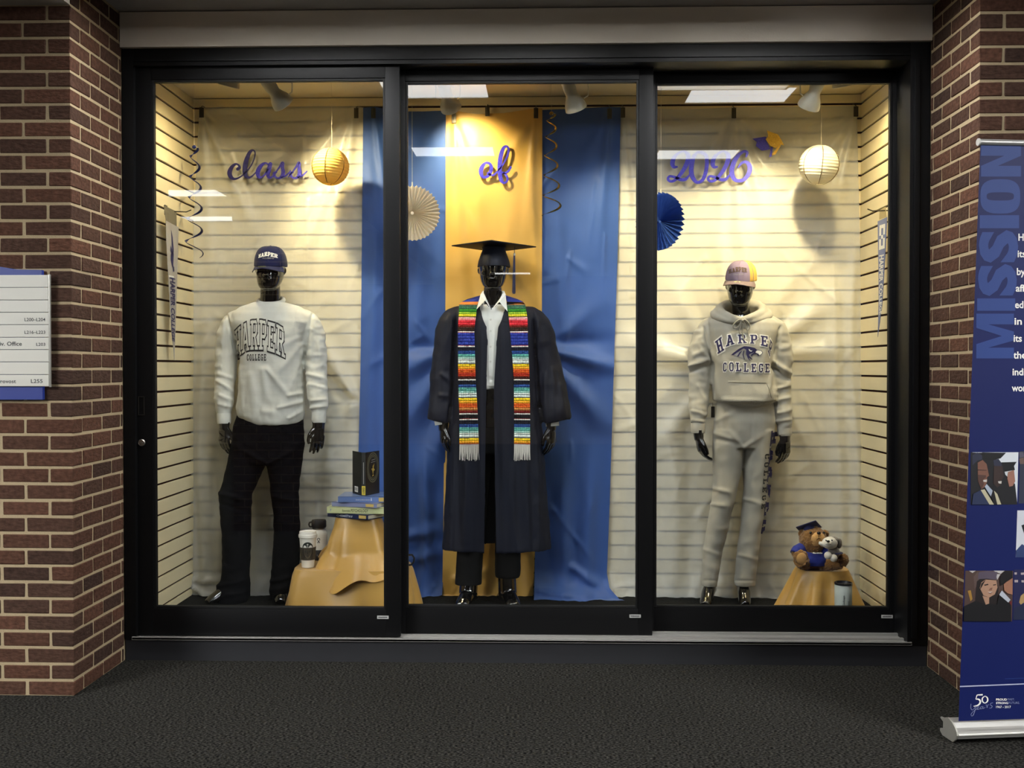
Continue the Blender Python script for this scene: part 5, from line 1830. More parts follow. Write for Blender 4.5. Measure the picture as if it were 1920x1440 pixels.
hm_ = remeshed(mb, .006, 3, crease(.003, (14, 14, 14), 17.0))
link('hood', hm_, HEATH, ho)
CORD = mat('grey_drawcord', (170, 164, 148), rough=.8, var=.1)
tall = BVHTree.FromPolygons([v.co for v in hd.vertices], [p.vertices for p in hd.polygons])


def on3(x, y, off=.006):
    q = P(x, y, Y3 - .12)
    h = tall.ray_cast(q - Vector((0, 1, 0)), Vector((0, 1, 0)))
    return Vector((q.x, min(h[0].y if h[0] is not None else Y3 - .12, Y3 - .095) - off, q.z))


kn = (1390, 600)
for pts in ([kn, (1384, 600), (1375, 608), (1374, 614), (1380, 615), (1386, 608), kn], [kn, (1396, 600), (1403, 607), (1405, 615), (1401, 619), (1396, 612), kn], [kn, (1387, 612), (1386, 622), (1388, 627)], [kn, (1392, 615), (1392, 628), (1395, 638)], [kn, (1396, 608), (1400, 618), (1402, 626)]):
    mb = MB(); mb.tube([on3(x, y, .022 - .012 * min(1, max(0, (y - 600) / 20))) for x, y in catmull(pts, 5)], .0034, 7)
    mb.build('drawcord', CORD, ho)
mb = MB(); mb.ball(on3(1390, 601, .024), .008, .006, .008, 10); mb.build('drawcord_knot', CORD, ho)
pocket = [(1357, 714), (1437, 715), (1445, 736), (1449, 748), (1444, 757), (1420, 760), (1390, 760), (1364, 757), (1347, 752), (1339, 745), (1347, 732)]
pk = decal([pocket], lambda a, b: P(a, b, Y3), .012, t3, .013)
bm = bmesh.new(); bm.from_mesh(pk)
bmesh.ops.solidify(bm, geom=bm.faces[:], thickness=.010); bm.to_mesh(pk); bm.free()
po_ = link('front_pocket', pk, HEATH, ho)
tpk = BVHTree.FromPolygons([v.co + ORG[po_] for v in pk.vertices], [p.vertices for p in pk.polygons])
STITCH = mat('grey_seam_thread', (92, 88, 80), rough=.9, var=.1)
for pts in ([(1358, 717), (1436, 718)], [(1356, 719), (1341, 745)], [(1438, 720), (1447, 746)]):
    mb = MB()
    q = []
    for i in range(20):
        x, y = lerp(pts[0][0], pts[1][0], i / 19), lerp(pts[0][1], pts[1][1], i / 19)
        w = P(x, y, Y3 - .13)
        h = tpk.ray_cast(w - Vector((0, 1, 0)), Vector((0, 1, 0)))
        if h[0] is not None: q.append(Vector((w.x, h[0].y - .0004, w.z)))
    if len(q) > 2: mb.tube(q, .0012, 5); mb.build('stitching', STITCH, po_)
HQ = [[(240, 775), (378, 682), (318, 382), (182, 500)], [(405, 612), (588, 548), (560, 332), (400, 368)], [(652, 542), (852, 532), (842, 338), (652, 348)], [(922, 542), (1092, 542), (1098, 348), (922, 348)], [(1162, 582), (1332, 618), (1338, 384), (1162, 362)], [(1335, 720), (1392, 838), (1472, 560), (1390, 436)]]
CQ = [[(340, 1158), (428, 1155), (428, 962), (345, 962)], [(468, 1150), (578, 1150), (578, 955), (468, 955)], [(612, 1150), (742, 1152), (732, 965), (612, 962)], [(782, 1164), (898, 1166), (890, 975), (782, 972)], [(948, 1172), (1068, 1172), (1066, 985), (948, 985)], [(1112, 1176), (1228, 1176), (1226, 985), (1112, 985)], [(1262, 1178), (1392, 1178), (1388, 985), (1262, 985)]]
for wd, Q in (('HARPER', HQ), ('COLLEGE', CQ)):
    link('letter_border', place_letters(wd, Q, .10, 12, 1320, 600, Y3, t3, .0020), WPRINT, ho)
    link('letter_face', place_letters(wd, Q, .0, 12, 1320, 600, Y3, t3, .0032), NPRINT, ho)
EM = [('emblem_grey', GPRINT, .0022, [[(560, 800), (680, 712), (742, 690), (650, 826)], [(682, 826), (752, 712), (776, 702), (772, 872)], [(800, 890), (800, 720), (836, 676), (834, 770), (880, 872), (926, 930)], [(905, 795), (955, 755), (1040, 722), (1110, 745), (1110, 775), (1035, 752), (960, 790), (925, 850)]]),
      ('emblem_navy', NPRINT, .0032, [[(515, 795), (562, 748), (680, 658), (790, 600), (900, 608), (1030, 640), (1092, 690), (1052, 716), (965, 752), (905, 780), (900, 806), (985, 896), (950, 890), (895, 846), (932, 930), (880, 872), (834, 765), (838, 680), (782, 650), (682, 712), (562, 800)],
                                      [(640, 826), (690, 742), (762, 682), (734, 722), (672, 830)], [(790, 892), (758, 782), (776, 704), (800, 694), (782, 780), (804, 890)],
                                      [(985, 896), (960, 830), (985, 790), (1030, 764), (1085, 772), (1100, 820), (1140, 806), (1190, 778), (1214, 740), (1180, 694), (1090, 676), (1050, 700), (1000, 750), (940, 790)]]),
      ('emblem_white', WPRINT, .0042, [[(1056, 708), (1096, 690), (1176, 706), (1198, 742), (1172, 778), (1128, 800), (1112, 768), (1045, 742)], [(888, 665), (912, 664), (930, 694), (978, 694), (948, 722), (906, 708)]])]
for nm, mm, off, polys in EM:
    link(nm, decal([[(1320 + x / 12, 600 + y / 12) for x, y in q] for q in polys], lambda a, b: P(a, b, Y3), .007, t3, off), mm, ho)
for pts in (a3l, a3r):
    mb = MB(); a, b = pts[-2], pts[-1]
    mb.tube([P(lerp(a[0], b[0], t), lerp(a[1], b[1], t), Y3 + lerp(a[3], b[3], t)) for t in (-.1, .08, .92, 1.08)], [.0345, .0375, .0360, .033], 20)
    mb.build('cuff', HEATH, ho, smooth=60)

p3 = [(748, 1346, 1448, .10), (765, 1343, 1452, .112), (790, 1340, 1452, .118), (815, 1338, 1450, .116), (838, 1337, 1446, .105)]
l3l = [(805, 1338, 1402, .105), (840, 1336, 1396, .10), (880, 1337, 1389, .092), (920, 1337, 1381, .086, -.01), (945, 1334, 1375, .08, -.015), (985, 1327, 1366, .074, -.01), (1030, 1319, 1355, .066), (1070, 1317, 1348, .062), (1090, 1316, 1345, .062), (1098, 1316, 1345, .06)]
l3r = [(805, 1388, 1450, .105), (840, 1393, 1443, .10), (880, 1394, 1440, .092), (920, 1394, 1437, .084), (945, 1393, 1435, .08), (985, 1389, 1428, .074), (1030, 1383, 1422, .068), (1070, 1379, 1418, .064), (1090, 1377, 1416, .064), (1097, 1377, 1416, .062)]
mb = MB(); mb.rings(pr(Y3, p3)); mb.rings(pr(Y3, l3l)); mb.rings(pr(Y3, l3r))
fp_ = [('ray', 1338, 812, 1380, 826, 4, 5, .008), ('ray', 1337, 822, 1390, 832, 4, 5, -.005), ('ray', 1394, 838, 1360, 800, 3, 6, .006), ('ray', 1394, 840, 1430, 815, 3, 6, .006), ('ray', 1342, 790, 1378, 772, 4, 6, .007), ('ray', 1336, 915, 1372, 925, 3, 5, .006), ('ray', 1332, 945, 1368, 950, 3, 5, .006), ('ray', 1394, 935, 1430, 945, 3, 5, .006), ('ray', 1410, 775, 1409, 825, 1.5, 1.5, -.004), ('ray', 1320, 1030, 1352, 1042, 3, 5, .005), ('ray', 1384, 1040, 1420, 1050, 3, 5, .005), ('ray', 1318, 1088, 1345, 1089, 1.5, 1.5, -.004), ('ray', 1378, 1088, 1416, 1089, 1.5, 1.5, -.004)]
sp3 = remeshed(mb, .0058, 3, creases_at(fp_, crease(.0035, (8, 8, 11), 21.0), Y3 + .03), 'sweatpants')
t3p = bvh_of(sp3)
spo = link('sweatpants', sp3, HEATH, m3)
# lettering down the leg: tops of the letters point to the side seam
HQ2 = []
x0 = [(806, 1440.5), (1000, 1426.5)]
for i in range(6):
    ya, yb = 806 + i * 33, 806 + i * 33 + 29
    HQ2.append([(interp(x0, ya), ya), (interp(x0, yb), yb), (interp(x0, yb) + 22, yb), (interp(x0, ya) + 22, ya)])
CQ2 = []
x1 = [(848, 1427.5), (955, 1421.5)]
for i in range(7):
    ya, yb = 848 + i * 15.4, 848 + i * 15.4 + 10.5
    CQ2.append([(interp(x1, ya), ya), (interp(x1, yb), yb), (interp(x1, yb) + 9.5, yb), (interp(x1, ya) + 9.5, ya)])
for nm, wd, Q in (('large_lettering', 'HARPER', HQ2), ('small_lettering', 'COLLEGE', CQ2)):
    polys = []
    for ch, q in zip(wd, Q):
        w, ps = GLYPH[ch]
        for po in ps:
            pp = []
            for (x, y) in grow(po, .02):
                u, v = x / w, y
                pp.append(tuple((1 - u) * (1 - v) * q[0][k] + u * (1 - v) * q[1][k] + u * v * q[2][k] + (1 - u) * v * q[3][k] for k in (0, 1)))
            polys.append(pp)
    me = decal(polys, lambda a, b: P(a, b, Y3), .006, t3p, .0025)
    bm = bmesh.new(); bm.from_mesh(me)               # nothing beyond the edge of the leg
    bad = [v for v in bm.verts if t3p.find_nearest(v.co)[3] > .02]
    bmesh.ops.delete(bm, geom=bad, context='VERTS'); bm.to_mesh(me); bm.free()
    link(nm, me, NPRINT if nm == 'large_lettering' else KPRINT, spo)

mb = MB()
mb.rings(pr(Y3, h3[3:], -9, -.022)); mb.rings(pr(Y3, p3, -6, -.018)); mb.rings(pr(Y3, l3l[:-1], -7, -.016)); mb.rings(pr(Y3, l3r[:-1], -7, -.016))
for arm in (a3l, a3r):
    ptube(mb, Y3, arm[:-2] + [(arm[-1][0], arm[-1][1] - 4, 11, arm[-1][3])], 14, .58)
mb.tube([P(1390, 606, Y3), P(1390, 588, Y3 - .003), P(1388, 570, Y3 - .012), P(1387, 550, Y3 - .016)], [.066, .045, .043, .043], 22)
head(mb, P(1388, 571, Y3 - .022), R(-15), R(4), .196, .99)
hand(mb, P(1310, 818, Y3 - .035), (.10, -.12, -1), (.25, -1, 0), (1, .15, 0), .42, .2, .92)
hand(mb, P(1472, 822, Y3 - .03), (.0, -.10, -1), (-1, -.5, 0), (-.45, .9, 0), .34, .2, .90)
foot(mb, P(1330, 1094, Y3), P(1322, 1131, Y3 - .11), .035, .034, .026)
foot(mb, P(1394, 1094, Y3), P(1398, 1131, Y3 - .11), .035, .034, .026)
link('body', remeshed(mb, .0036, 3), BODYM, m3)

fc, brm, CM = cap_parts(m3, P(1389.5, 524, Y3 - .022), R(-18), R(8), .080, .108, .096, .070, (CAPP, MESHY, CAPB), roll=R(4), split=(-74, 44))
o3 = ORG[fc]
tc3 = BVHTree.FromPolygons([v.co + o3 for v in fc.data.vertices], [p.vertices for p in fc.data.polygons])
link('cap_lettering', arch_word('HARPER', .03, (1366, 1397.5), [(0, 506), (.5, 501.5), (1, 504)], [(0, 513), (.5, 510.5), (1, 512)], Y3 - .08, tc3, .0022, .006, gap=.12), mat('brown_gold_thread', (96, 74, 60), rough=.7, var=.1), fc)
link('cap_small_lettering', decal(fit_text('COLLEGE', 1369, 1392, 516.5, 513.8, .01), lambda a, b: P(a, b, Y3 - .1), .006, tc3, .0022), GPRINT, fc)
mb = MB(); cs = CM @ Vector((0, -.097 - .034, -.005))
mb.lathe([(.0001, 0), (1, 0), (1, .12), (.0001, .12)], (0, 0, 0), (0, 0, 1), 22)
mb.v = [Vector((cs.x + v.x * .016, cs.y + v.y * .011, cs.z + v.z * .012 + v.y * .004)) for v in mb.v]
mb.build('cap_sticker', mat('pale_green_sticker', (190, 196, 140), rough=.35, metal=.4, var=.2), brm, smooth=0)

tg3 = P(1336.5, 768, Y3 - .135)
mb = MB(); mb.tube([tg3 + Vector((.004, .03, .034)), tg3 + Vector((0, .008, .024)), tg3 + Vector((0, 0, .016))], .0014, 6)
mb.box(tg3.x - .009, tg3.x + .009, tg3.y - .003, tg3.y + .003, tg3.z - .040, tg3.z + .016)
htg = mb.build('hang_tag', BEADM if 'BEADM' in globals() else BODYM, spo, bevel=.002, label='small glossy black tag hanging at the hip')

# ================================================================== PEDESTALS UNDER GOLD CLOTH
GCLOTH = mat('gold_satin_drop_cloth', (188, 146, 74), rough=0.38, spec=0.5, sheen=0.15, var=0.05, vscale=6, bump=0.06, bscale=30)


def skirt(c, levels, nfold, fold, seed, hem=None, n=150, ex=3.2, puddle=0.0, phase=0.0, back=1.0):
    """cloth over a block: levels (z, half x, half y); folds grow downwards"""
    zt, zb = levels[0][0], levels[-1][0]
    def fn(u, v):
        a = 2 * math.pi * u
        z = lerp(zt, zb, v)
        hx = interp([(-l[0], l[1]) for l in levels], -z); hy = interp([(-l[0], l[2]) for l in levels], -z)
        ca, sa = math.cos(a), math.sin(a)
        if sa > 0: hy *= lerp(1, back, v * min(1, sa * 2))
        e = lerp(ex, 2.3, v)
        k = (abs(ca) ** e + abs(sa) ** e) ** (-1 / e)
        w = v ** .8
        q = Vector((ca * 1.3 + seed, sa * 1.3, z * .5))
        f = math.sin(a * nfold + 2.2 * noise.noise(q) + phase) ; f = math.copysign(abs(f) ** .7, f)
        rr = 1 + fold * w * (f + .5 * noise.noise(q * 2.6))
        x, y = c[0] + hx * k * ca * rr, c[1] + hy * k * sa * rr
        if hem is not None and v > .5:
            z = lerp(z, z + hem(a), (v - .5) * 2)
        return Vector((x, y, z))
    mb = MB()
    mb.grid(n, 46, fn, close_u=True)
    o = len(mb.v)
    top = [fn(i / n, 0) for i in range(n)]
    mb.add([Vector((c[0], c[1], zt + .001))] + top, [(0, i + 1, (i + 1) % n + 1) for i in range(n)])
    return mb


zl = P(650, 1067, 5.30).z                       # lower tier top
lc = P(664, 1067, 5.42)
mb = skirt((lc.x, 5.40), [(zl, .285, .155), (zl - .03, .296, .163), (ZF + .003, .332, .205)], 7, .085, 3.1, ex=5)
low = mb.build('draped_platform', GCLOTH, None, smooth=180, loc=(lc.x, 5.40, ZF), recalc=False, label='low platform under gold satin, below the stack of textbooks', cat='pedestal', group='pedestals under gold cloth')
zu = P(672, 972, 5.34).z
uc = P(673, 972, 5.43)


def uhem(a):
    s = max(0, -math.sin(a))                     # towards the front
    d = math.degrees(a)
    return -s ** .6 * (.045 + .085 * math.exp(-((d - 243) / 24) ** 2) + .03 * math.exp(-((d - 302) / 14) ** 2)) + .010 * math.sin(a * 4 + .6) * (1 - s) + (.012 if math.sin(a) > 0 else 0)


mb = skirt((uc.x, 5.43), [(zu, .113, .098), (zu - .05, .124, .108), (zu - .15, .160, .138), (zl + .06, .195, .185), (zl + .018, .218, .246)], 7, .06, 8.7, uhem, ex=3.6, phase=1.0, back=.62)
up = mb.build('draped_pedestal', GCLOTH, None, smooth=180, loc=(uc.x, 5.43, zl), recalc=False, label='tall tapered pedestal under gold satin carrying the textbooks', cat='pedestal', group='pedestals under gold cloth')
zr = P(1540, 1071.5, 5.28).z
rc = P(1541, 1068, 5.38)
mb = skirt((rc.x, 5.38), [(zr, .122, .105), (zr - .02, .132, .114), (ZF + .003, .205, .165)], 9, .17, 14.2, ex=3, phase=.5)
rp = mb.build('draped_pedestal', GCLOTH, None, smooth=180, loc=(rc.x, 5.38, ZF), recalc=False, label='round pedestal under pleated gold satin below the teddy bear', cat='pedestal', group='pedestals under gold cloth')

# ================================================================== TEXTBOOKS
PAGES = mat('book_pages', (222, 214, 194), rough=.9, spec=.1, col2=(190, 182, 162), vscale=300, stretch=(.02, .02, 4))
YTAG = mat('yellow_used_tag', (214, 190, 60), rough=.6, var=.06)
OTAG = mat('tan_used_tag', (196, 168, 92), rough=.6, var=.06)


def flat_book(c, yaw, w, d, t, cov, label, title=None, tagx=None, extra=None):
    """book lying flat, spine to the viewer; c: middle of the spine's lower edge"""
    M = Matrix.Translation(c) @ Matrix.Rotation(yaw, 4, 'Z')
    root = empty('textbook', c, label=label, cat='book', group='stacked textbooks')

    def bx(x0, x1, y0, y1, z0, z1, name, m_, bev=.0008):
        mb = MB(); mb.box(x0, x1, y0, y1, z0, z1)
        mb.v = [M @ v for v in mb.v]
        return mb.build(name, m_, root, bevel=bev, seg=1, smooth=0)
    b = .0026
    mb = MB()
    mb.box(-w / 2, w / 2, 0, d, 0, b); mb.box(-w / 2, w / 2, 0, d, t - b, t); mb.box(-w / 2, w / 2, 0, b, 0, t)
    mb.v = [M @ v for v in mb.v]
    cv = mb.build('cover', cov, root, smooth=0)
    bx(-w / 2 + .003, w / 2 - .003, b, d - .004, b, t - b, 'page_block', PAGES)
    if tagx is not None:
        mb = MB(); mb.box(tagx - .022, tagx + .022, -.0008, .0002, t * .18, t * .82); mb.v = [M @ v for v in mb.v]
        tg = mb.build('used_tag', OTAG, cv, smooth=0, label='tan sticker on the spine')
    if title:
        for (s, x0, x1, h0, h1, mm) in title:
            po = fit_text(s, x0, x1, t * h0, t * h1, .012)
            link('title', decal(po, lambda a, q: M @ Vector((a, -.0009, q))), mm, cv)
    return root, M


bz = zu + .002
TXW = mat('silver_title_ink', (196, 202, 212), rough=.5, var=.05)
TXG = mat('dark_green_title_ink', (72, 78, 48), rough=.6, var=.05)
TXF = mat('faint_spine_ink', (120, 138, 170), rough=.6, var=.05)
c0 = P(650, 972, 5.325); c0.z = bz
flat_book(c0 + Vector((.004, .0, 0)), R(-28), .255, .20, .025, mat('navy_book_cover', (20, 32, 72), rough=.35, coat=.2, var=.1), 'navy chemistry textbook at the bottom of the stack', [('CHEMISTRY', -.068, .034, .22, .62, TXW), ('~', -.012, .006, .66, .74, TXW)], .094)
c1 = P(668, 958, 5.315); c1.z = bz + .025
flat_book(c1, R(-6), .305, .215, .032, mat('pale_yellow_book_cover', (206, 206, 158), rough=.4, coat=.2, col2=(182, 190, 140), vscale=14), 'pale yellow psychology textbook second from the bottom of the stack', [('Essentials', -.072, -.032, .3, .62, TXG), ('PSYCHOLOGY', -.028, .062, .24, .74, TXG), ('?', -.136, -.129, .3, .7, TXF)], None)
c2 = P(664, 945, 5.32); c2.z = bz + .057
flat_book(c2, R(-17), .250, .20, .023, mat('violet_grey_book_cover', (112, 112, 158), rough=.35, coat=.2, col2=(138, 148, 178), vscale=7), 'violet grey textbook third from the bottom of the stack', [('readings', .018, .058, .3, .6, TXF)], .086)
c3 = P(684, 938, 5.325); c3.z = bz + .080
flat_book(c3, R(1), .270, .21, .030, mat('steel_blue_book_cover', (104, 128, 178), rough=.3, coat=.25, col2=(86, 104, 150), vscale=6), 'steel blue textbook on top of the lying stack', [('introduction', -.045, .026, .36, .58, TXW), ('i', .030, .036, .28, .78, TXW)], .092)

# open black book standing on the stack, spine to the viewer
bk = mat('black_book_cover', (25, 26, 24), rough=.35, coat=.2, var=.25, vscale=25)
sp0 = P(681.5, 927, 5.355); sp0.z = bz + .110
hh = P(681, 848.5, 5.355).z - sp0.z
root = empty('standing_book', sp0, label='half-open black book with yellow tag standing on the stack', cat='book')
dl, dr = Vector((-.066, .112, 0)), Vector((.050, .130, 0))
s0, s1 = sp0 + Vector((-.010, .004, 0)), sp0 + Vector((.011, -.001, 0))
upv = Vector((0, 0, hh))
for nm, a, d in (('front_cover', s1, dr), ('back_cover', s0, dl)):
    mb = MB(); mb.prism([a, a + d, a + d + upv, a + upv], Vector((0, .0028, 0)) if True else 0)
    cvr = mb.build(nm, bk, root, smooth=0)
    if nm == 'front_cover': fcv = cvr
    else: bcv = cvr
mb = MB(); mb.prism([s0, s1, s1 + upv, s0 + upv], Vector((0, .0028, 0))); spn = mb.build('spine', bk, root, smooth=0)
mb = MB()
inn = Vector((0, 0, .004))
for a, d, q in ((s1 + Vector((-.003, .004, 0)), dr * .97, Vector((-.012, .004, 0))), (s0 + Vector((.003, .004, 0)), dl * .97, Vector((.013, .006, 0)))):
    mb.prism([a + inn, a + d + inn, a + d + q * .35 + inn, a + q + inn], upv - inn * 2)
mb.build('page_block', PAGES, root, smooth=0)


def on_cover(a, d, u, v, off=.0007):
    n = Vector((d.y, -d.x, 0)).normalized()
    if n.y > 0: n = -n
    return a + d * u + upv * v + n * off


ds = s1 - s0
tagp = [(0.05, .02), (.95, .02), (.95, .225), (.05, .225)]
tgo = link('used_tag', decal([tagp], lambda u, v: on_cover(s0, ds, u, v, .0006)), YTAG, spn, label='yellow sticker on the spine')
po = fit_text('USED', 0, 1, 0, 1, .02)
link('tag_text', decal([[(.76 - p[1] * .5, .20 - (1 - p[0]) * .155) for p in q] for q in po], lambda u, v: on_cover(s0, ds, u, v, .0012)), INK, spn)
po = fit_text('HUMAN SYSTEMS', 0, 1, 0, 1, .0)
link('spine_title', decal([[(.35 + p[1] * .3, .77 - p[0] * .50) for p in q] for q in po], lambda u, v: on_cover(s0, ds, u, v)), GPRINT, spn) if False else link('spine_title', decal([[(.42, .27), (.58, .27), (.58, .77), (.42, .77)]], lambda u, v: on_cover(s0, ds, u, v)), GPRINT, spn)
RING = mat('olive_ring_print', (112, 108, 84), rough=.5, var=.15)
rings_ = []
for r0, r1 in ((.335, .36), (.285, .31), (.25, .265)):
    for i in range(40):
        a, b = 2 * math.pi * i / 40, 2 * math.pi * (i + 1) / 40
        rings_.append([(.52 + r * math.cos(t) * 1.18, .63 + r * math.sin(t) * .98) for r, t in ((r0, a), (r1, a), (r1, b), (r0, b))])
link('ring_print', decal(rings_, lambda u, v: on_cover(s1, dr, u, v)), RING, fcv)
GOLDP = mat('gold_figure_print', (190, 160, 74), rough=.5, var=.1)
link('figure_print', decal([[(.50, .66), (.62, .72), (.56, .62), (.66, .56), (.56, .55), (.52, .46), (.48, .55), (.40, .60), (.50, .61)], [(.46, .42), (.58, .44), (.52, .47)]], lambda u, v: on_cover(s1, dr, u, v, .001)), GOLDP, fcv)
link('title_print', decal([[(.42, .795), (.68, .81), (.68, .825), (.42, .81)], [(.38, .745), (.70, .76), (.70, .772), (.38, .757)]], lambda u, v: on_cover(s1, dr, u, v, .001)), GPRINT, fcv)
link('barcode', decal([[(.25, .055), (.62, .055), (.62, .185), (.25, .185)]], lambda u, v: on_cover(s0, dl, 1 - u, v, .0007)), WPRINT, bcv)
link('barcode_lines', decal([[(.28 + i * .045, .085), (.30 + i * .045, .085), (.30 + i * .045, .165), (.28 + i * .045, .165)] for i in range(7)], lambda u, v: on_cover(s0, dl, 1 - u, v, .0012)), INK, bcv)

# ================================================================== CUPS AND BOTTLES
WPLA = mat('white_cup_plastic', (226, 222, 212), rough=.4, spec=.4, var=.03)
SLEEVE = mat('dark_olive_sleeve', (62, 54, 40), rough=.7, var=.2, vscale=60)
DKG = mat('dark_green_print', (26, 34, 28), rough=.6, var=.1)
cc = P(577.5, 1066, 5.335); cc.z = zl + .004
root = empty('travel_cup', cc, label='white lidded coffee cup with dark printed sleeve', cat='cup')
H = .180
prof = [(.0305, 0), (.0315, .004), (.0425, .150), (.0428, .152)]
mb = MB(); mb.lathe(prof, cc, n=40); mb.build('cup_body', WPLA, root, smooth=40)
mb = MB(); mb.lathe([(.0430, .148), (.0460, .150), (.0468, .158), (.0462, .165), (.0435, .167), (.0430, .170), (.0420, .180), (.0385, .182), (.0360, .178), (.001, .177)], cc, n=40); mb.build('lid', WPLA, root, smooth=40)
rad = lambda z: .0317 + (.0425 - .0315) * (z - .004) / .146
mb = MB(); mb.lathe([(rad(.038) + .0002, .038), (rad(.038) + .0012, .038), (rad(.102) + .0012, .102), (rad(.102) + .0002, .102)], cc, n=40, caps=False); slv = mb.build('sleeve', SLEEVE, root, smooth=40)


def on_cup(u, v, off=.0018):
    """u: arc in metres around the front, v: height"""
    r = rad(v) + off
    a = -math.pi / 2 + u / r + .08
    return Vector((cc.x + r * math.cos(a), cc.y + r * math.sin(a), cc.z + v))


def arc_band(r0, r1, a0, a1, cu, cv, n=20, sy=1.0):
    return [[(cu + r * math.cos(t), cv + sy * r * math.sin(t)) for r, t in ((r0, lerp(a0, a1, i / n)), (r1, lerp(a0, a1, i / n)), (r1, lerp(a0, a1, (i + 1) / n)), (r0, lerp(a0, a1, (i + 1) / n)))] for i in range(n)]


link('emblem_disc', decal(arc_band(.001, .028, R(0), R(180), .004, .1025), lambda u, v: on_cup(u, v, .0008)), DKG, root)
stars = []
for (sx, sy, rr) in ((-.013, .108, .0042), (.004, .118, .0062), (.019, .110, .0036), (.004, .107, .004)):
    pts = []
    for i in range(10):
        t = math.pi / 2 + i * math.pi / 5
        q = rr if i % 2 == 0 else rr * .45
        pts.append((sx + q * math.cos(t), sy + q * math.sin(t)))
    stars.append(pts)
link('emblem_stars', decal(stars, lambda u, v: on_cup(u, v, .0014)), WPLA, root)
LINE = mat('black_line_print', (22, 19, 16), rough=.6, var=.1)
FACEP = mat('brown_face_print', (96, 82, 62), rough=.7, var=.1)
link('face_print', decal([[(-.014, .096), (-.004, .100), (.012, .100), (.022, .096), (.022, .072), (.014, .056), (.004, .047), (-.006, .056), (-.014, .072)]], lambda u, v: on_cup(u, v, .0018)), FACEP, slv)
fl = [[(-.012, .086), (-.001, .083), (-.001, .0795), (-.010, .080)], [(.009, .083), (.020, .086), (.018, .080), (.009, .0795)], [(-.013, .0905), (-.001, .0885), (-.001, .0875), (-.012, .089)], [(.009, .0885), (.021, .0905), (.020, .089), (.009, .0875)],
      [(.003, .085), (.0055, .085), (.0065, .071), (.002, .071)], [(-.001, .0625), (.004, .0645), (.009, .0625), (.004, .0595)],
      [(-.017, .097), (-.014, .097), (-.0145, .072), (-.008, .052), (-.012, .050), (-.018, .070)], [(.022, .097), (.025, .097), (.026, .070), (.020, .050), (.016, .052), (.0225, .072)],
      [(-.022, .094), (-.0195, .095), (-.021, .068), (-.016, .045), (-.019, .045), (-.024, .068)], [(.0275, .095), (.030, .094), (.032, .068), (.027, .045), (.024, .045), (.029, .068)]]
link('face_lines', decal(fl, lambda u, v: on_cup(u, v, .0023)), LINE, slv)

bc = P(598, 1050, 5.56); bc.z = zl + .004
root = empty('water_bottle', bc, label='white steel water bottle with black loop cap and black base', cat='bottle')
k = P(0, 972, 5.56).z - bc.z
BASEB = mat('black_silicone', (26, 20, 20), rough=.6, var=.1)
WB = mat('white_powder_coat', (224, 222, 212), rough=.55, var=.04, bump=.05, bscale=500)
mb = MB(); mb.lathe([(.001, .0), (.043, .0), (.0445, .004), (.0445, .060), (.0445, k - .085), (.043, k - .070), (.037, k - .058), (.034, k - .054), (.034, k - .048), (.001, k - .048)], bc, n=40); mb.build('bottle_body', WB, root, smooth=45)
mb = MB(); mb.lathe([(.0448, .0), (.0458, .001), (.0458, .052), (.0448, .053)], bc, n=40, caps=False); bt_ = mb.build('base_boot', BASEB, root, smooth=45)
mb = MB(); mb.lathe([(.033, k - .050), (.0335, k - .046), (.0335, k - .042), (.033, k - .040)], bc, n=36, caps=False); mb.build('steel_ring', CHROME, root)
mb = MB(); mb.lathe([(.030, k - .042), (.0375, k - .040), (.039, k - .034), (.039, k - .008), (.036, k - .001), (.001, k)], bc, n=36); cp = mb.build('cap', BASEB, root, smooth=40)
mb = MB(); mb.tube([bc + Vector((-.034, -.012, k - .010)), bc + Vector((-.046, -.014, k - .014)), bc + Vector((-.049, -.014, k - .024)), bc + Vector((-.045, -.013, k - .034)), bc + Vector((-.036, -.012, k - .036))], .005, 8); mb.build('carry_loop', BASEB, cp)


def on_bot(u, v, off=.0008):
    r = .0445 + off
    a = -math.pi / 2 + u / r
    return Vector((bc.x + r * math.cos(a), bc.y + r * math.sin(a), bc.z + v))


ez = P(0, 1012, 5.515).z - bc.z
link('emblem', decal(arc_band(.0050, .0080, R(-60), R(240), .008, ez + .009) + [[(.001, ez - .010), (.005, ez - .010), (.010, ez + .002), (.007, ez + .004)], [(.015, ez - .010), (.011, ez - .010), (.006, ez + .002), (.009, ez + .004)]], lambda u, v: on_bot(u, v)), INK, root)
link('boot_print', decal([[(.000, .022), (.024, .022), (.024, .030), (.000, .030)]], lambda u, v: on_bot(u, v, .0018)), GPRINT, bt_)

mc_ = P(752, 1063, 5.30); mc_.z = zl + .003
root = empty('mug', mc_, label='dark mug whose round handle shows past the middle door stile', cat='mug')
DMUG = mat('dark_glazed_ceramic', (24, 24, 27), rough=.2, coat=.4, var=.1)
mb = MB(); mb.lathe([(.001, 0), (.034, 0), (.036, .004), (.038, .085), (.036, .086), (.034, .008), (.001, .006)], mc_, n=32); mb.build('mug_body', DMUG, root, smooth=40)
mb = MB(); mb.tube([mc_ + Vector((.034, 0, .070)), mc_ + Vector((.056, 0, .070)), mc_ + Vector((.066, 0, .054)), mc_ + Vector((.063, 0, .034)), mc_ + Vector((.050, 0, .020)), mc_ + Vector((.034, 0, .018))], .0048, 10); mb.build('handle', DMUG, root)

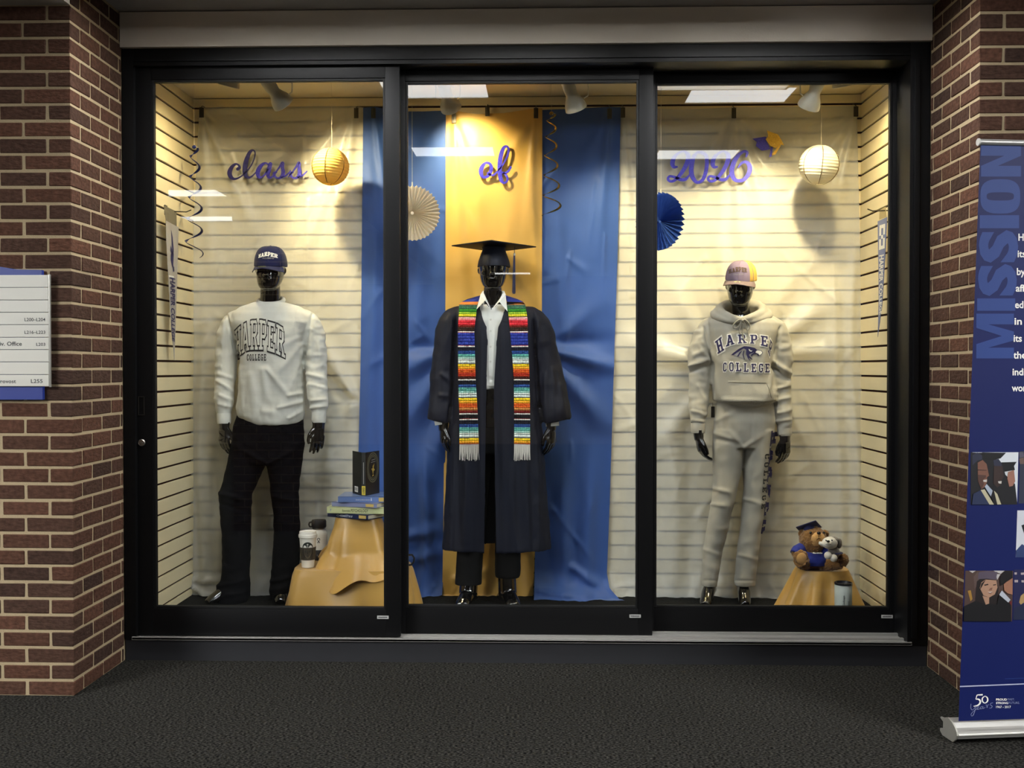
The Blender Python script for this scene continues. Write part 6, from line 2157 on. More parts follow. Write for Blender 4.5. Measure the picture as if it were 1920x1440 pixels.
tb = P(1581, 1140, 5.125); tb.z = ZF + .001
hT = P(1581, 1093, 5.125).z - tb.z
root = empty('tumbler', tb, label='white tumbler with dark lid in front of the round gold pedestal', cat='tumbler')
mb = MB(); mb.lathe([(.001, 0), (.037, 0), (.0395, .004), (.041, hT - .010), (.0405, hT - .006), (.001, hT - .006)], tb, n=40); tbo = mb.build('tumbler_body', mat('white_tumbler_coat', (206, 214, 208), rough=.4, var=.03), root, smooth=40)
mb = MB(); mb.lathe([(.0405, hT - .008), (.0425, hT - .006), (.0425, hT + .002), (.0395, hT + .004), (.037, hT - .003), (.020, hT - .004), (.001, hT - .003)], tb, n=40); mb.build('lid', DMUG, root, smooth=40)


def on_tum(u, v, off=.0016):
    r = .0405 + off
    a = -math.pi / 2 + u / r
    return Vector((tb.x + r * math.cos(a), tb.y + r * math.sin(a), tb.z + v))


for s, u0, v0, v1, h in (('er College', -.013, hT - .125, hT - .052, .010), ('alumni', .010, hT - .125, hT - .080, .0085)):
    po = fit_text(s, 0, 1, 0, 1, .01)
    link('printing', decal([[(u0 + (1 - p[1]) * h, lerp(v0, v1, p[0])) for p in q] for q in po], on_tum), INK, tbo)

# ================================================================== TEDDY BEAR AND PLUSH DOG
YBr = 5.345
FUR = mat('brown_plush_fur', (156, 116, 66), rough=1.0, spec=.05, sheen=.4, col2=(112, 76, 40), vscale=60, bump=.8, bscale=190)
TAN = mat('tan_plush', (196, 150, 92), rough=1.0, spec=.05, sheen=.4, var=.12, vscale=60, bump=.5, bscale=220)
BSH = mat('blue_tee_cloth', (28, 44, 140), rough=.8, sheen=.1, var=.2, vscale=30, bump=.3, bscale=60)
PLW = mat('white_plush', (222, 216, 204), rough=1.0, sheen=.3, var=.08, vscale=60, bump=.4, bscale=200)
PLG = mat('grey_plush', (128, 120, 110), rough=1.0, sheen=.3, var=.2, vscale=60, bump=.4, bscale=200)
BEADM = mat('black_bead', (12, 10, 10), rough=.15, spec=.6, coat=.5, var=.05)
k_ = PXM(YBr)
bb = P(1538, 1066, YBr); bb.z = zr + .003
bear = empty('teddy_bear', bb, label='brown teddy bear in blue shirt and graduation cap sitting on gold pedestal', cat='teddy bear')


def bp(x, y, dy=0.0):
    return P(x, y, YBr + dy)


def fur(amp, f):
    return lambda p: amp * noise.noise(p * f) + amp * .8 * noise.noise(p * f * 2.7)


mb = MB()
mb.ball(bp(1524, 1012, -.01), 25 * k_, 25 * k_, 26 * k_, 20)                         # head
mb.ball(bp(1522, 1044, .01), 30 * k_, 27 * k_, 24 * k_, 18)                         # belly and seat
mb.tube([bp(1500, 1028, -.02), bp(1493, 1038, -.05), bp(1496, 1046, -.06)], [9 * k_, 9 * k_, 8 * k_], 12)
mb.tube([bp(1546, 1030, -.02), bp(1560, 1040, -.04), bp(1566, 1050, -.05)], [9 * k_, 9 * k_, 8 * k_], 12)
mb.tube([bp(1515, 1056, -.01), bp(1505, 1054, -.06), bp(1500, 1050, -.10)], [14 * k_, 13 * k_, 13 * k_], 14)      # left leg, sole to the viewer
mb.tube([bp(1540, 1057, -.02), bp(1560, 1057, -.06), bp(1576, 1054, -.085)], [13 * k_, 12 * k_, 12 * k_], 14)
mb.ball(bp(1502, 1045, -.095), 13.5 * k_, 7 * k_, 14 * k_, 14); mb.ball(bp(1581, 1050, -.085), 10 * k_, 9 * k_, 12 * k_, 14)
for ex_, ey_ in ((1504, 1000), (1547, 1001)): mb.ball(bp(ex_, ey_, .0), 8 * k_, 5 * k_, 8 * k_, 12)
body = remeshed(mb, .0030, 1, fur(.0042, 95))
link('body', body, FUR, bear)
mb = MB(); mb.ball(bp(1534, 1010, -.062), 14 * k_, 11 * k_, 12 * k_, 16); mb.ball(bp(1528, 1017, -.056), 11 * k_, 9 * k_, 8 * k_, 14); mb.ball(bp(1541, 1017, -.056), 10 * k_, 9 * k_, 8 * k_, 14)
mz = link('muzzle', remeshed(mb, .0035, 3, fur(.0012, 90)), TAN, bear)
mb = MB(); mb.ball(bp(1535.5, 999.5, -.088), 4 * k_, 3 * k_, 3 * k_, 12); mb.build('nose', BEADM, mz)
mb = MB(); mb.tube([bp(1535, 1003, -.092), bp(1535, 1009, -.094), bp(1531, 1013, -.088)], .0012, 6); mb.tube([bp(1535, 1009, -.094), bp(1540, 1012, -.088)], .0012, 6); mb.build('mouth', BEADM, mz)
for ex_, ey_ in ((1520, 999), (1545, 999)):
    mb = MB(); mb.ball(bp(ex_, ey_, -.066), 2.6 * k_, 2.4 * k_, 2.6 * k_, 12); mb.build('eye', BEADM, bear)
mb = MB(); mb.ball(bp(1503, 1047.5, -.112), 9.5 * k_, 3.2 * k_, 11 * k_, 16, Matrix.Rotation(R(12), 3, 'Y')); mb.build('sole', TAN, bear)
mb = MB()
mb.rings([(bp(1521, 1026).x, YBr, bp(0, 1025).z, 20 * k_, 20 * k_), (bp(1521, 1028).x, YBr - .002, bp(0, 1029).z, 26 * k_, 25 * k_), (bp(1522, 1034).x, YBr, bp(0, 1036).z, 31 * k_, 29.5 * k_), (bp(1523, 1042).x, YBr + .002, bp(0, 1044).z, 33 * k_, 31 * k_), (bp(1523, 1048).x, YBr + .002, bp(0, 1050).z, 31.5 * k_, 30 * k_)], 30)
mb.tube([bp(1504, 1028, -.015), bp(1494, 1034, -.045), bp(1491, 1039, -.052)], [11 * k_, 11.5 * k_, 11 * k_], 12)
mb.tube([bp(1543, 1029, -.015), bp(1555, 1036, -.035), bp(1559, 1041, -.04)], [11 * k_, 11.5 * k_, 11 * k_], 12)
te = link('tee_shirt', remeshed(mb, .0042, 2, crease(.0024, (26, 26, 26), 31.0)), BSH, bear)
tte = BVHTree.FromPolygons([v.co + ORG[te] for v in te.data.vertices], [p.vertices for p in te.data.polygons])
link('shirt_print', decal(fit_text('HARPER', 1525, 1543, 1039.3, 1036.2, .02), lambda a, b: P(a, b, YBr - .1), .006, tte, .0016), WPRINT, te)
capq = [bp(1494.5, 989, -.02), bp(1531, 976.5, -.055), bp(1539, 988, .01), bp(1502, 1000, .045)]
cen = sum(capq, Vector()) / 4
ux, uy = (capq[1] - capq[0]), (capq[3] - capq[0])
ux = ux.normalized() * .052; uy = (uy - ux * uy.dot(ux) / ux.dot(ux)).normalized() * .050
nz_ = ux.cross(uy).normalized()
if nz_.z < 0: nz_ = -nz_
NAVYF = mat('navy_felt', (26, 30, 78), rough=.85, sheen=.2, var=.15, vscale=60)
mb = MB(); mb.obox(cen, ux, uy, nz_ * .0018); brd = mb.build('cap_board', NAVYF, bear, bevel=.0006)
mb = MB(); mb.lathe([(.030, -.022), (.031, -.018), (.029, -.002)], cen - nz_ * .001, nz_, 24); mb.build('cap_crown', NAVYF, brd)
mb = MB(); mb.tube([cen + nz_ * .003, cen + ux * .7 + nz_ * .003, cen + ux * .99 - uy * .2 + nz_ * .001, cen + ux * 1.02 - uy * .2 - Vector((0, 0, .02))], .0012, 6); mb.build('tassel_cord', NAVYF, brd)

dc = bp(1560, 1052, -.10)
dog = empty('plush_dog', dc, label='small white and grey plush dog held in the teddy bear\'s arm', cat='plush toy')
mb = MB()
mb.ball(bp(1563, 1036, -.105), 11 * k_, 10 * k_, 13 * k_, 14)
mb.tube([bp(1566, 1040, -.10), bp(1560, 1046, -.12)], [6 * k_, 6 * k_], 10)
link('body', remeshed(mb, .0032, 2, fur(.0016, 90)), PLG, dog)
mb = MB()
mb.ball(bp(1556, 1018, -.125), 14 * k_, 12 * k_, 11.5 * k_, 16); mb.ball(bp(1550, 1020, -.150), 9 * k_, 8 * k_, 6.5 * k_, 14); mb.tube([bp(1546, 1020, -.125), bp(1535, 1018, -.12)], [5 * k_, 3 * k_], 10)
hdg = link('head', remeshed(mb, .003, 2, fur(.0012, 90)), PLW, dog)
mb = MB(); mb.ball(bp(1563, 1012, -.115), 10 * k_, 9 * k_, 6 * k_, 14); mb.ball(bp(1573, 1019, -.10), 6 * k_, 5 * k_, 10 * k_, 14); link('ear_patch', remeshed(mb, .003, 2, fur(.0012, 90)), PLG, hdg)
mb = MB(); mb.ball(bp(1553, 1015, -.172), 3.2 * k_, 2.4 * k_, 2.2 * k_, 12); mb.build('nose', BEADM, hdg)
mb = MB(); mb.tube([bp(1548, 1020.5, -.170), bp(1553, 1021.5, -.173), bp(1558, 1020.5, -.170)], .0008, 6); mb.build('mouth', BEADM, hdg)
for ex_ in (1549, 1560):
    mb = MB(); mb.ball(bp(ex_, 1013 if ex_ > 1550 else 1013.5, -.160 if ex_ > 1550 else -.158), 1.4 * k_, 1.2 * k_, 1.4 * k_, 10); mb.build('eye', BEADM, hdg)
for (x, y) in ((1552.5, 1041.5), (1563, 1046.5)):
    mb = MB(); mb.ball(bp(x, y, -.150), 7 * k_, 7 * k_, 7 * k_, 14); mb.build('paw', PLW, dog)
mb = MB(); mb.rings([(bp(1563, 0).x, YBr - .108, bp(0, 1030, -.108).z, 10.5 * k_, 10.5 * k_), (bp(1563, 0).x, YBr - .108, bp(0, 1028, -.108).z, 10 * k_, 10 * k_)], 20); mb.build('bandana', NAVYF, dog)

# ================================================================== PENNANTS ON HOOKS
def PXp(px, py, X):
    d = CAM_R @ Vector(((px - 960) / F, -(py - 720) / F, -1.0))
    t = X / d.x
    return Vector((X, d.y * t, CAM_Z + d.z * t))


def pennant(X, body, tagpts, colour, label, text, tcol, extra, hookpx, wallx):
    root = empty('pennant', PXp(*hookpx, X), label=label, cat='pennant', group='felt pennants on the slatted end walls')
    s = -1 if X < 0 else 1
    mb = MB(); mb.prism([PXp(x, y, X) for x, y in body], (s * .0016, 0, 0)); fl_ = mb.build('felt', colour, root, smooth=0)
    mb = MB(); mb.prism([PXp(x, y, X - s * .0008) for x, y in tagpts], (s * .0008, 0, 0)); mb.build('header_card', mat('grey_header_card', (112, 104, 84), rough=.6, var=.1) if s < 0 else mat('tan_header_card', (176, 158, 112), rough=.6, var=.1), root, smooth=0)
    h = PXp(*hookpx, X)
    hk = empty('slat_hook', (wallx, h.y, h.z), label='dark wire hook on the slats holding the %s pennant' % ('grey' if s < 0 else 'blue'), cat='hook', group='slatwall hooks')
    mb = MB(); mb.tube([(wallx + s * .006, h.y, h.z), (h.x - s * .06, h.y, h.z - .004), (h.x - s * .085, h.y, h.z + .006)], .0028, 8); mb.build('wire', CLIP, hk)
    mb = MB(); mb.box(wallx - .004, wallx + .004, h.y - .018, h.y + .018, h.z - .02, h.z + .03); mb.build('hook_plate', CLIP, hk, bevel=.001)
    for nm, polys, mm, off in extra:
        link(nm, decal(polys, lambda a, b: PXp(a, b, X - s * off)), mm, fl_)
    po = fit_text(text[0], 0, 1, 0, 1, .03)
    (xa0, xa1, ya), (xb0, xb1, yb) = text[1], text[2]
    sl = text[3]
    def tp_(p):
        y = lerp(ya, yb, p[0])
        q = p[1] if s < 0 else p[1]
        x = lerp(lerp(xa0, xb0, p[0]), lerp(xa1, xb1, p[0]), p[1])
        return (x, y + sl * (p[1] - .5))
    link('lettering', decal([[tp_(p) for p in q] for q in po], lambda a, b: PXp(a, b, X - s * .0014)), tcol, fl_)


GREYF = mat('grey_felt', (150, 142, 134), rough=.95, sheen=.3, var=.1, vscale=120)
BLUEF = mat('blue_felt', (70, 86, 140), rough=.95, sheen=.3, var=.1, vscale=120)
em_ = [[(321, 430), (324, 446), (326, 470), (325, 478), (322, 458)], [(320, 460), (323.5, 470), (324, 480), (319, 470)], [(320, 478), (323, 470), (326, 476), (325, 496), (326, 505), (323, 500), (320, 488)], [(324, 500), (326.5, 500), (327, 508), (325, 510)]]
pennant(WL + .045, [(311, 413), (335, 426), (333.5, 480), (331.5, 545), (329.5, 610), (328, 650), (327, 676), (325.5, 655), (321.5, 620), (318, 560), (315, 505), (312, 450)], [(307, 385), (331, 396.5), (331.5, 424), (311, 413)], GREYF,
        'grey felt pennant with navy lettering on the left slatted wall', ('HARPER COLLEGE', (318.5, 329, 521), (322.5, 327.5, 640), 3), NPRINT, [('emblem', em_, NPRINT, .0012), ('white_bar', [[(316.5, 516), (326, 518), (326, 521), (317, 519.5)]], WPRINT, .0010)], (327, 396), WL)
chk = []
for i, row in enumerate(((1, 1, 1), (1, 0, 1), (1, 0, 1), (0, 1, 0), (1, 0, 1), (1, 0, 1), (1, 1, 1))):
    for j, on in enumerate(row):
        if on:
            y0 = 421.5 + i * 6.6 - (j - 1) * 1.2
            x0 = 1649 + j * 3.6 - i * .15
            chk.append([(x0, y0), (x0 + 3.5, y0 - 1), (x0 + 3.4, y0 + 5.8), (x0 - .1, y0 + 6.6)])
pennant(WR - .05, [(1645.5, 415), (1663, 407), (1660, 470), (1657, 520), (1654, 570), (1650, 600), (1645.5, 632), (1646.5, 600), (1647.5, 560), (1647, 500), (1646, 450)], [(1649, 394), (1660.5, 387), (1662.5, 407), (1648.5, 412)], BLUEF,
        'blue felt pennant with white lettering on the right slatted wall', ('HARPER COLLEGE', (1648.5, 1657.5, 478), (1648.5, 1652.5, 590), -2), WPRINT, [('white_pattern', chk, WPRINT, .0012)], (1660, 394), WR)

# ================================================================== DIRECTORY SIGN ON THE LEFT PILLAR
YS = YB - .030
SIGNW = mat('white_sign_strip', (190, 188, 178), rough=.45, spec=.35, var=.03, vscale=4)
SIGNB = mat('blue_sign_panel', (32, 48, 118), rough=.45, spec=.35, var=.05)
SIGNE = mat('grey_sign_edge', (150, 148, 140), rough=.4, metal=.4, var=.1)
ys = [515.3, 539, 562.5, 585.7, 608.8, 632.5, 655.5, 678.6, 702.4, 724.7]
xr_, xl_ = P(91.2, 620, YS).x, P(-150, 620, YS).x
sg = empty('directory_sign', P(-20, 750, YS), label='white slatted room directory with blue backing on left brick pillar', cat='sign')
zz = lambda y, Y=YS: P(45, y, Y).z
mb = MB()
xb = P(79.5, 620, YS + .012).x
pts = [(xl_ + .03, zz(749.5)), (xb, zz(749.5)), (xb, zz(505.8)), (P(26, 0, YS).x, zz(504.6)), (P(0, 0, YS).x, zz(500.5)), (P(-40, 0, YS).x, zz(494)), (P(-90, 0, YS).x, zz(490)), (xl_ + .03, zz(490))]
mb.prism([(x, YS + .010, z) for x, z in pts], (0, .0185, 0)); mb.build('backing_panel', SIGNB, sg, smooth=0, label='blue backing panel')
TXT = {3: [('L200\u2013L204', 46, 85, 602.4, 596)], 4: [('L216\u2013L223', 46, 85, 626, 620)], 5: [('Div. Office', -8.5, 41, 648.4, 640.6), ('L203', 68, 85, 648.6, 642.7)], 8: [('Provost', -5, 30, 718.4, 711.4), ('L255', 58, 80, 718.2, 711)]}
for i in range(9):
    mb = MB(); mb.box(xl_, xr_, YS, YS + .0098, zz(ys[i + 1]) + .0008, zz(ys[i]) - .0008)
    st_ = mb.build('strip', SIGNW, sg, bevel=.0012, seg=1, smooth=0)
    for (s, x0, x1, y0, y1) in TXT.get(i, []):
        link('lettering', decal(fit_text(s, x0, x1, y0, y1, .012), lambda a, b: P(a, b, YS - .0007)), INK, st_)
mb = MB(); mb.box(xr_ + .0005, xr_ + .006, YS - .001, YS + .010, zz(725.5), zz(514.5)); mb.build('edge_rail', SIGNE, sg, bevel=.001)

# ================================================================== ROLL-UP BANNER AT THE RIGHT
BL = P(1798, 1340, 3.87)
TL = P(1838.5, 271, 3.70)
wv = Vector((math.cos(R(7.5)), math.sin(R(7.5)), 0))
upb = TL - BL
nb_ = wv.cross(upb).normalized()
if nb_.y > 0: nb_ = -nb_


def BN(px, py, off=0.0):
    """point of the banner sheet"""
    d = CAM_R @ Vector(((px - 960) / F, -(py - 720) / F, -1.0))
    o = Vector((0, 0, CAM_Z))
    b = BL + nb_ * off
    t = (b - o).dot(nb_) / d.dot(nb_)
    return o + d * t


BW = .85
NAVYB = mat('banner_navy_print', (6, 20, 78), rough=.55, spec=.3, var=.06, vscale=3, bump=.03)
MISSB = mat('banner_light_blue_print', (40, 62, 120), rough=.55, spec=.3, var=.04)
ban = empty('rollup_banner', BL + wv * .425 - Vector((0, 0, BL.z)), label='tall blue roll-up banner with graduate photos before right brick pillar', cat='banner')
b0 = BL - upb * .012
mb = MB(); mb.prism([b0, b0 + wv * BW, b0 + wv * BW + upb * 1.012, b0 + upb * 1.012], -nb_ * .0012)
sheet = mb.build('sheet', NAVYB, ban, smooth=0)
BOXES = [('N', 272, 331, 1839.5, 1914.5), ('O', 336, 400.5, 1838, 1913), ('I', 403.5, 428, 1837, 1910.8), ('S', 431.5, 492.6, 1835.5, 1909), ('S', 495, 555, 1833.5, 1906.5), ('I', 559.5, 582.6, 1832, 1903.5), ('M', 588, 672, 1830.5, 1901)]
def heavy(ch):
    """condensed poster capitals on a unit square"""
    if ch == 'I': return [_r(0, 0, 1, 1)]
    if ch == 'M': return [[(0, 0), (0, 1), (.32, 1), (.5, .32), (.68, 1), (1, 1), (1, 0), (.76, 0), (.76, .68), (.60, 0), (.40, 0), (.24, .68), (.24, 0)]]
    if ch == 'N': return [[(0, 0), (0, 1), (.34, 1), (.66, .42), (.66, 1), (1, 1), (1, 0), (.66, 0), (.34, .58), (.34, 0)]]
    out = []
    for i in range(32):
        q = []
        for t, (rx, ry, e) in ((i, (.5, .5, 2.9)), (i + 1, (.5, .5, 2.9)), (i + 1, (.12, .34, 3.4)), (i, (.12, .34, 3.4))):
            a = 2 * math.pi * t / 32
            c, s_2 = math.cos(a), math.sin(a)
            q.append((.5 + rx * math.copysign(abs(c) ** (2 / e), c), .5 + ry * math.copysign(abs(s_2) ** (2 / e), s_2)))
        out.append(q)
    return out


po = []
for ch, ya, yb, xa, xb_ in BOXES:
    for q in (fit_text('S', 0, 1, 0, 1, .05) if ch == 'S' else heavy(ch)):
        po.append([(lerp(xb_, xa, p[1]), lerp(yb, ya, p[0])) for p in q])
link('large_lettering', decal(po, lambda a, b: BN(a, b, .0006)), MISSB, sheet)
po = []
for s, y, x, w in (('Harper', 451, 1909.5, 46), ('its', 482, 1908, 15), ('by', 515.5, 1906.5, 16), ('affordable', 546.5, 1904.5, 72), ('education', 577.5, 1903, 66), ('in', 608.5, 1902, 14), ('its', 640.5, 1900.5, 15.5), ('the', 672, 1900, 24), ('individuals', 703.5, 1898.5, 70), ('workforce', 733.5, 1897, 68)):
    q = text_polys(s, 1.0, .022)
    a, b, c, d = bounds(q)
    k = w / (b - a)
    po += [[(x + (p[0] - a) * k, y - p[1] * 18.4) for p in t] for t in q]
link('mission_text', decal(po, lambda a, b: BN(a, b, .0006)), WPRINT, sheet)


def photo(name, x0, x1, y0, y1, bg, layers, k, ox, oy):
    """flat printed photograph built from coloured shapes"""
    o = link(name, decal([[(x0, y1), (x1 - .0, y1), (x1 + 2.5, y0), (x0 + 3, y0)]], lambda a, b: BN(a, b, .0005)), mat('photo_print_%d_%d_%d' % bg, bg, rough=.5, var=.08, vscale=20), sheet)
    off = .0008
    for col, polys in layers:
        me = decal([[(min(max(ox + x / k, x0), x1 + 2), min(max(oy + y / k, y0), y1)) for x, y in q] for q in polys], lambda a, b: BN(a, b, off))
        link('printed_shape', me, mat('photo_print_%d_%d_%d' % col, tuple(int(v * .82) for v in col), rough=.5, var=.15, vscale=60), o)
        off += .00025
    return o


photo('photo_print', 1820, 1907, 848, 946, (196, 200, 204), [
    ((24, 22, 28), [[(225, 215), (330, 230), (520, 230), (560, 320), (720, 400), (760, 560), (905, 700), (940, 1020), (225, 1020)]]),
    ((48, 52, 74), [[(265, 270), (340, 225), (410, 270), (415, 330), (340, 350), (270, 420)], [(580, 340), (660, 325), (715, 400), (715, 440), (590, 425)]]),
    ((14, 14, 18), [[(410, 225), (770, 232), (690, 315), (570, 345), (420, 330)], [(700, 375), (930, 368), (890, 430), (905, 490), (730, 520)]]),
    ((136, 92, 74), [[(345, 380), (420, 340), (480, 400), (515, 575), (485, 600), (490, 660), (455, 740), (400, 780), (350, 640)]]),
    ((92, 62, 52), [[(345, 560), (470, 570), (470, 600), (420, 640), (440, 700), (400, 780), (350, 660)]]),
    ((60, 42, 38), [[(590, 430), (715, 430), (740, 590), (705, 640), (700, 700), (640, 755), (580, 690)]]),
    ((176, 124, 104), [[(800, 520), (890, 490), (908, 660), (870, 730), (820, 740), (790, 620)]]),
    ((226, 220, 212), [[(430, 640), (485, 632), (480, 672), (430, 665)], [(650, 660), (705, 655), (700, 695), (660, 690)]]),
    ((214, 204, 170), [[(390, 790), (450, 780), (590, 1012), (522, 1015)], [(590, 800), (640, 850), (698, 1005), (640, 1012)]]),
    ((190, 200, 218), [[(450, 740), (480, 700), (570, 800), (545, 890)]]),
    ((20, 18, 24), [[(345, 484), (480, 490), (480, 496), (345, 492)], [(545, 885), (580, 770), (640, 1010), (590, 1012)]]),
    ((40, 52, 88), [[(280, 850), (390, 790), (520, 1015), (260, 1018)]])], 8, 1790, 820)
photo('photo_print', 1910, 1990, 846, 944, (40, 44, 60), [((120, 96, 86), [[(965, 320), (1035, 300), (1040, 400), (980, 400)]]), ((96, 92, 110), [[(965, 220), (1030, 225), (1040, 290), (970, 310)]])], 8, 1790, 820)
photo('photo_print', 1904.5, 1985, 957, 1045, (188, 190, 196), [((16, 18, 22), [[(1000, 1320), (1240, 1240), (1240, 1700), (1060, 1500)]]), ((50, 70, 120), [[(920, 1700), (1010, 1600), (1240, 1760), (1240, 1820), (920, 1820)]])], 8, 1790, 820)
photo('photo_print', 1807, 1897.5, 1070, 1165, (70, 52, 46), [
    ((216, 212, 208), [[(260, 290), (380, 285), (320, 330)], [(700, 270), (900, 262), (830, 345), (760, 320)], [(740, 350), (825, 350), (765, 455)]]),
    ((104, 84, 78), [[(340, 400), (420, 300), (440, 500), (360, 620)]]),
    ((186, 140, 60), [[(235, 650), (290, 640), (320, 800), (285, 840)]]),
    ((34, 24, 24), [[(370, 800), (400, 480), (480, 420), (740, 440), (790, 600), (760, 900), (380, 900)]]),
    ((98, 86, 102), [[(420, 440), (432, 312), (600, 284), (770, 312), (745, 452), (580, 432)]]),
    ((196, 152, 124), [[(452, 600), (480, 500), (555, 448), (748, 462), (772, 590), (722, 715), (625, 770), (520, 735)], [(500, 740), (620, 770), (620, 880), (560, 900)]]),
    ((150, 104, 86), [[(590, 685), (690, 675), (640, 712)], [(640, 600), (682, 590), (670, 640), (610, 645)]]),
    ((36, 28, 28), [[(530, 540), (600, 525), (610, 545), (540, 560)], [(690, 540), (745, 530), (745, 548), (695, 556)], [(452, 640), (480, 520), (560, 448), (500, 560)]]),
    ((222, 210, 202), [[(590, 672), (690, 664), (640, 690)]]),
    ((22, 18, 20), [[(820, 560), (815, 400), (900, 290), (1040, 268), (1042, 430), (930, 480), (900, 520)]]),
    ((176, 122, 96), [[(885, 530), (940, 490), (1042, 420), (1042, 720), (960, 700), (890, 640)]]),
    ((206, 210, 222), [[(800, 720), (850, 645), (1005, 810), (965, 862)]]),
    ((13, 12, 16), [[(170, 930), (380, 830), (560, 900), (620, 880), (760, 900), (800, 720), (965, 862), (1015, 880), (1020, 1200), (165, 1225)]]),
    ((120, 30, 40), [[(985, 860), (1030, 830), (1020, 920)]])], 9.6, 1790, 1040)
photo('photo_print', 1899, 1985, 1068, 1162, (26, 28, 66), [
    ((196, 180, 180), [[(1075, 320), (1120, 318), (1118, 358), (1078, 358)], [(1190, 325), (1250, 322), (1250, 360), (1192, 362)], [(1075, 455), (1140, 455), (1140, 498), (1078, 500)], [(1200, 460), (1250, 460), (1250, 500), (1205, 500)]]),
    ((196, 160, 104), [[(1160, 860), (1190, 740), (1250, 690), (1250, 860), (1190, 900)]]),
    ((30, 38, 70), [[(1060, 1180), (1075, 960), (1190, 910), (1300, 880), (1300, 1190)]])], 9.6, 1790, 1040)
link('white_rule', decal([[(1799.6, 1288.4), (2010, 1279.5), (2010, 1277.7), (1799.7, 1286.2)]], lambda a, b: BN(a, b, .0006)), mat('pale_rule_print', (168, 172, 196), rough=.6, var=.05), sheet)
link('thin_rule', decal([[(1884, 1273.2), (2010, 1268), (2010, 1267.4), (1884, 1272.4)]], lambda a, b: BN(a, b, .0006)), MISSB, sheet)
cr5 = lambda x, y: (1740 + x / 9.6, 1250 + y / 9.6)


def brush(pts):
    """thin pen stroke as quads in crop pixels (x, y, width)"""
    sm = catmull(pts, 6)
    out = []
    for (x0, y0, w0), (x1, y1, w1) in zip(sm, sm[1:]):
        d = Vector((x1 - x0, y1 - y0)); d = d.normalized() if d.length > 1e-6 else Vector((1, 0))
        n = Vector((-d.y, d.x))
        out.append([cr5(x0 + n.x * w0 / 2, y0 + n.y * w0 / 2), cr5(x1 + n.x * w1 / 2, y1 + n.y * w1 / 2), cr5(x1 - n.x * w1 / 2, y1 - n.y * w1 / 2), cr5(x0 - n.x * w0 / 2, y0 - n.y * w0 / 2)])
    return out


po = brush([(985, 505, 26), (930, 508, 22), (885, 512, 16), (868, 560, 14), (862, 585, 14), (905, 585, 24), (940, 615, 32), (930, 665, 30), (885, 700, 22), (820, 712, 12)])
po += brush([(1025, 528, 12), (1068, 560, 22), (1070, 620, 24), (1025, 655, 14), (982, 625, 24), (980, 565, 22), (1025, 528, 12)])
link('anniversary_numerals', decal(po, lambda a, b: BN(a, b, .0006)), WPRINT, sheet)
GREYP = mat('grey_blue_print', (128, 136, 172), rough=.6, var=.05)
po = brush([(775, 668, 8), (770, 740, 10), (795, 780, 8), (840, 740, 8), (852, 690, 8), (848, 770, 10), (815, 870, 10), (782, 885, 8), (778, 850, 8), (820, 800, 7), (885, 760, 7)])
po += brush([(880, 755, 7), (915, 730, 8), (905, 705, 8), (880, 735, 9), (890, 770, 8), (935, 755, 7)]) + brush([(985, 715, 7), (950, 725, 9), (945, 760, 9), (980, 745, 7), (990, 715, 8), (990, 755, 8), (1030, 730, 7)]) + brush([(1035, 690, 8), (1055, 690, 8), (1062, 740, 9), (1075, 690, 7), (1100, 685, 8)]) + brush([(1170, 650, 7), (1130, 660, 9), (1125, 690, 9), (1155, 710, 9), (1140, 740, 9), (1105, 745, 8)])
link('script_lettering', decal(po, lambda a, b: BN(a, b, .0006)), GREYP, sheet)
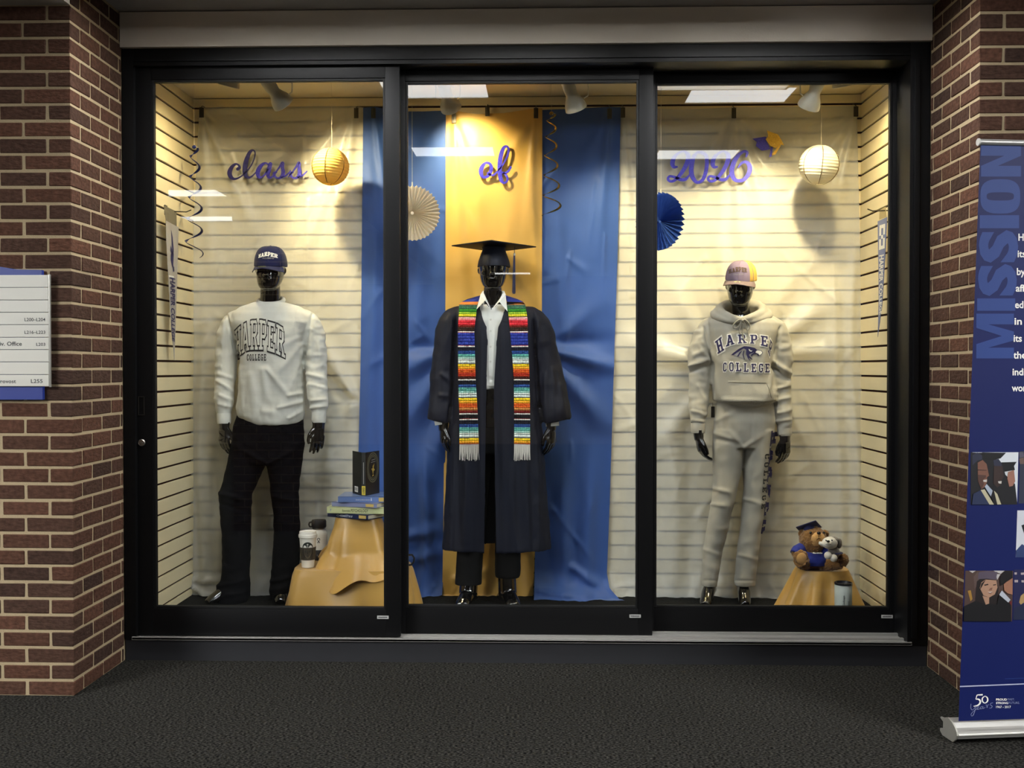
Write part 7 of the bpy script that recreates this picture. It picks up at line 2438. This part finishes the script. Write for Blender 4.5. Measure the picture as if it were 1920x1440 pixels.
for s, x0, x1, y0, y1, b_, m_ in (('PROUD', 1225, 1420, 612, 572, .03, WPRINT), ('PAST.', 1434, 1560, 606, 570, 0, GREYP), ('STRONG', 1225, 1442, 674, 634, .03, WPRINT), ('FUTURE.', 1455, 1650, 670, 632, 0, GREYP), ('1967 - 2017', 1225, 1492, 745, 704, .01, WPRINT)):
    q = fit_text(s, x0, x1, y0, y1, b_)
    link('small_lettering', decal([[cr5(*p) for p in t] for t in q], lambda a, b: BN(a, b, .0006)), m_, sheet)

# aluminium rails of the banner
mb = MB()
r0 = TL + upb.normalized() * .008 - wv * .006
mb.lathe([(.001, -.0005), (.0105, 0), (.0105, BW + .012), (.001, BW + .0125)], r0, wv, 20)
mb.build('top_rail', SILVER, ban, smooth=40)
mb = MB(); mb.lathe([(.001, -.004), (.0125, -.004), (.0125, .001), (.001, .001)], r0, wv, 20); mb.build('end_cap', mat('grey_plastic_cap', (182, 180, 174), rough=.45, var=.05), ban, smooth=40)
bk_ = Vector((-wv.y, wv.x, 0))                         # away from the viewer
f0 = Vector((BL.x, BL.y, 0)) - bk_ * .020 - wv * .012
prof = [(0, .034), (.004, .048), (.018, .062), (.036, .072), (.064, .080), (.082, .074), (.096, .068), (.117, .066), (.119, .060), (.099, .052), (.095, .030), (.121, .022), (.122, .012), (.104, .001), (.03, .001), (.008, .018)]
mb = MB(); mb.prism([f0 + bk_ * t + Vector((0, 0, h)) for t, h in prof], -wv * .006); mb.build('base_end_plate', mat('grey_end_plate', (150, 147, 138), rough=.5, metal=.3, var=.08), ban, bevel=.0008, seg=1, smooth=0)
body_ = [(.002, .030), (.010, .036), (.012, .046), (.030, .052), (.036, .070), (.064, .0785), (.090, .070), (.110, .058), (.110, .012), (.10, .004), (.04, .006), (.006, .020)]
mb = MB(); mb.prism([f0 + bk_ * t + Vector((0, 0, h)) for t, h in body_], wv * (BW + .02)); mb.build('base_body', SILVER, ban, smooth=25)
mb = MB(); mb.tube([f0 + bk_ * .001 + Vector((0, 0, .0355)), f0 + bk_ * .001 + wv * (BW + .02) + Vector((0, 0, .0355))], .0042, 10); mb.build('front_lip', mat('bright_lip', (222, 220, 212), rough=.3, metal=.6, var=.05), ban)
mb = MB(); mb.tube([BL + bk_ * .03 + wv * .42 + Vector((0, 0, -.02)), TL + wv * .42 + bk_ * .012], .008, 10); mb.build('support_pole', SILVER, ban)
